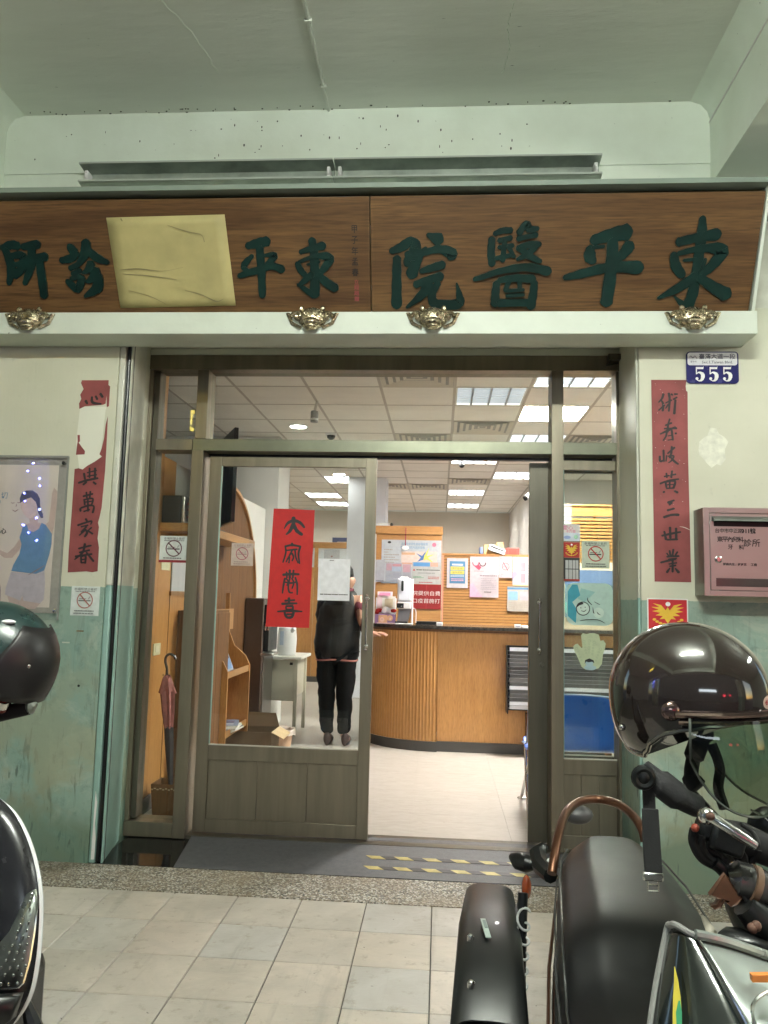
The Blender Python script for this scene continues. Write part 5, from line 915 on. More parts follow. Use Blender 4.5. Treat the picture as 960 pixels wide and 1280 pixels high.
# ---- partition across the back left, and doorways
t = T('wood_partition', 'light wood partition wall at the back left behind the standing person', 'partition', (-2, 8.7, 0))
for k in range(4): O('panel', MB().box(-3.4 + k * .66, -3.4 + k * .66 + .655, 8.72, 8.76, .004, 1.86), 'iwood', t, bev=.003)
O('top_rail', MB().box(-3.4, -.70, 8.71, 8.77, 2.18, 2.28), 'iwoodh', t, bev=.003)
for k in range(4): O('post', MB().box(-3.4 + k * .66, -3.34 + k * .66, 8.715, 8.765, 1.86, 2.18), 'iwood', t)
O('pane', MB().box(-3.4, -.76, 8.735, 8.739, 1.86, 2.18), P('misted_pane', (.6, .62, .64), .2), t)
O('skirting', MB().box(-3.4, -.76, 8.70, 8.719, .004, .09), P('dark_skirting', (.09, .08, .07)), t)
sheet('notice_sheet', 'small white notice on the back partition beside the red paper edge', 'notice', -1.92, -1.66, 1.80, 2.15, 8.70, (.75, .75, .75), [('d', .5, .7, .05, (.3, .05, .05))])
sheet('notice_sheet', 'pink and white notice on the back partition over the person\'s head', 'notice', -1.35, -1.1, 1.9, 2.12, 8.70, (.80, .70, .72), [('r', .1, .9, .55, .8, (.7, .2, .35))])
# ---- reception counter
t = T('reception_counter', 'wood reception counter with a fluted rounded left end and dark stone top', 'counter', (.5, 3.6, 0))
CTR = [(-.012, 3.27), (-.10, 3.275), (-.22, 3.30), (-.34, 3.34), (-.45, 3.40), (-.55, 3.48), (-.63, 3.57), (-.69, 3.68), (-.72, 3.80), (-.73, 3.95)]
cv = spline([(a, c2, 0) for a, c2 in CTR], 6)
# flutes following the curve
out_ = []; s_ = 0; prev = None; fine = spline([(a, c2, 0) for a, c2 in CTR], 40)
for i, p_ in enumerate(fine):
    if prev: s_ += math.hypot(p_[0] - prev[0], p_[1] - prev[1])
    a = fine[min(i + 1, len(fine) - 1)]; c2 = fine[max(0, i - 1)]; tx, ty = a[0] - c2[0], a[1] - c2[1]; l = math.hypot(tx, ty)
    d = .0055 * abs(math.sin(math.pi * s_ / .0315)) ** .5
    out_.append((p_[0] + ty / l * d * 1, p_[1] - tx / l * d * 1)); prev = p_
O('fluted_front', MB().rings([[(x, y, z) for x, y in out_] for z in (.095, 1.11)], False, False, False), 'iwood', t, ang=50)
O('front_panel', MB().box(-.010, .80, 3.312, 3.33, .095, 1.09), 'iwood', t); O('front_panel', MB().box(.803, 1.7, 3.312, 3.33, .095, 1.09), 'iwood', t); O('front_panel', MB().box(1.703, 2.6, 3.312, 3.33, .095, 1.09), 'iwood', t)
pk = P('plinth_grey', (.055, .052, .05), .35)
O('plinth', MB().rings([[(x, y, z) for x, y, _ in cv] for z in (.004, .094)], False, False, False).box(-.012, -.008, 3.272, 3.315, .004, .094), pk, t); O('plinth', MB().box(-.008, 2.6, 3.298, 3.316, .004, .094), pk, t)
top = [(a * 1.0 - (.02 if a < -.3 else 0), c2 - .025) for a, c2, _ in cv][::-1] + [(2.6, 3.245), (2.6, 3.75), (-.4, 3.95)]
O('counter_top', MB().poly(top, lambda u, v, q_: (u, v, q_), 1.145, 1.115), M('dark_stone_top', (.05, .045, .04), .12, var=.5, vs=30), t)
top2 = [(a, c2) for a, c2, _ in cv][::-1] + [(2.6, 3.30), (2.6, 3.6), (-.4, 3.95)]
O('top_underside', MB().poly(top2, lambda u, v, q_: (u, v, q_), 1.114, 1.092), 'dwood', t)
# back panels behind the counter
t = T('notice_partition', 'tall wood panel behind the counter covered in posters', 'panel', (-.33, 4.36, 0))
O('panel', MB().box(-.70, .012, 4.36, 4.40, .004, 2.08), 'iwoodh', t, bev=.003); O('top_rail', MB().box(-.71, .02, 4.345, 4.41, 2.081, 2.17), 'iwoodh', t, bev=.003)
t = T('slatted_partition', 'wood panel with fine horizontal grooves behind the counter, lower one', 'panel', (.6, 4.36, 0))
b = MB(); z = 1.10
while z < 1.86: b.box(.016, 1.6, 4.365, 4.40, z, z + .024); z += .030
O('slat_face', b, 'iwoodh', t, kind=None, smooth=False); O('backing', MB().box(.016, 1.6, 4.385, 4.402, .01, 1.865), 'dwood', t); O('top_rail', MB().box(.014, 1.6, 4.355, 4.405, 1.866, 1.885), 'iwoodh', t); O('edge_strip', MB().box(.020, .034, 4.355, 4.364, 1.15, 1.865), P('salmon_strip', (.6, .28, .2)), t)
t = T('slatted_screen', 'tall light wood screen of horizontal slats seen through the right glass', 'screen', (1.45, 3.5, 0))
b = MB()
O('top_board', MB().box(1.12, 2.4, 3.48, 3.52, 2.215, 2.31), 'iwoodh', t, bev=.003); O('cap', MB().box(1.11, 2.4, 3.47, 3.53, 2.311, 2.33), 'iwoodh', t, bev=.003)
for k in range(13): O('slat', MB().box(1.13, 2.4, 3.485, 3.51, 1.78 + k * .033, 1.80 + k * .033), 'iwoodh', t)
O('upright', MB().box(1.12, 1.16, 3.482, 3.5, 1.146, 2.214), 'iwood', t); O('upright', MB().box(1.46, 1.478, 3.511, 3.53, 1.146, 2.214), 'iwood', t); O('lower_panel', MB().box(1.13, 2.4, 3.486, 3.512, 1.146, 1.77), P('panel_cream', (.6, .5, .36)), t); O('back_board', MB().box(1.13, 2.4, 3.535, 3.545, 1.78, 2.2), P('back_board_brown', (.28, .17, .09)), t)  # back board is a brown board set behind the slats
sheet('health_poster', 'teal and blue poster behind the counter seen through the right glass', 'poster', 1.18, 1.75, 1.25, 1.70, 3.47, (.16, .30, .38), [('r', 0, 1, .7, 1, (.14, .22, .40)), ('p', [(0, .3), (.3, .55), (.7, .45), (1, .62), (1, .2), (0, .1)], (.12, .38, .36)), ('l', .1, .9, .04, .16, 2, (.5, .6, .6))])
t = T('potted_fern', 'drooping green plant in front of the slatted screen', 'plant', (1.70, 3.4, 1.9)); rr = random.Random(9)
for k in range(16):
    a = rr.uniform(-2.6, -.4); l_ = rr.uniform(.10, .28); x0_ = 1.73 + rr.uniform(-.05, .05); z0_ = 2.18 - k * .018
    p = [(x0_ + s_ * l_ * math.cos(a) * .45, 3.40 + .02 * math.sin(k), z0_ + .05 * math.sin(s_ * 3) - l_ * s_ * s_ * .9) for s_ in (0, .25, .5, .75, 1)]
    O('leaf', MB().rings([[(x, y, z) , (x + .012 * w_, y - .008, z + .01 * w_), (x + .002, y, z + .016 * w_)] for (x, y, z), w_ in zip(p, (.4, 1, 1.3, .9, .1))]), M('fern_green', (.10, .17, .06), .5, var=.3), t)
O('stem', MB().tube(spline([(1.73, 3.40, 2.2), (1.74, 3.4, 1.9), (1.72, 3.41, 1.6)]), .006, 6), M('fern_green'), t)
# posters on the panels
Bg = (.78, .85, .92)
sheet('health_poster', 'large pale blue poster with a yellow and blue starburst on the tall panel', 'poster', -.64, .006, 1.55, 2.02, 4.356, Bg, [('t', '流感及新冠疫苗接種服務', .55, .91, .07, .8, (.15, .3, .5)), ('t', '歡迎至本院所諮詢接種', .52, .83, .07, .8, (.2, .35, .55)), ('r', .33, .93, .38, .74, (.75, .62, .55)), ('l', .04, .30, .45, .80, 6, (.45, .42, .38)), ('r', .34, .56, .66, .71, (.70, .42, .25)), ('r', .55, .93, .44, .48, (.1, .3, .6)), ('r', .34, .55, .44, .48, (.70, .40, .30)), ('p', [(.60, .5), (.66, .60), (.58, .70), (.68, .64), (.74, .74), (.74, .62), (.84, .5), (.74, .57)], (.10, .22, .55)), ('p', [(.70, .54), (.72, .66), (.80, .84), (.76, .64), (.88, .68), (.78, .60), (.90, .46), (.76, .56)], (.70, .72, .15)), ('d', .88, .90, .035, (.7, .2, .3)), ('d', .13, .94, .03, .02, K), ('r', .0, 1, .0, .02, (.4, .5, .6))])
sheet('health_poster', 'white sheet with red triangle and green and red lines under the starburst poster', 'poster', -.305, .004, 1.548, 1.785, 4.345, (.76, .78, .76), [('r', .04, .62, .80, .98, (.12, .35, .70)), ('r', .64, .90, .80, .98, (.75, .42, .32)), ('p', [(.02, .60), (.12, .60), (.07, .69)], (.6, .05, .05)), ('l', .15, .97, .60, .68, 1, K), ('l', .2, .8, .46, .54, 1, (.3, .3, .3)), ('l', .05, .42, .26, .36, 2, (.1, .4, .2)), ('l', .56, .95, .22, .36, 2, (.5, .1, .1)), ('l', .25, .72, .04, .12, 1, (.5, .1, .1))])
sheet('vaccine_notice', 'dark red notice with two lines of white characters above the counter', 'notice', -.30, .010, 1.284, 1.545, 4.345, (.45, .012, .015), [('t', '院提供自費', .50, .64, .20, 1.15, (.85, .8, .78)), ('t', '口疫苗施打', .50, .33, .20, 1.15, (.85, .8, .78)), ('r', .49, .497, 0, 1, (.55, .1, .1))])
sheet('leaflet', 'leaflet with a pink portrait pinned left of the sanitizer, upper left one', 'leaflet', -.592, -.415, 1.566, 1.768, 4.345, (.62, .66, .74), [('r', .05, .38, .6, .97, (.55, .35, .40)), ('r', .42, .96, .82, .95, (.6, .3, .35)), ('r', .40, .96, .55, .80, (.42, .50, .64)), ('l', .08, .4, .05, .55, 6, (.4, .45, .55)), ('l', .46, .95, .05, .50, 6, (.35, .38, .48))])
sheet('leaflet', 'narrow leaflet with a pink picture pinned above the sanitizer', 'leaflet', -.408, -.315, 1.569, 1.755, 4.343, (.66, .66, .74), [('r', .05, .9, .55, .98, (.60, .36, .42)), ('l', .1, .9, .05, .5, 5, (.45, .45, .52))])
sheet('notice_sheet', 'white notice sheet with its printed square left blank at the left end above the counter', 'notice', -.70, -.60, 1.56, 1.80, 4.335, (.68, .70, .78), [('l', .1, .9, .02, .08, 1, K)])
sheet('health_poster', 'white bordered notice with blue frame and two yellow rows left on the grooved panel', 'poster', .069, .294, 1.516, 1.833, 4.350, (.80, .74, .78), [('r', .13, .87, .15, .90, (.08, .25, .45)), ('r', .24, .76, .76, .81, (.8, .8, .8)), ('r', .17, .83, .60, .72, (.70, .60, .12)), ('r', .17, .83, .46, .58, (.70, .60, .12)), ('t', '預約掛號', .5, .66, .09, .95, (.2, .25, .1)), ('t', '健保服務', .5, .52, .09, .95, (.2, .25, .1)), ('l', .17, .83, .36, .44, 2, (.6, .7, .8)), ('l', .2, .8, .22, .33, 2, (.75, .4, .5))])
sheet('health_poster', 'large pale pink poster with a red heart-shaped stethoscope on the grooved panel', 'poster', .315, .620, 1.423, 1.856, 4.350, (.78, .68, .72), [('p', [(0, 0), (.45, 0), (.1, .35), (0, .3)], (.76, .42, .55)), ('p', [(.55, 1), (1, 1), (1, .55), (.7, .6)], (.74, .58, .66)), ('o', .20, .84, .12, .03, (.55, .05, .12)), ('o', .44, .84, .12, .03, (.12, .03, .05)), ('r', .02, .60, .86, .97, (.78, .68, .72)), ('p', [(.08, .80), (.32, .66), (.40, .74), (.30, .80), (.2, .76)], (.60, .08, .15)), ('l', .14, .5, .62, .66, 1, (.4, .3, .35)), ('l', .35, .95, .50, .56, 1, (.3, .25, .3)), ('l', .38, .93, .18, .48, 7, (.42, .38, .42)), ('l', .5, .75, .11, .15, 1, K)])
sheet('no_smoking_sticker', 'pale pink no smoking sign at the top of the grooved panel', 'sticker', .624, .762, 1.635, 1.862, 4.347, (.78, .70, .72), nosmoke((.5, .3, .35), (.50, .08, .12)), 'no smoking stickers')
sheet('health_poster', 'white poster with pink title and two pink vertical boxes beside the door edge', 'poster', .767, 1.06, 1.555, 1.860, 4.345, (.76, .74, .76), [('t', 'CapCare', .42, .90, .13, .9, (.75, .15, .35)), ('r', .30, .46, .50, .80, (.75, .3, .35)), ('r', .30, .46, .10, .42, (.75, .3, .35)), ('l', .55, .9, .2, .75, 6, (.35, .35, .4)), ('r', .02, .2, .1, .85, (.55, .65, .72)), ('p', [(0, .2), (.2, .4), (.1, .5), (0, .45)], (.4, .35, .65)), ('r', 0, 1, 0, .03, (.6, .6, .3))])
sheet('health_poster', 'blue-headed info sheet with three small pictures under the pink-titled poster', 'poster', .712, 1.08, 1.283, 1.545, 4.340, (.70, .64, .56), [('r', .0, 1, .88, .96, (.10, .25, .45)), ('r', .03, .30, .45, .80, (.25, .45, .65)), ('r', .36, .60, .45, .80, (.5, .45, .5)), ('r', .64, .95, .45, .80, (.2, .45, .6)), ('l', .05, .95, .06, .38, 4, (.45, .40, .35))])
# hanging tag
t = T('hanging_tag', 'small white tag hung on a dark red string over the starburst poster', 'tag', (-.38, 4.33, 1.92)); O('string', MB().box(-.386, -.376, 4.331, 4.334, 1.95, 2.15), ink((.25, .02, .05)), t); O('tag', MB().disc(-.381, 1.935, .040, 4.328, .004, 16, r2=.022), PAP, t)
# things on the counter
t = T('sanitizer_dispenser', 'white automatic hand sanitizer dispenser with a grey drip cup on the counter', 'dispenser', (-.325, 3.5, 1.146))
O('column', MB().box(-.275, -.258, 3.46, 3.54, 1.15, 1.58), WHP, t, bev=.006); O('foot', MB().box(-.42, -.255, 3.43, 3.55, 1.146, 1.156), WHP, t, bev=.004)
O('body', MB().box(-.408, -.277, 3.44, 3.55, 1.36, 1.585), P('lilac_white', (.70, .72, .82), .3), t, bev=.018, seg=3); O('cap', MB().box(-.385, -.31, 3.47, 3.53, 1.586, 1.60), WHP, t, bev=.006)
O('window', MB().xz(rrect(-.372, -.350, 1.46, 1.56, .010), 3.434, 3.439), BLK, t); O('sensor', MB().box(-.412, -.345, 3.436, 3.4395, 1.30, 1.345), BLK, t); O('sensor_eye', MB().disc(-.365, 1.315, .008, 3.4335, .002), CHR, t)
O('lower_body', MB().box(-.408, -.277, 3.44, 3.55, 1.29, 1.359), WHP, t, bev=.008)
O('drip_cup', MB().poly([(-.40, 1.17), (-.31, 1.17), (-.285, 1.22), (-.285, 1.285), (-.385, 1.285)], lambda u, v, q_: (u, q_, v), 3.45, 3.53), P('grey_cup', (.18, .18, .20), .3), t, bev=.006); O('cup_base', MB().box(-.425, -.305, 3.44, 3.53, 1.157, 1.172), BLK, t)
O('cord', MB().tube(spline([(-.256, 3.5, 1.30), (-.24, 3.5, 1.295), (-.228, 3.5, 1.26), (-.228, 3.5, 1.16)]), .004, 6), WHP, t)
t = T('tissue_box', 'tissue box printed with puppies and red flowers on the counter', 'tissue box', (-.53, 3.5, 1.146))
O('carton', MB().box(-.62, -.425, 3.45, 3.57, 1.147, 1.235), ink((.25, .15, .30)), t, bev=.003)
O('print', MB().rect(-.585, -.50, 1.155, 1.228, 3.4485, .001).disc(-.475, 1.20, .028, 3.4478, .0012), ink((.65, .38, .22)), t); O('print', MB().disc(-.55, 1.185, .022, 3.447, .001).disc(-.472, 1.195, .012, 3.446, .001), ink((.75, .52, .42)), t); O('print', MB().rect(-.60, -.42, 1.148, 1.156, 3.4465, .001), ink((.7, .5, .5)), t); O('print', MB().disc(-.555, 1.190, .003, 3.4458, .0008, 8).disc(-.545, 1.190, .003, 3.4458, .0008, 8).disc(-.475, 1.20, .003, 3.445, .0008, 8), INK, t)
rr = random.Random(4); O('tissue', MB().rings([[(-.52 + (r_ + rr.uniform(-.012, .012)) * math.cos(2 * math.pi * j / 9), 3.51 + r_ * .5 * math.sin(2 * math.pi * j / 9), z + rr.uniform(-.008, .008)) for j in range(9)] for r_, z in ((.03, 1.235), (.045, 1.255), (.035, 1.28), (.008, 1.31))]), PAP, t, ang=20)
t = T('leaflet_stand', 'clear stand of pink and white leaflets behind the tissue box', 'leaflet stand', (-.53, 3.62, 1.146))
lm = Matrix.Rotation(R(-12), 3, 'X')
O('stand', MB().obox((-.53, 3.66, 1.27), (.20, .06, .24), lm), WHP, t); O('leaflet', MB().obox((-.54, 3.622, 1.37), (.15, .006, .17), lm), ink((.78, .60, .64)), t); O('leaflet', MB().obox((-.50, 3.612, 1.33), (.13, .004, .16), lm), ink((.74, .72, .66)), t); O('print', MB().obox((-.50, 3.609, 1.34), (.08, .002, .09), lm), ink((.6, .5, .35)), t); O('print', MB().obox((-.54, 3.617, 1.43), (.11, .002, .03), lm), ink((.65, .25, .4)), t)
t = T('red_flower_decoration', 'red paper decoration lying behind the tissue box', 'decoration', (-.58, 3.6, 1.24)); O('petal', MB().ball((-.59, 3.575, 1.27), (.035, .015, .02)).ball((-.45, 3.575, 1.27), (.03, .015, .018)).ball((-.61, 3.575, 1.25), (.02, .015, .02)), ink((.6, .03, .03)), t)
t = T('pen_tray', 'long black tray lying on the counter behind the sanitizer', 'tray', (-.1, 3.6, 1.146)); O('tray', MB().box(-.235, .02, 3.60, 3.68, 1.146, 1.175), BLK, t, bev=.004)
for x, lb in ((.0, 'small white card clip on the counter under the red notice'), (.72, 'small white card clip on the counter near the open door edge')):
    t = T('card_clip', lb, 'clip', (x, 3.30, 1.146), 'white card clips on the counter'); O('block', MB().box(x - .03, x + .03, 3.275, 3.31, 1.146, 1.178), WHP, t, bev=.004); O('print', MB().rect(x - .02, x + .02, 1.158, 1.166, 3.2735, .001), ink((.35, .35, .45)), t)
t = T('paper_stack', 'stack of white paper on the counter near the open door edge', 'papers', (.85, 3.4, 1.146)); O('sheets', MB().obox((.90, 3.42, 1.153), (.28, .2, .014), Matrix.Rotation(R(6), 3, 'Z')), PAP, t)
t = T('clear_shield', 'clear plastic screen standing along the counter', 'screen', (.3, 3.5, 1.146)); O('pane', MB().box(-.235, .74, 3.30, 3.303, 1.147, 1.60), 'acryl', t, smooth=False); bpy.data.objects.remove(t.children[0]); O('pane', MB().box(.90, .93, 3.29, 3.62, 1.147, 1.52), P('white_edge', (.8, .8, .8)), t)
t['label'] = 'white upright divider on the counter beside the open door edge'
# stuff stored on the grooved panel
for nm, lb, bx, c in (('cardboard_box', 'tan box on top of the grooved panel, topmost of the group', (.46, .60, 4.40, 4.5, 1.886, 1.99), (.50, .36, .18)), ('cardboard_box', 'second tan box leaning between the blue box and the red box', (.60, .68, 4.42, 4.5, 1.886, 2.02), (.46, .33, .17)), ('red_folder_box', 'red storage box on top of the grooved panel', (.70, .84, 4.38, 4.5, 1.886, 1.955), (.55, .06, .05)), ('file_box', 'dark blue spined box at the left end of the stored boxes', (.415, .455, 4.38, 4.5, 1.886, 1.96), (.16, .2, .35))):
    t = T(nm, lb, 'box', ((bx[0] + bx[1]) / 2, 4.45, bx[4]), 'boxes stored on the grooved panel'); O('carton', MB().box(*bx), ink(c), t, bev=.004); O('tape', MB().box(bx[0] + .02, bx[0] + .03, bx[2] - .001, bx[3], bx[4] + .002, bx[5] + .001), ink(tuple(min(1, q_ * 1.4) for q_ in c)), t)
t = T('tissue_carton', 'white and blue carton tilted on top of the grooved panel', 'box', (.58, 4.38, 1.886), 'boxes stored on the grooved panel'); mt2 = Matrix.Rotation(R(20), 3, 'Y'); O('carton', MB().obox((.60, 4.37, 1.935), (.18, .06, .06), mt2), ink((.62, .68, .80)), t); O('slot', MB().obox((.60, 4.338, 1.945), (.14, .004, .012), mt2), INK, t)
t = T('security_camera', 'white bullet camera on a cream bracket on the right interior wall', 'security camera', (1.25, 7.0, 2.6))
O('bracket', MB().box(1.22, 1.34, 6.98, 7.04, 3.03, 3.091).cyl((1.29, 7.0, 3.04), (1.29, 7.0, 2.92), .02), P('cream_br', (.55, .48, .36)), t); O('barrel', MB().tube([(1.33, 6.98, 2.93), (1.18, 6.9, 2.83)], [.05, .045], 12), WHP, t); O('lens', MB().tube([(1.18, 6.9, 2.83), (1.16, 6.89, 2.818)], .035, 12), BLK, t)
t = T('yellow_wall_case', 'yellow and white wall case on the right interior wall', 'wall case', (1.3, 7.5, 2)); O('case', MB().box(1.30, 1.329, 7.1, 7.35, 2.0, 2.25), P('yellow_case', (.7, .6, .35)), t, bev=.01)
t = T('folded_paper_bird', 'white paper ornament and dark clip on top of the tall panel', 'ornament', (-.6, 4.36, 2.17)); O('ornament', MB().box(-.69, -.56, 4.35, 4.4, 2.172, 2.20), PAP, t); O('clip', MB().ball((-.54, 4.37, 2.185), (.018, .015, .022)), BLK, t)
# wall rack with magazines on the counter front
t = T('magazine_display', 'black tiered magazine display fixed to the counter front', 'rack', (1.1, 3.15, .36))
O('back_plate', MB().box(.625, 1.66, 3.28, 3.296, .40, .985), BLK, t)
for x in (.615, 1.66): O('side_plate', MB().poly([(3.296, .985), (3.21, .985), (3.12, .42), (3.12, .39), (3.296, .39)], lambda u, v, q_: (q_, u, v), x, x + .01), BLK, t)
NM = 16
for k in range(NM):
    z = .43 + k * .034; y = 3.135 + k * .0052
    O('shelf', MB().box(.626, 1.659, y + .012, 3.279, z - .008, z - .003), BLK, t)
for k in range(NM):
    z = .43 + k * .034; y = 3.135 + k * .0052; sh = random.Random(k * 3 + 1)
    cl_ = (.62, .64, .70) if k in (1, 5, 15) else ((.45, .45, .48) if k in (0,) else (sh.uniform(.03, .10),) * 3)
    tt = T('magazine', 'magazine in the black display, shelf %s from the top' % ('first second third fourth fifth sixth seventh eighth ninth tenth eleventh twelfth thirteenth fourteenth fifteenth sixteenth'.split()[NM - 1 - k]), 'magazine', (1.14, y, z), 'magazines in the black display')
    O('cover', MB().box(.635 + sh.uniform(0, .01), 1.62, y - .002, y + .014, z, z + .030), ink(cl_), tt)
    O('page_edge', MB().box(.64, 1.615, y - .0015, y + .010, z + .0305, z + .0325), P('page_grey', (.24, .24, .26)), tt)
t = T('display_leg', 'dark wooden stand under the black magazine display', 'stand', (.9, 3.25, 0)); O('post', MB().box(.79, .83, 3.20, 3.27, .005, .385), 'dwood', t); O('post', MB().box(1.5, 1.54, 3.20, 3.27, .005, .385), 'dwood', t); O('rail', MB().box(.79, 1.54, 3.19, 3.199, .33, .38), 'dwood', t)
# blue chair behind the right glass
t = T('blue_chair', 'blue plastic folding chair with tubular steel legs behind the right glass', 'chair', (.88, 1.4, 0))
bl = M('blue_plastic', (.016, .12, .55), .3, coat=.3, var=.05)
def shell(u, v):
    x = .87 + (u - .5) * (.56 + .03 * math.sin(v * 3)); 
    if v < .6: s_ = v / .6; return (x, 1.16 + .03 * s_ ** 2 + .03 * (2 * u - 1) ** 2 * -1, .80 - .36 * s_)
    s_ = (v - .6) / .4; return (x, 1.19 + .42 * s_, .44 - .03 * math.sin(s_ * 3.1) + .02 * s_)
g1 = []
for j in range(17):
    v = j / 16; e = .5 - .5 * math.sqrt(max(0, 1 - max(0, (.09 - v) / .09) ** 2)) * .96 if v < .09 else .02
    g1.append([shell(e * .35 + (1 - .7 * e) * i / 12, v) for i in range(13)])
o = O('seat_shell', MB().rings(g1, False, False, False), bl, t, ang=80); o.modifiers.new('t', 'SOLIDIFY').thickness = .008; 
b_ = o.modifiers.new('s', 'SUBSURF'); b_.levels = b_.render_levels = 1
lp = [(.612, 1.20, .45), (.60, 1.55, .10), (.585, 1.68, .02)]
for sx in (0, 1):
    xo = 0 if not sx else .60
    O('leg', MB().tube([(.612 + xo, 1.62, .42), (.575 + xo - (.03 if sx else 0), 1.04, .035), (.58 + xo - (.03 if sx else 0), 1.02, .018), (.62 + xo - (.08 if sx else 0), 1.04, .018)], .011, 8), CHR, t)
    O('leg', MB().tube([(.615 + xo, 1.12, .78), (.605 + xo, 1.18, .42), (.59 + xo, 1.62, .035), (.575 + xo, 1.66, .018)], .011, 8), CHR, t)
O('crossbar', MB().tube([(.58, 1.03, .018), (1.16, 1.03, .018)], .010, 8), CHR, t); O('crossbar', MB().tube([(.585, 1.655, .018), (1.17, 1.655, .018)], .010, 8), CHR, t)
O('edge_rim', MB().tube(spline([shell(.0, .9), shell(0, .5), shell(0, .12), shell(.04, .02), shell(.5, 0), shell(.96, .02), shell(1, .12), shell(1, .5), shell(1, .9)], 5), .006, 6), P('pale_blue_edge', (.35, .45, .65), .3), t)

# ---- standing person, seen from behind
def skin_mesh(name, verts, edges, radii, mat, parent, sub=2, root=0):
    me = bpy.data.meshes.new(name); org = Vector(verts[root]); me.from_pydata([Vector(v) - org for v in verts], edges, []); me.materials.append(mat)
    o = link(name, me, parent, org); m = o.modifiers.new('skin', 'SKIN'); m.use_smooth_shade = True
    for i, r_ in enumerate(radii):
        sv = me.skin_vertices[0].data[i]; sv.radius = (r_, r_) if isinstance(r_, (int, float)) else r_; sv.use_root = (i == root)
    s_ = o.modifiers.new('sub', 'SUBSURF'); s_.levels = s_.render_levels = sub; return o
px, py = -.97, 3.42
t = T('person', 'person seen from behind in dark padded coat and black trousers standing at the counter', 'person', (px, py, 0))
skin = M('skin_tone', (.48, .27, .19), .5, var=.06)
hnd = (-.575, 3.22, 1.055)
V_ = [(px, py, .93), (px + .01, py, 1.15), (px + .03, py, 1.36), (px + .06, py - .01, 1.44), (px + .09, py - .02, 1.51), (px + .11, py - .03, 1.60),
      (px + .20, py - .03, 1.38), (px + .24, py - .12, 1.16), (px + .31, py - .16, 1.06), (hnd[0] - .03, hnd[1], hnd[2]),
      (px - .15, py + .02, 1.38), (px - .17, py + .05, 1.14), (px - .10, py + .12, 1.02), (px - .03, py + .15, .99),
      (px - .09, py, .86), (px - .085, py - .01, .48), (px - .075, py + .03, .08), (px - .055, py - .12 + .2, .04),
      (px + .09, py, .86), (px + .085, py - .02, .48), (px + .085, py + .01, .08), (px + .13, py + .08, .04)]
E_ = [(0, 1), (1, 2), (2, 3), (3, 4), (4, 5), (2, 6), (6, 7), (7, 8), (8, 9), (2, 10), (10, 11), (11, 12), (12, 13), (0, 14), (14, 15), (15, 16), (16, 17), (0, 18), (18, 19), (19, 20), (20, 21)]
rad = [.13, .12, .14, .055, .055, .09, .055, .042, .035, .024, .055, .042, .035, .02, .085, .055, .038, .03, .085, .055, .038, .03]
n0 = len(V_)
for k, (dy, dz, l_) in enumerate(((-.022, .012, .07), (-.008, .018, .08), (.008, .016, .075), (.02, .008, .06))):
    V_ += [(hnd[0] + .025, hnd[1] + dy, hnd[2] + dz), (hnd[0] + .025 + l_ * .55, hnd[1] + dy - .004, hnd[2] + dz - .008), (hnd[0] + .02 + l_, hnd[1] + dy - .01, hnd[2] + dz - .026)]
    i = n0 + 3 * k; E_ += [(9, i), (i, i + 1), (i + 1, i + 2)]; rad += [.0095, .0085, .0075]
V_ += [(hnd[0] + .0, hnd[1] - .035, hnd[2] - .004), (hnd[0] + .035, hnd[1] - .045, hnd[2] - .012)]; E_ += [(9, len(V_) - 2), (len(V_) - 2, len(V_) - 1)]; rad += [.010, .008]
skin_mesh('body', V_, E_, rad, skin, t)
tw = [(px, py, .95), (px - .09, py, .84), (px - .09, py - .01, .62), (px - .088, py - .012, .47), (px - .082, py + .015, .26), (px - .076, py + .03, .10), (px + .09, py, .84), (px + .088, py - .012, .62), (px + .085, py - .018, .47), (px + .085, py, .26), (px + .085, py + .012, .10)]
skin_mesh('trousers', tw, [(0, 1), (1, 2), (2, 3), (3, 4), (4, 5), (0, 6), (6, 7), (7, 8), (8, 9), (9, 10)], [.15, .12, .10, .086, .074, .062, .12, .10, .086, .074, .062], M('black_cloth', (.006, .006, .007), .85, bs=.3, bscale=60, spec=.2), t)
rg = []
for z, rx, ry, cx in ((.80, .195, .135, .0), (.82, .21, .145, 0), (.95, .225, .155, -.005), (1.12, .215, .15, 0), (1.28, .205, .145, .02), (1.36, .185, .125, .03), (1.43, .12, .09, .05), (1.47, .07, .07, .07)):
    rg.append([(px + cx - .0 + rx * math.cos(2 * math.pi * j / 28) * (1 + .025 * math.sin(3 * j + z * 9)), py + ry * math.sin(2 * math.pi * j / 28) * (1 + .03 * math.sin(5 * j + z * 14)), z + .012 * math.sin(j * 1.9)) for j in range(28)])
O('coat', MB().rings(rg), M('charcoal_padded_cloth', (.011, .010, .010), .5, var=.5, vs=9, bs=1, bscale=12, spec=.4), t, ang=80, sub=1)
O('coat_hem', MB().tube([(px + .198 * math.cos(a), py + .138 * math.sin(a), .80 + .006 * math.sin(3 * a)) for a in [2 * math.pi * k / 28 for k in range(28)]], .009, 6, closed=True), M('pink_hem', (.40, .15, .13), .7), t)
skin_mesh('sleeve', [(px + .17, py - .02, 1.38), (px + .245, py - .07, 1.22), (px + .275, py - .13, 1.10), (px + .34, py - .17, 1.055)], [(0, 1), (1, 2), (2, 3)], [.075, .068, .056, .042], M('maroon_cloth', (.13, .02, .035), .8, bs=.5, bscale=40), t)
skin_mesh('sleeve', [(px - .14, py + .0, 1.39), (px - .17, py + .05, 1.16), (px - .11, py + .12, 1.03)], [(0, 1), (1, 2)], [.07, .06, .05], M('charcoal_padded_cloth'), t)
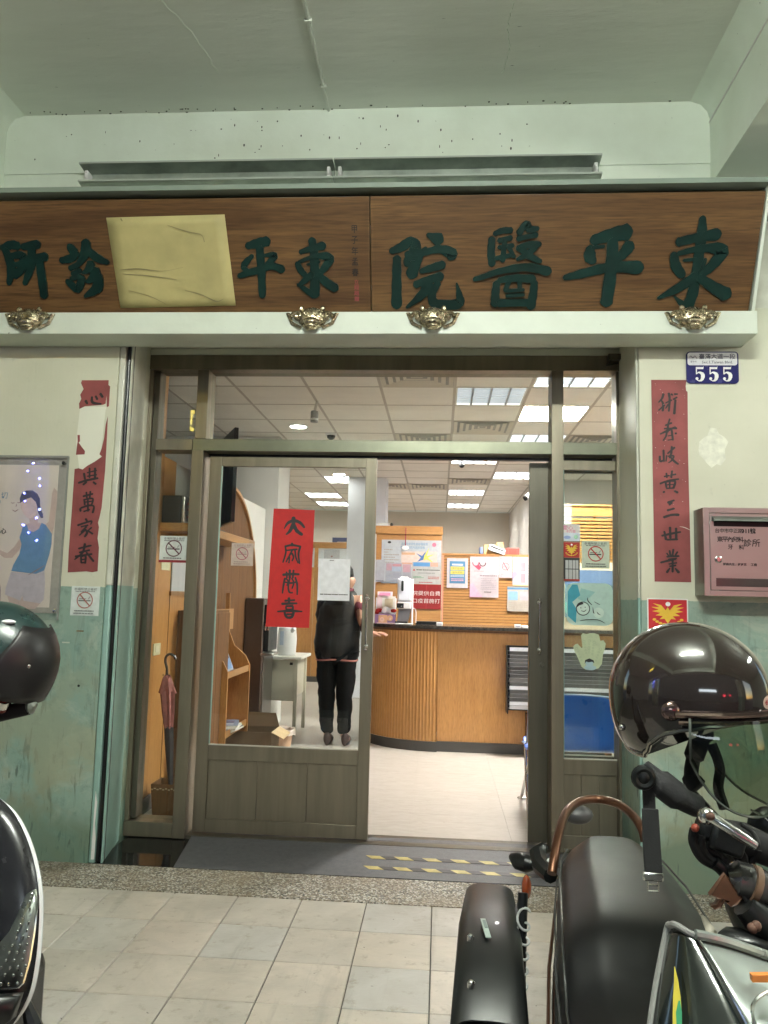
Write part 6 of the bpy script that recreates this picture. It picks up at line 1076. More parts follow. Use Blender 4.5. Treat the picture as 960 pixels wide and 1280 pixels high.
O('collar', MB().tube([(px + .055 + .075 * math.cos(a), py - .01 + .07 * math.sin(a), 1.45 + .01 * math.cos(a)) for a in [2 * math.pi * k / 20 for k in range(20)]], .02, 8, closed=True), M('maroon_cloth'), t)
rg = []
for z, r_ in ((1.42, .05), (1.45, .085), (1.52, .10), (1.60, .102), (1.66, .092), (1.70, .06), (1.715, .01)): rg.append([(px + .045 + r_ * .92 * math.cos(2 * math.pi * j / 24) * (1 + .03 * math.sin(7 * j)), py - .005 + r_ * math.sin(2 * math.pi * j / 24) * (1 if math.sin(2 * math.pi * j / 24) < 0 else .8), z) for j in range(24)])
O('hair', MB().rings(rg), M('black_hair', (.006, .005, .005), .5, spec=.2, var=.4, vs=40, st=(20, 20, 1), bs=.6, bscale=30), t, ang=80)
for dx in (-.068, .10): O('shoe', MB().rings([[(px + dx + w_ * math.cos(2 * math.pi * j / 14), py + .07 - y_, max(.006, .045 * h_ + .04 * h_ * math.sin(2 * math.pi * j / 14))) for j in range(14)] for y_, w_, h_ in ((-.10, .02, .5), (-.06, .042, 1), (.02, .04, 1.2), (.09, .036, 1.5), (.12, .02, 1.2))]), M('grey_shoe', (.07, .045, .045), .5), t, ang=80)

dt = bpy.data.textures.new('cloth_folds', 'CLOUDS'); dt.noise_scale = .09; dt.noise_depth = 2
for c_ in t.children:
    if c_.name.startswith(('coat', 'trousers', 'sleeve')) and 'hem' not in c_.name:
        dm = c_.modifiers.new('folds', 'DISPLACE'); dm.texture = dt; dm.strength = .035; dm.mid_level = .5
# ================================================================ SCOOTERS AND HELMETS
GLOSS = M('gloss_black_paint', (.010, .013, .012), .12, coat=1, var=.3)
VINYL = M('black_vinyl', (.007, .007, .008), .40, var=.3, vs=5, rvar=.06, spec=.35)
BRZ = M('bronze_rail', (.13, .06, .035), .3, .8, var=.08, vs=3, rvar=.03)
t = T('scooter', 'black scooter with a large vinyl seat, bronze grab rail and black muffler', 'scooter', (.44, -2.2, 0), 'scooters parked in the arcade')
# seat
secs = [(-1.765, .480, .045, .748, .70), (-1.78, .478, .085, .757, .68), (-1.83, .472, .125, .768, .66), (-1.95, .455, .143, .775, .65), (-2.10, .443, .158, .776, .64), (-2.25, .430, .165, .770, .63), (-2.34, .421, .169, .764, .62), (-2.40, .415, .171, .752, .61), (-2.45, .411, .170, .712, .60), (-2.50, .405, .168, .676, .59), (-2.60, .394, .163, .660, .57), (-2.75, .366, .142, .662, .56), (-2.90, .35, .12, .660, .55), (-3.02, .34, .07, .65, .55)]
rg = []
for y, cx, hw, zt, zb in secs:
    r_ = []
    for k in range(24):
        a = math.pi * k / 23; ca, sa = math.cos(a), math.sin(a)
        u_ = -1 + 2 * k / 23; au = abs(u_); x = cx + hw * (u_ if au < .7 else math.copysign(.7 + .3 * math.sin((au - .7) / .3 * math.pi / 2), u_))
        z = zt - .006 * u_ * u_ - (.035 * ((au - .45) / .4) ** 1.4 if au > .45 else 0) if au < .85 else zt - .041 - (zt - .041 - zb) * ((au - .85) / .15) ** 1.2
        z -= .004 * (1 - abs(ca)) * (1 if y < -2.4 else 0)
        r_.append((x, y, z))
    rg.append(r_ + [(cx + hw * .9, y, zb - .01), (cx - hw * .9, y, zb - .01)])
O('seat', MB().rings(rg), VINYL, t, ang=80, sub=2)
O('seat_seam', MB().tube([(cx - hw - .001, y, zb + .035) for y, cx, hw, zt, zb in secs], .0022, 5), P('seam_black', (.03, .03, .03)), t)
for sg_ in (-1, 1): O('seat_piping', MB().tube([(cx + sg_ * hw * .93, y, zt - .038) for y, cx, hw, zt, zb in secs[2:-1]], .0028, 6), P('piping_black', (.02, .02, .02), .35), t)
# body under the seat
bs_ = [(-1.70, .485, .05, .66, .58), (-1.78, .480, .11, .69, .54), (-1.95, .462, .152, .69, .48), (-2.2, .43, .172, .67, .40), (-2.45, .40, .178, .64, .34), (-2.7, .37, .17, .60, .30), (-3.0, .34, .13, .58, .28)]
rg = []
for y, cx, hw, zt, zb in bs_:
    rg.append([(cx + hw * math.copysign(abs(math.cos(a)) ** .7, math.cos(a)) * (1 if math.sin(a) > 0 else .75), y, (zt + zb) / 2 + (zt - zb) / 2 * math.copysign(abs(math.sin(a)) ** .7, math.sin(a))) for a in [2 * math.pi * k / 28 for k in range(28)]])
O('body_shell', MB().rings(rg), GLOSS, t, ang=80, sub=1)
O('side_stripe', MB().tube([(cx - hw * 1.0 - .001, y, (zt + zb) / 2 + .05) for y, cx, hw, zt, zb in bs_[2:]], .004, 6), BRZ, t)
O('side_panel', MB().poly([(-2.42, .42), (-2.44, .52), (-2.62, .50), (-2.86, .34), (-2.8, .30)], lambda u, v, q_: (.40 - .19 + (-(u + 2.45)) * -.08 * -1 + q_, u, v), -.002, .01), M('grey_side_plastic', (.14, .12, .11), .4), t)
gr = spline([(0.300, -1.937, 0.700), (0.314, -1.898, 0.740), (0.335, -1.832, 0.775), (0.367, -1.738, 0.800), (0.416, -1.647, 0.810), (0.479, -1.599, 0.810), (0.530, -1.637, 0.810), (0.557, -1.715, 0.800), (0.567, -1.783, 0.780), (0.572, -1.796, 0.750)], 6)
O('grab_rail', MB().tube(gr, .0125, 10), BRZ, t)
O('rail_mount', MB().tube([(0.311, -1.835, 0.660), (0.295, -1.754, 0.660), (0.292, -1.708, 0.680), (0.311, -1.698, 0.700)], [.02, .026, .024, .012], 8), BLK, t)
O('tail_cover', MB().ball((0.453, -1.430, 0.720), (.05, .04, .03), 14, 8), M('tail_grey', (.06, .06, .062), .45), t)
O('winker', MB().tube([(0.233, -1.561, 0.620), (0.249, -1.596, 0.620), (0.274, -1.620, 0.620), (0.297, -1.631, 0.620)], [.012, .026, .026, .012], 12), BLK, t); O('winker_stalk', MB().cyl((0.292, -1.632, 0.620), (0.318, -1.716, 0.640), .008), BLK, t)
O('winker_lens', MB().ball((0.262, -1.697, 0.580), (.015, .022, .034), 12, 8), M('orange_lens', (.26, .05, .015), .15, coat=.5), t)
O('badge', MB().disc(0, 0, .001, 0).ball((0.312, -1.836, 0.700), (.012, .012, .006), 10, 6), WHP, t)
# muffler with heat shield
m0 = Vector((0.174, -1.434, 0.420)); m1 = Vector((0.126, -2.198, 0.440)); ax = (m1 - m0).normalized(); sx = Vector((1, 0, 0)); sx = (sx - ax * sx.dot(ax)).normalized(); sz = sx.cross(ax) * -1
def mf(s_, rx, rz, n=10, off=0): return [m0 + ax * s_ + sx * (off + rx * math.copysign(abs(math.cos(a)) ** .42, math.cos(a))) + sz * (rz * math.copysign(abs(math.sin(a)) ** .42, math.sin(a))) for a in [2 * math.pi * k / 20 for k in range(20)]]
L_ = (m1 - m0).length
O('muffler_can', MB().rings([mf(-.03, .035, .03), mf(-.022, .055, .05), mf(.03, .076, .07), mf(.25, .085, .078), mf(L_ + .1, .082, .075), mf(L_ + .3, .05, .05)]), M('muffler_black', (.010, .010, .010), .42, rvar=.04), t, ang=50)
O('muffler_end', MB().rings([mf(-.034, .028, .024), mf(-.045, .022, .018), mf(-.02, .02, .016)]), BLK, t)
O('heat_shield', MB().rings([[m0 + ax * s_ + sx * (.078 * w_ * math.copysign(abs(math.sin(a)) ** .6, math.sin(a))) + sz * (.012 + .072 * h_ * abs(math.cos(a)) ** .4) for a in [R(-80 + 16 * k) for k in range(11)]] for s_, w_, h_ in ((0, .62, .8), (.05, .95, 1.02), (.3, 1.08, 1.1), (L_ + .15, 1.03, 1.08))], False, False, False), M('shield_black', (.008, .009, .009), .42, coat=.1, rvar=.03), t, ang=60).modifiers.new('t', 'SOLIDIFY').thickness = .004
for px_ in ((0.093, -1.936, 0.535), (0.084, -2.204, 0.545)): O('screw', MB().ball(px_, (.008, .008, .006), 10, 6).tube([px_, (px_[0], px_[1], px_[2] - .02)], .009, 8), CHR, t)
a0 = Vector((0.134, -1.893, 0.540)); O('label', MB().obox(a0, (.014, .115, .003), Matrix.Rotation(R(4), 3, 'Z')), ink((.42, .50, .46)), t)
O('label_print', MB().obox(a0 + Vector((0, .02, .0025)), (.008, .05, .001), Matrix.Rotation(R(4), 3, 'Z')), ink((.2, .26, .24)), t)
# shock absorber and rear wheel
s0, s1 = Vector((0.244, -1.799, 0.550)), Vector((0.231, -1.837, 0.340))
pts = []
for k in range(90):
    a = k * .42; c_ = s0.lerp(s1, k / 89); pts.append(tuple(c_ + Vector((.017 * math.cos(a), .010 * math.sin(a), .015 * math.sin(a)))))
O('spring', MB().tube(pts, .0035, 6), P('spring_grey', (.42, .43, .42), .3), t); O('damper', MB().tube([tuple(s0 + Vector((0, .03, .04))), tuple(s1)], .014, 10), BLK, t)
O('shock_cover', MB().tube([(0.256, -1.618, 0.500), (0.222, -1.758, 0.480), (0.231, -1.785, 0.460)], [.016, .022, .012], 8), BLK, t)
wm = Matrix.Rotation(R(90), 3, 'Y'); wc = (.44, -2.08, .25)
tyre = link('rear_wheel', None, t, Vector(wc))
O('tyre', MB().lathe([(.15, -.055), (.215, -.062), (.245, -.045), (.252, 0), (.245, .045), (.215, .062), (.15, .055)], wc, 40, wm), RUB, tyre); O('rim', MB().lathe([(.150, -.05), (.14, -.03), (.04, -.025), (.02, -.05), (.001, -.05)], wc, 24, wm).lathe([(.150, .05), (.14, .03), (.04, .025), (.001, .03)], wc, 24, wm), ZINC, tyre)
O('mudguard', MB().rings([[(.44 + w_, -2.08 + (.275 + .0) * math.cos(a), .25 + .275 * math.sin(a)) for w_ in (-.075, -.06, .06, .075)] for a in [R(20 + 14 * k) for k in range(9)]], False, False, False), BLK, t)
O('swing_arm', MB().tube([(.31, -2.08, .25), (.28, -2.4, .30), (.33, -2.8, .36)], [.05, .07, .06], 10), M('engine_grey', (.06, .06, .06), .5, .4), t)
O('exhaust_pipe', MB().tube(spline([tuple(m1 + Vector((.0, -.05, 0))), (.20, -2.85, .35), (.32, -3.0, .28)]), .018, 8), ZINC, t)
O('front_body', MB().rings([[(.34 + w_ * math.cos(a), y, z + h_ * math.sin(a)) for a in [2 * math.pi * k / 20 for k in range(20)]] for y, z, w_, h_ in ((-2.95, .45, .12, .12), (-3.2, .26, .15, .06), (-3.5, .26, .16, .06), (-3.62, .30, .17, .1))]), GLOSS, t, ang=80)
fwc = (.33, -3.9, .25); fw = link('front_wheel', None, t, Vector(fwc)); O('tyre', MB().lathe([(.15, -.045), (.22, -.05), (.25, 0), (.22, .05), (.15, .045)], fwc, 32, wm), RUB, fw); O('rim', MB().lathe([(.15, -.04), (.03, -.03), (.03, .03), (.15, .04)], fwc, 24, wm), ZINC, fw)
O('centre_stand', MB().tube([(.30, -2.5, .30), (.26, -2.42, .01), (.28, -2.35, .0)], .012, 8).tube([(.48, -2.5, .30), (.52, -2.42, .01), (.5, -2.35, .0)], .012, 8), BLK, t)

# ---- silver scooter, its cowl, handlebar and cables in the right corner
t = T('scooter', 'silver and black scooter with only its cowl and handlebar in the right corner', 'scooter', (.5, -3.0, 0), 'scooters parked in the arcade')
def pxl(rows): return rows
rowL = [(0.299, -2.990, 0.986), (0.287, -3.005, 0.957), (0.274, -3.025, 0.928), (0.260, -3.050, 0.893), (0.246, -3.080, 0.851)]
rowA = [(0.306, -3.020, 0.997), (0.300, -3.040, 0.971), (0.294, -3.065, 0.946), (0.286, -3.090, 0.915), (0.277, -3.120, 0.876)]
rowB = [(0.322, -3.025, 0.992), (0.332, -3.050, 0.975), (0.342, -3.080, 0.953), (0.353, -3.105, 0.929), (0.365, -3.140, 0.893)]
rowC = [(0.359, -3.020, 0.984), (0.367, -3.050, 0.969), (0.374, -3.085, 0.948), (0.383, -3.120, 0.928), (0.398, -3.150, 0.893)]
rowD = [(0.419, -3.000, 0.961), (0.431, -3.030, 0.948), (0.435, -3.070, 0.932), (0.443, -3.110, 0.914), (0.456, -3.140, 0.883)]
rowE = [(0.519, -2.950, 0.917), (0.524, -2.980, 0.897), (0.527, -3.020, 0.889), (0.522, -3.070, 0.881), (0.539, -3.100, 0.857)]
def patch(name, rows, mat, **k):
    o = O(name, MB().rings([list(r_) for r_ in rows], False, False, False), mat, t, ang=70, sub=2, **k); m = o.modifiers.new('t', 'SOLIDIFY'); m.thickness = .012; m.offset = -1; return o
patch('inner_panel', [rowL, rowA, rowB], GLOSS)
patch('cowl', [rowB, rowC, rowD, rowE], M('silver_paint', (.27, .30, .28), .30, .45, coat=.5, var=.06))
O('edge_trim', MB().tube(spline([rowL[4], rowL[3], rowL[2], rowL[1], rowL[0], (0.300, -3.000, 0.993), (0.303, -3.015, 0.999), rowB[0], (0.353, -3.024, 0.987)]), .0042, 8), P('grey_trim', (.20, .20, .19), .4), t)
O('cowl_lip', MB().tube(spline([tuple(Vector(p) + Vector((0, -.004, .003))) for p in (rowB[0], rowC[0], rowD[0], rowE[0])]), .006, 8), M('silver_paint'), t)
O('cowl_lip', MB().tube(spline([tuple(Vector(p) + Vector((0, -.003, .002))) for p in rowB]), .0018, 6), CHR, t)
def on(r0, r1, f_, k_, d=.0035):
    i = min(3, int(k_)); g_ = k_ - i; a = Vector(r0[i]).lerp(Vector(r0[i + 1]), g_); c_ = Vector(r1[i]).lerp(Vector(r1[i + 1]), g_)
    p = a.lerp(c_, f_); return tuple(p + (cam.location - p).normalized() * (d + .012 * 4 * f_ * (1 - f_) * .5))
st = MB(); st.rings([[on(rowL, rowA, f0, k_), on(rowL, rowA, f1, k_)] for k_, f0, f1 in ((1.3, .68, .72), (1.7, .70, .86), (2.2, .68, .95), (2.7, .70, 1.0), (3.2, .72, 1.0), (4, .75, 1))], False, False, False); O('stripe_decal', st, ink((.55, .45, .05)), t)
st = MB(); st.rings([[on(rowL, rowA, f0, k_, .0045), on(rowL, rowA, f1, k_, .0045)] for k_, f0, f1 in ((2.3, .88, .93), (2.6, .80, 1.0), (3.0, .84, 1.0), (4, .85, 1))], False, False, False); O('stripe_decal', st, ink((.03, .22, .10)), t)
O('reflector', MB().obox((0.384, -3.070, 0.967), (.024, .008, .008), Matrix.Rotation(R(-4), 3, 'Y')), ink((.65, .22, .05)), t)
O('cowl_ring', MB().tube([(x, y, z) for x, y, z in spline([(0.353, -3.130, 0.940), (0.354, -3.120, 0.954), (0.363, -3.110, 0.961), (0.377, -3.105, 0.967)], 6)], .0022, 6), CHR, t)
O('tray_edge', MB().add([(0.386, -2.920, 0.957), (0.407, -2.890, 0.954), (0.506, -2.890, 0.948), (0.493, -2.920, 0.941), (0.386, -2.920, 0.948), (0.488, -2.930, 0.931)], [(0, 3, 2, 1), (0, 4, 5, 3)]), BLK, t).modifiers.new('t', 'SOLIDIFY').thickness = .01
O('cream_bracket', MB().add([(0.396, -2.820, 0.934), (0.403, -2.820, 0.932), (0.402, -2.870, 0.932), (0.390, -2.870, 0.925)], [(0, 1, 2, 3)]), P('cream_enamel', (.5, .5, .4)), t).modifiers.new('t', 'SOLIDIFY').thickness = .008
O('lower_fairing', MB().add([rowL[4], rowE[4], tuple(Vector(rowE[4]) * 1 + Vector((0, .0, -.55))), tuple(Vector(rowL[4]) + Vector((0, .0, -.55))), tuple(Vector(rowL[4]) + Vector((0.02, .03, -.12))), tuple(Vector(rowE[4]) + Vector((0, .03, -.12))), tuple(Vector(rowE[4]) + Vector((0, .03, -.55))), tuple(Vector(rowL[4]) + Vector((0.02, .03, -.55)))], [(0, 3, 2, 1), (4, 5, 6, 7), (0, 4, 7, 3), (1, 2, 6, 5), (3, 7, 6, 2)]), GLOSS, t, bev=.02)
w2 = (.72, -2.9, .25); fw = link('front_wheel', None, t, Vector(w2)); O('tyre', MB().lathe([(.15, -.045), (.22, -.05), (.25, 0), (.22, .05), (.15, .045)], w2, 32, wm), RUB, fw); O('rim', MB().lathe([(.15, -.04), (.03, -.03), (.03, .03), (.15, .04)], w2, 24, wm), ZINC, fw)
# handlebar group
O('grip', MB().tube([(0.383, -2.850, 1.073), (0.404, -2.850, 1.071), (0.443, -2.850, 1.062), (0.488, -2.850, 1.044), (0.538, -2.850, 1.031)], [.016, .020, .024, .022, .02], 12), RUB, t)
O('switch_housing', MB().obox((0.417, -2.860, 1.064), (.05, .045, .035), Matrix.Rotation(R(18), 3, 'Y')).obox((0.389, -2.860, 1.076), (.02, .03, .026), Matrix.Rotation(R(10), 3, 'Y')), BLK, t, bev=.006)
O('brake_lever', MB().tube([(0.378, -2.900, 1.105), (0.384, -2.905, 1.105), (0.400, -2.910, 1.095), (0.425, -2.915, 1.080), (0.440, -2.915, 1.071)], [.0095, .0088, .0078, .0075, .006], 10).ball((0.379, -2.902, 1.105), .0125, 12, 8), CHR, t)
O('lever_rust', MB().ball((0.381, -2.912, 1.107), (.007, .006, .006), 10, 6), M('rust', (.08, .035, .022), .7, var=.4, vs=60), t)
O('red_button', MB().ball((0.370, -2.880, 1.082), .006, 8, 6), ink((.25, .04, .02)), t)
for nm, ps, r_ in (('brake_hose', [(0.372, -2.870, 1.078), (0.370, -2.870, 1.060), (0.382, -2.870, 1.038), (0.407, -2.870, 1.024), (0.429, -2.870, 1.001)], .0068), ('brake_hose', [(0.382, -2.870, 1.070), (0.381, -2.870, 1.056), (0.389, -2.870, 1.041), (0.407, -2.870, 1.031), (0.427, -2.870, 1.012)], .0066),
                   ('cable', [(0.400, -2.870, 1.061), (0.405, -2.870, 1.048), (0.413, -2.870, 1.033), (0.422, -2.870, 1.018)], .0045), ('cable', [(0.392, -2.870, 1.061), (0.392, -2.870, 1.050), (0.404, -2.870, 1.044), (0.416, -2.870, 1.036)], .004), ('cable', [(0.425, -2.870, 1.063), (0.439, -2.860, 1.035), (0.435, -2.860, 1.007)], .012), ('cable', [(0.461, -2.870, 1.055), (0.453, -2.860, 1.032), (0.444, -2.860, 1.018)], .006), ('cable', [(0.433, -2.880, 1.090), (0.449, -2.880, 1.080), (0.454, -2.890, 1.067), (0.450, -2.890, 1.059)], .003), ('cable', [(0.440, -2.900, 1.021), (0.450, -2.900, 0.995), (0.465, -2.900, 0.969)], .003), ('cable', [(0.426, -2.900, 1.001), (0.441, -2.900, 0.978), (0.462, -2.900, 0.953)], .003)):
    O(nm, MB().tube(spline(ps), r_, 8), RUB, t)
O('hose_clamp', MB().tube([(0.397, -2.875, 1.034), (0.405, -2.875, 1.028), (0.414, -2.875, 1.019)], .0095, 10), BLK, t)
O('steering_stem', MB().tube([(0.450, -2.830, 1.054), (0.446, -2.830, 1.014), (0.449, -2.850, 0.971), (0.458, -2.890, 0.938)], [.024, .026, .03, .032], 12), BLK, t)
O('headlamp_case', MB().tube([(0.412, -2.880, 1.015), (0.423, -2.880, 1.015), (0.447, -2.880, 1.008), (0.482, -2.880, 0.997)], [.014, .026, .027, .022], 16), M('scuffed_black', (.035, .035, .034), .22, coat=.6, var=.6, vs=18), t)
O('brown_band', MB().tube([(0.441, -2.885, 1.011), (0.449, -2.885, 1.008)], .0278, 16), M('brown_band', (.13, .075, .045), .45), t)
hk = [(907, 1094), (888, 1119), (899, 1124), (896, 1130), (890, 1133), (894, 1136), (901, 1134), (906, 1126), (914, 1132), (921, 1131), (928, 1122), (918, 1110), (912, 1100)]
pts_ = [(0.404, -2.900, 1.025), (0.383, -2.900, 0.998), (0.395, -2.900, 0.993), (0.391, -2.900, 0.986), (0.385, -2.900, 0.983), (0.389, -2.900, 0.980), (0.397, -2.900, 0.982), (0.402, -2.900, 0.991), (0.411, -2.900, 0.985), (0.418, -2.900, 0.987), (0.426, -2.900, 0.997), (0.416, -2.900, 1.009), (0.410, -2.900, 1.019)]
O('bag_hook', MB().poly([(p[0], p[2]) for p in pts_], lambda u, v, q_: (u, q_, v), pts_[0][1], pts_[0][1] + .008), M('rusty_orange_plastic', (.075, .032, .016), .45, var=.4, vs=30), t, bev=.0015)
O('ignition_block', MB().tube([(0.428, -2.900, 0.988), (0.449, -2.900, 0.968), (0.475, -2.900, 0.943)], [.018, .024, .02], 10), BLK, t); O('rusty_bolt', MB().ball((0.424, -2.940, 0.972), .007, 10, 7).ball((0.429, -2.940, 0.975), .007, 8, 6), M('rust'), t)
ml = spline([(0.498, -2.810, 1.021), (0.496, -2.770, 1.039), (0.482, -2.710, 1.033), (0.457, -2.670, 1.059), (0.434, -2.650, 1.086)], 5)
O('mirror_arm', MB().tube(ml, .006, 8), BLK, t)
O('mirror', MB().ball((0.533, -2.730, 1.051), (.035, .02, .03), 16, 8), BLK, t); O('mirror_edge', MB().tube(spline([(0.497, -2.750, 1.079), (0.517, -2.750, 1.068), (0.537, -2.750, 1.047)]), .0018, 6), CHR, t)

# ---- helmets (local frame: x forward, z up, then placed)
def helmet(name, label, c, yaw, tilt, sc, shell_m, rim_m, lobes=1.0):
    m = Matrix.Rotation(R(yaw), 3, 'Z') @ Matrix.Rotation(R(tilt), 3, 'Y'); c = Vector(c)
    t = T(name, label, 'helmet', tuple(c + Vector((0, 0, -.12))), 'open-face helmets left on the scooters')
    def emin(az):
        a = abs((az + math.pi) % (2 * math.pi) - math.pi)  # 0 = front
        a = math.degrees(a)
        pts = [(0, -12), (40, -14), (68, -18), (86, -22), (100, -27), (112, -36), (121, -50), (131, -63), (144, -68), (160, -62), (180, -54)]
        for (a0, e0), (a1, e1) in zip(pts, pts[1:]):
            if a <= a1: f_ = (a - a0) / (a1 - a0); return R(e0 + (e1 - e0) * (f_ * f_ * (3 - 2 * f_)))
        return R(-47)
    def sp(az, el, k=1.0):
        r_ = (1.0 if el > 0 else 1 - .10 * (el / R(70)) ** 2) * k * sc
        ce = math.cos(el if el > 0 else el * .60)
        return c + m @ Vector((.137 * ce * math.cos(az) * r_ - .002, .112 * ce * math.sin(az) * r_, .128 * math.sin(el) * r_))
    NA, NE = 72, 22
    def shell(k, top=R(89.5)): return [[sp(2 * math.pi * j / NA, top + (emin(2 * math.pi * j / NA) - top) * i / NE, k) for j in range(NA)] for i in range(NE + 1)]
    O('shell', MB().rings(shell(1.0), True), shell_m, t, ang=80)
    ed = [sp(2 * math.pi * j / NA, emin(2 * math.pi * j / NA), .995) for j in range(NA)]
    O('rim', MB().tube(ed, .0042 * sc, 8, closed=True), rim_m, t)
    inner = shell(.90); inner = [[Vector(p) for p in r_] for r_ in inner]
    O('lining', MB().rings(inner + [ed], False), M('black_lining', (.010, .010, .010), .9), t, ang=80)
    return t, m, sp, emin
hc = (0.429, -2.670, 1.247)
t, m, sp, emin = helmet('helmet', 'glossy dark brown open-face helmet with smoked visor hung by the silver scooter', hc, -24, 0, .96, M('brown_gloss_shell', (.020, .014, .012), .10, coat=1, var=.1, rvar=.02), M('chrome_piping', (.34, .32, .28), .22, .9))
# visor
vr = []
for i in range(15):
    s_ = i / 14; row = []
    for j in range(29):
        az = R(-84 + 168 * j / 28); e_ = 1 - .55 * (abs(az) / R(84)) ** 5
        k_ = (1.07 + .13 * math.sin(math.pi * .75 * s_) - .20 * s_ ** 2) * .96
        row.append(Vector(hc) + m @ Vector((.137 * k_ * math.cos(az), .112 * k_ * math.sin(az), -.026 - .150 * s_ * e_)))
    vr.append(row)
o = O('visor', MB().rings(vr, False, False, False), 'smoke', t, ang=80)
O('visor_edge', MB().tube(vr[-1], .0022, 6).tube([r_[0] for r_ in vr], .002, 6).tube([r_[-1] for r_ in vr], .002, 6), M('smoked_edge', (.08, .09, .08), .2), t)
O('peak_trim', MB().tube([sp(R(-92 + 184 * j / 30), R(-10 + 3 * math.cos(R(-92 + 184 * j / 30))), 1.035) for j in range(31)], .0055, 8), M('smoked_chrome', (.16, .11, .10), .12, .9), t)
O('peak_trim', MB().tube([sp(R(-90 + 180 * j / 30), R(-15 + 3 * math.cos(R(-92 + 184 * j / 30))), 1.06) for j in range(31)], .0035, 8), M('smoked_chrome'), t)
for s_ in (-1, 1):
    O('pivot', MB().ball(sp(s_ * R(95), R(-8), 1.02), (.016, .008, .016), 14, 8), M('smoked_chrome'), t)
    O('snap', MB().ball(sp(s_ * R(142), R(-28), 1.005), (.006, .006, .006), 10, 6), CHR, t)
# oval maker's sticker near the front
lg = MB(); n_ = 20; az0, el0 = R(-18), R(0)
def son(u, v, k_=1.006): return sp(az0 + u, el0 + v, k_)
lg.add([son(0, 0)] + [son(R(8) * math.cos(2 * math.pi * j / n_), R(5) * math.sin(2 * math.pi * j / n_)) for j in range(n_)], [(0, 1 + j, 1 + (j + 1) % n_) for j in range(n_)])
O('oval_sticker', lg, ink((.62, .45, .38)), t)
O('sticker_lettering', MB().text('evo', 0, 0, 0, R(7.5), sx=1.1, fn=lambda u, v: son(u, v, 1.012), bold=.03), ink((.35, .02, .03)), t, smooth=False)
O('ear_flap', MB().tube(spline([(0.449, -2.650, 1.194), (0.451, -2.650, 1.167), (0.440, -2.650, 1.133), (0.434, -2.660, 1.106), (0.443, -2.670, 1.091)]), [.024] * 6 + [.017] * 6 + [.012] * 6 + [.016] * 6 + [.010], 12), M('black_lining'), t)
O('strap_end', MB().tube(spline([(0.469, -2.660, 1.163), (0.478, -2.670, 1.126), (0.468, -2.690, 1.097), (0.470, -2.710, 1.070)]), .009, 8), M('strap_cloth', (.013, .013, .014), .8, bs=.3, bscale=300), t)
# chin strap: padded part and hanging webbing with buckle
O('chin_pad', MB().tube(spline([(0.332, -2.740, 1.132), (0.351, -2.750, 1.119), (0.385, -2.750, 1.094), (0.418, -2.740, 1.078)]), [.017] * 7 + [.022] * 6 + [.018] * 6, 10), M('strap_cloth', (.013, .013, .014), .8, bs=.3, bscale=300), t)
O('strap_ring', MB().tube([tuple(Vector((0.326, -2.770, 1.126)) + Vector((.014 * math.cos(a), 0, .014 * math.sin(a)))) for a in [2 * math.pi * k / 16 for k in range(16)]], .006, 8, closed=True).ball((0.326, -2.770, 1.126), (.012, .006, .012)), BLK, t)
wb = [(0.336, -2.760, 1.120), (0.337, -2.760, 1.077), (0.338, -2.760, 1.034), (0.340, -2.760, 0.982)]
O('webbing', MB().rings([[tuple(Vector(p) + Vector((w_ * a, b_, 0))) for a, b_ in ((-1, -.002), (1, -.002), (1, .002), (-1, .002))] for p, w_ in zip(wb, (.0095, .0095, .0100, .0095))]), M('strap_cloth'), t)
O('webbing', MB().rings([[tuple(Vector(p) + Vector((w_ * a, b_ - .005, 0))) for a, b_ in ((-1, -.003), (1, -.003), (1, .003), (-1, .003))] for p, w_ in zip((wb[1], wb[2], (0.341, -2.760, 0.978)), (.0125, .0135, .0135))]), M('strap_cloth'), t, bev=.001)
bk = Vector((0.340, -2.765, 0.974))
O('buckle', MB().box(bk.x - .016, bk.x + .016, bk.y - .005, bk.y + .004, bk.z - .006, bk.z + .008), CHR, t, bev=.003)
O('buckle_loop', MB().tube([(bk.x - .008, bk.y, bk.z - .005), (bk.x - .008, bk.y, bk.z - .021), (bk.x + .008, bk.y, bk.z - .021), (bk.x + .008, bk.y, bk.z - .005), (bk.x + .008, bk.y, bk.z - .012), (bk.x - .008, bk.y, bk.z - .012)], .0017, 6), CHR, t)

# ---- left side: scooter and helmet cut by the picture edge
t = T('scooter', 'white-trimmed black scooter with studded metal plate at the left edge', 'scooter', (-.75, -2.8, 0), 'scooters parked in the arcade')
ol = spline([(-0.839, -2.750, 1.051), (-0.757, -2.770, 1.055), (-0.714, -2.790, 1.048), (-0.682, -2.800, 1.029), (-0.655, -2.810, 0.998), (-0.634, -2.820, 0.962), (-0.619, -2.830, 0.921), (-0.611, -2.840, 0.872), (-0.608, -2.850, 0.830), (-0.609, -2.860, 0.796), (-0.618, -2.870, 0.771), (-0.643, -2.870, 0.742), (-0.691, -2.870, 0.692)], 5)
wp = M('white_paint', (.72, .75, .76), .2, coat=.6, var=.03)
O('trim', MB().tube(ol, [.0035 + .004 * min(1, i / 45) for i in range(len(ol))], 10), wp, t)
ctr = Vector((-0.852, -2.790, 0.870)); rn = []
for f_, bulge in ((1.0, 0), (.93, .012), (.8, .02), (.6, .01), (.3, 0), (0.02, 0)): rn.append([tuple(ctr.lerp(Vector(p), f_) + Vector((0, -bulge, 0))) for p in ol])
O('leg_shield', MB().rings(rn, False, False, False), M('satin_black', (.016, .016, .018), .25, var=.2), t, ang=60).modifiers.new('t', 'SOLIDIFY').thickness = .02
O('inner_rim', MB().tube([tuple(Vector(p) + (ctr - Vector(p)).normalized() * .012 + Vector((0, -.012, 0))) for p in ol], .0022, 6), P('dark_rim', (.03, .03, .035), .3), t)
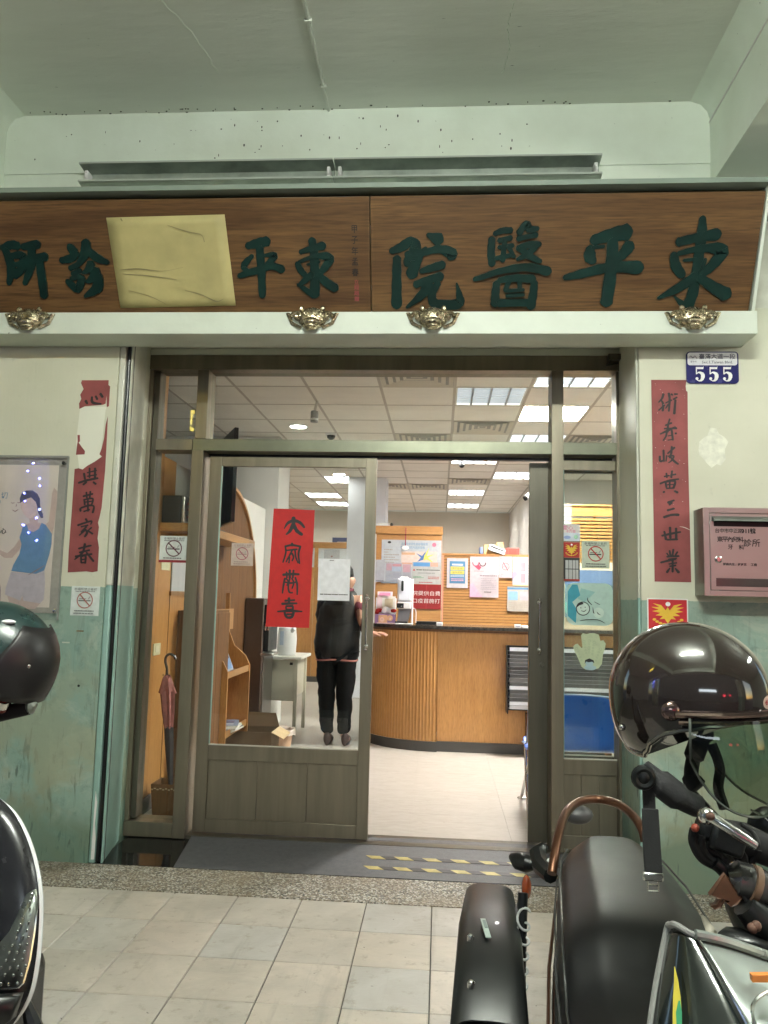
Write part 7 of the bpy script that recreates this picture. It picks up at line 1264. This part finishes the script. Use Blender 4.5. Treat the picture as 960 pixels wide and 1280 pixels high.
O('blue_panel', MB().rings([[(-0.795, -2.800, 1.071), (-0.778, -2.820, 1.032)], [(-0.715, -2.805, 1.056), (-0.711, -2.820, 1.035)], [(-0.695, -2.808, 1.043), (-0.694, -2.818, 1.036)], [(-0.685, -2.808, 1.028), (-0.681, -2.818, 1.027)]], False, False, False), M('blue_paint', (.03, .14, .45), .2, coat=.6), t).modifiers.new('t', 'SOLIDIFY').thickness = .01
pq = [(-0.606, -2.870, 0.945), (-0.596, -2.880, 0.931), (-0.593, -2.890, 0.893), (-0.592, -2.900, 0.858), (-0.594, -2.910, 0.831), (-0.600, -2.910, 0.825), (-0.688, -2.900, 0.808), (-0.678, -2.890, 0.832), (-0.656, -2.880, 0.859), (-0.636, -2.875, 0.885), (-0.624, -2.870, 0.918), (-0.619, -2.865, 0.936)]
O('studded_plate', MB().add(pq, [tuple(range(12))]), M('checker_steel', (.20, .22, .20), .3, .7, var=.3, vs=20), t).modifiers.new('t', 'SOLIDIFY').thickness = .004
O('plate_edge', MB().tube(pq[:7], .0022, 6), CHR, t)
b = MB()
for p_ in [(-0.605, -2.880, 0.942), (-0.607, -2.882, 0.932), (-0.613, -2.885, 0.911), (-0.602, -2.885, 0.913), (-0.605, -2.884, 0.923), (-0.602, -2.890, 0.905), (-0.615, -2.888, 0.901), (-0.618, -2.890, 0.892), (-0.603, -2.892, 0.895), (-0.607, -2.895, 0.887), (-0.598, -2.895, 0.887), (-0.617, -2.895, 0.885), (-0.622, -2.895, 0.874), (-0.609, -2.898, 0.876), (-0.598, -2.898, 0.878), (-0.623, -2.900, 0.866), (-0.610, -2.902, 0.868), (-0.599, -2.902, 0.870), (-0.626, -2.902, 0.856), (-0.612, -2.905, 0.858), (-0.600, -2.905, 0.860), (-0.631, -2.905, 0.847), (-0.616, -2.908, 0.849), (-0.604, -2.908, 0.851), (-0.593, -2.908, 0.853), (-0.622, -2.910, 0.840), (-0.608, -2.912, 0.841), (-0.596, -2.912, 0.843), (-0.626, -2.912, 0.828), (-0.613, -2.915, 0.830), (-0.600, -2.915, 0.832), (-0.641, -2.910, 0.832), (-0.641, -2.905, 0.849)]: b.ball(p_, (.0022, .0022, .003), 6, 5)
O('stud', b, CHR, t, kind='stuff')
O('floorboard', MB().add([(-0.700, -2.910, 0.807), (-0.587, -2.920, 0.823), (-0.596, -2.920, 0.790), (-0.686, -2.920, 0.720)], [(0, 1, 2, 3)]), BLK, t).modifiers.new('t', 'SOLIDIFY').thickness = .02
O('footwell', MB().box(-1.15, -.70, -2.88, -2.6, .28, .75), BLK, t, bev=.03)
w3 = (-.80, -2.62, .25); fw = link('front_wheel', None, t, Vector(w3)); O('tyre', MB().lathe([(.15, -.045), (.22, -.05), (.25, 0), (.22, .05), (.15, .045)], w3, 32, wm), RUB, fw); O('rim', MB().lathe([(.15, -.04), (.03, -.03), (.03, .03), (.15, .04)], w3, 24, wm), ZINC, fw)
O('mudguard', MB().tube([(-0.637, -2.820, 0.767), (-0.622, -2.820, 0.733), (-0.608, -2.820, 0.693)], [.006, .012, .018], 8), BLK, t)
O('steering_stem', MB().tube([(-1.05, -2.55, .6), (-1.02, -2.6, 1.12)], .03, 10), BLK, t)
O('handle_grip', MB().tube([(-1.012, -2.470, 1.113), (-0.910, -2.470, 1.138), (-0.849, -2.470, 1.154)], .0155, 12), RUB, t); O('bar_end', MB().tube([(-0.852, -2.470, 1.154), (-0.842, -2.470, 1.158), (-0.835, -2.470, 1.155)], [.012, .018, .008], 12), ZINC, t)
O('mirror_stalk', MB().tube([(-0.896, -2.490, 1.154), (-0.880, -2.510, 1.178), (-0.874, -2.510, 1.197)], .013, 12), M('red_anodised', (.16, .02, .015), .25, .6), t); O('clamp', MB().tube([(-0.892, -2.495, 1.163), (-0.880, -2.510, 1.178)], .016, 12), CHR, t)
O('lever', MB().tube([(-0.996, -2.500, 1.153), (-0.895, -2.500, 1.165), (-0.880, -2.500, 1.157)], .006, 8), BLK, t)
t, m, sp, emin = helmet('helmet', 'matt dark green and black helmet at the left edge over the handlebar', (-0.938, -2.450, 1.252), -6, 18, .92, M('dark_green_shell', (.012, .030, .029), .28, var=.2), BLK)
O('front_shell', MB().rings([[sp(R(a), R(e), 1.035) for a in [-62 + max(0, e - 10) * .5 + (124 - max(0, e - 10)) * k / 26 for k in range(27)]] for e in (50, 40, 28, 16, 4, -8, -18, -26)], False, False, False), M('dark_grey_visor', (.013, .012, .013), .38, var=.2, spec=.4), t, ang=80).modifiers.new('t', 'SOLIDIFY').thickness = .004
O('pivot', MB().lathe([(.022, 0), (.022, .006), (.016, .010), (.001, .011)], sp(R(-84), R(6), 1.0), 20, Matrix.Rotation(R(90), 3, 'X')), BLK, t)
for a, e in ((-70, -12), (-52, -22), (-30, 12)): O('stud', MB().ball(sp(R(a), R(e), 1.045), .005, 10, 6), CHR, t)
O('light_reflector', MB().ball(sp(R(-62), R(52), 1.01), (.016, .008, .005), 12, 6), WHP, t)

# ================================================================ STREET BEHIND THE CAMERA (seen only in reflections)
S('opposite_building', MB().box(-24, 24, -26, -19, -.15, 14), plaster('grey_render', (.20, .20, .20), (.14, .14, .14), 1, .8))
def lit_sign(label, x, z, w_, h_, col, e, y=-18.9):
    t = T('shop_sign', label, 'sign', (x, y, z), 'lit shop signs across the street')
    O('box', MB().box(x - w_ / 2, x + w_ / 2, y - .12, y, z, z + h_), BLK, t); O('face', MB().box(x - w_ / 2 + .03, x + w_ / 2 - .03, y + .001, y + .02, z + .03, z + h_ - .03), M('lit_face_%g_%g' % (x, z), col, .5, emit=e, var=.3, vs=3, rvar=0), t)
lit_sign('white lit shop sign across the street', 1.0, 3.4, 6, 1.0, (.85, .95, 1), 2.5)
lit_sign('small red lit shop sign across the street, left one', 7.0, 1.9, 1.1, .8, (1, .05, .09), 3)
lit_sign('small red lit shop sign across the street, right one', 9.8, 2.1, 1.0, .7, (1, .05, .09), 2.5)
lit_sign('tall red lit shop sign across the street', 16, 3.2, 1.6, 4.5, (1, .10, .12), 5)
t = T('light_string', 'string of small blue lights wound down the arcade pillar by the street', 'light string', (-5.2, -5.6, 2.0))
lw = [(-5.2 + .12 * math.sin(k * 1.7), -5.5 + .05 * math.cos(k), 3.2 - k * .1) for k in range(13)]
O('wire', MB().tube(lw, .004, 5), BLK, t)
for p_ in lw: O('bulb', MB().ball(p_, .012, 8, 6), M('lit_blue_bulb', (.12, .15, 1), .5, emit=70, var=0, rvar=0), t)
t = T('shop_sign', 'dark green hanging sign with lit yellow characters under the arcade', 'sign', (-3.3, -3.9, 3.15))
O('box', MB().box(-3.75, -2.85, -3.95, -3.9, 3.15, 3.62), M('dark_green_board', (.01, .05, .04), .5), t)
bb = MB()
for i, ch in enumerate('東平診'): bb.text(ch, 3.12 + i * .25, 3.46, -3.898, .30, bold=.035)
bb.v = [(-x, y, z) for x, y, z in bb.v]
O('lit_character', bb, M('lit_yellow', (.9, .7, .1), .5, emit=5, var=0, rvar=0), t, smooth=False)
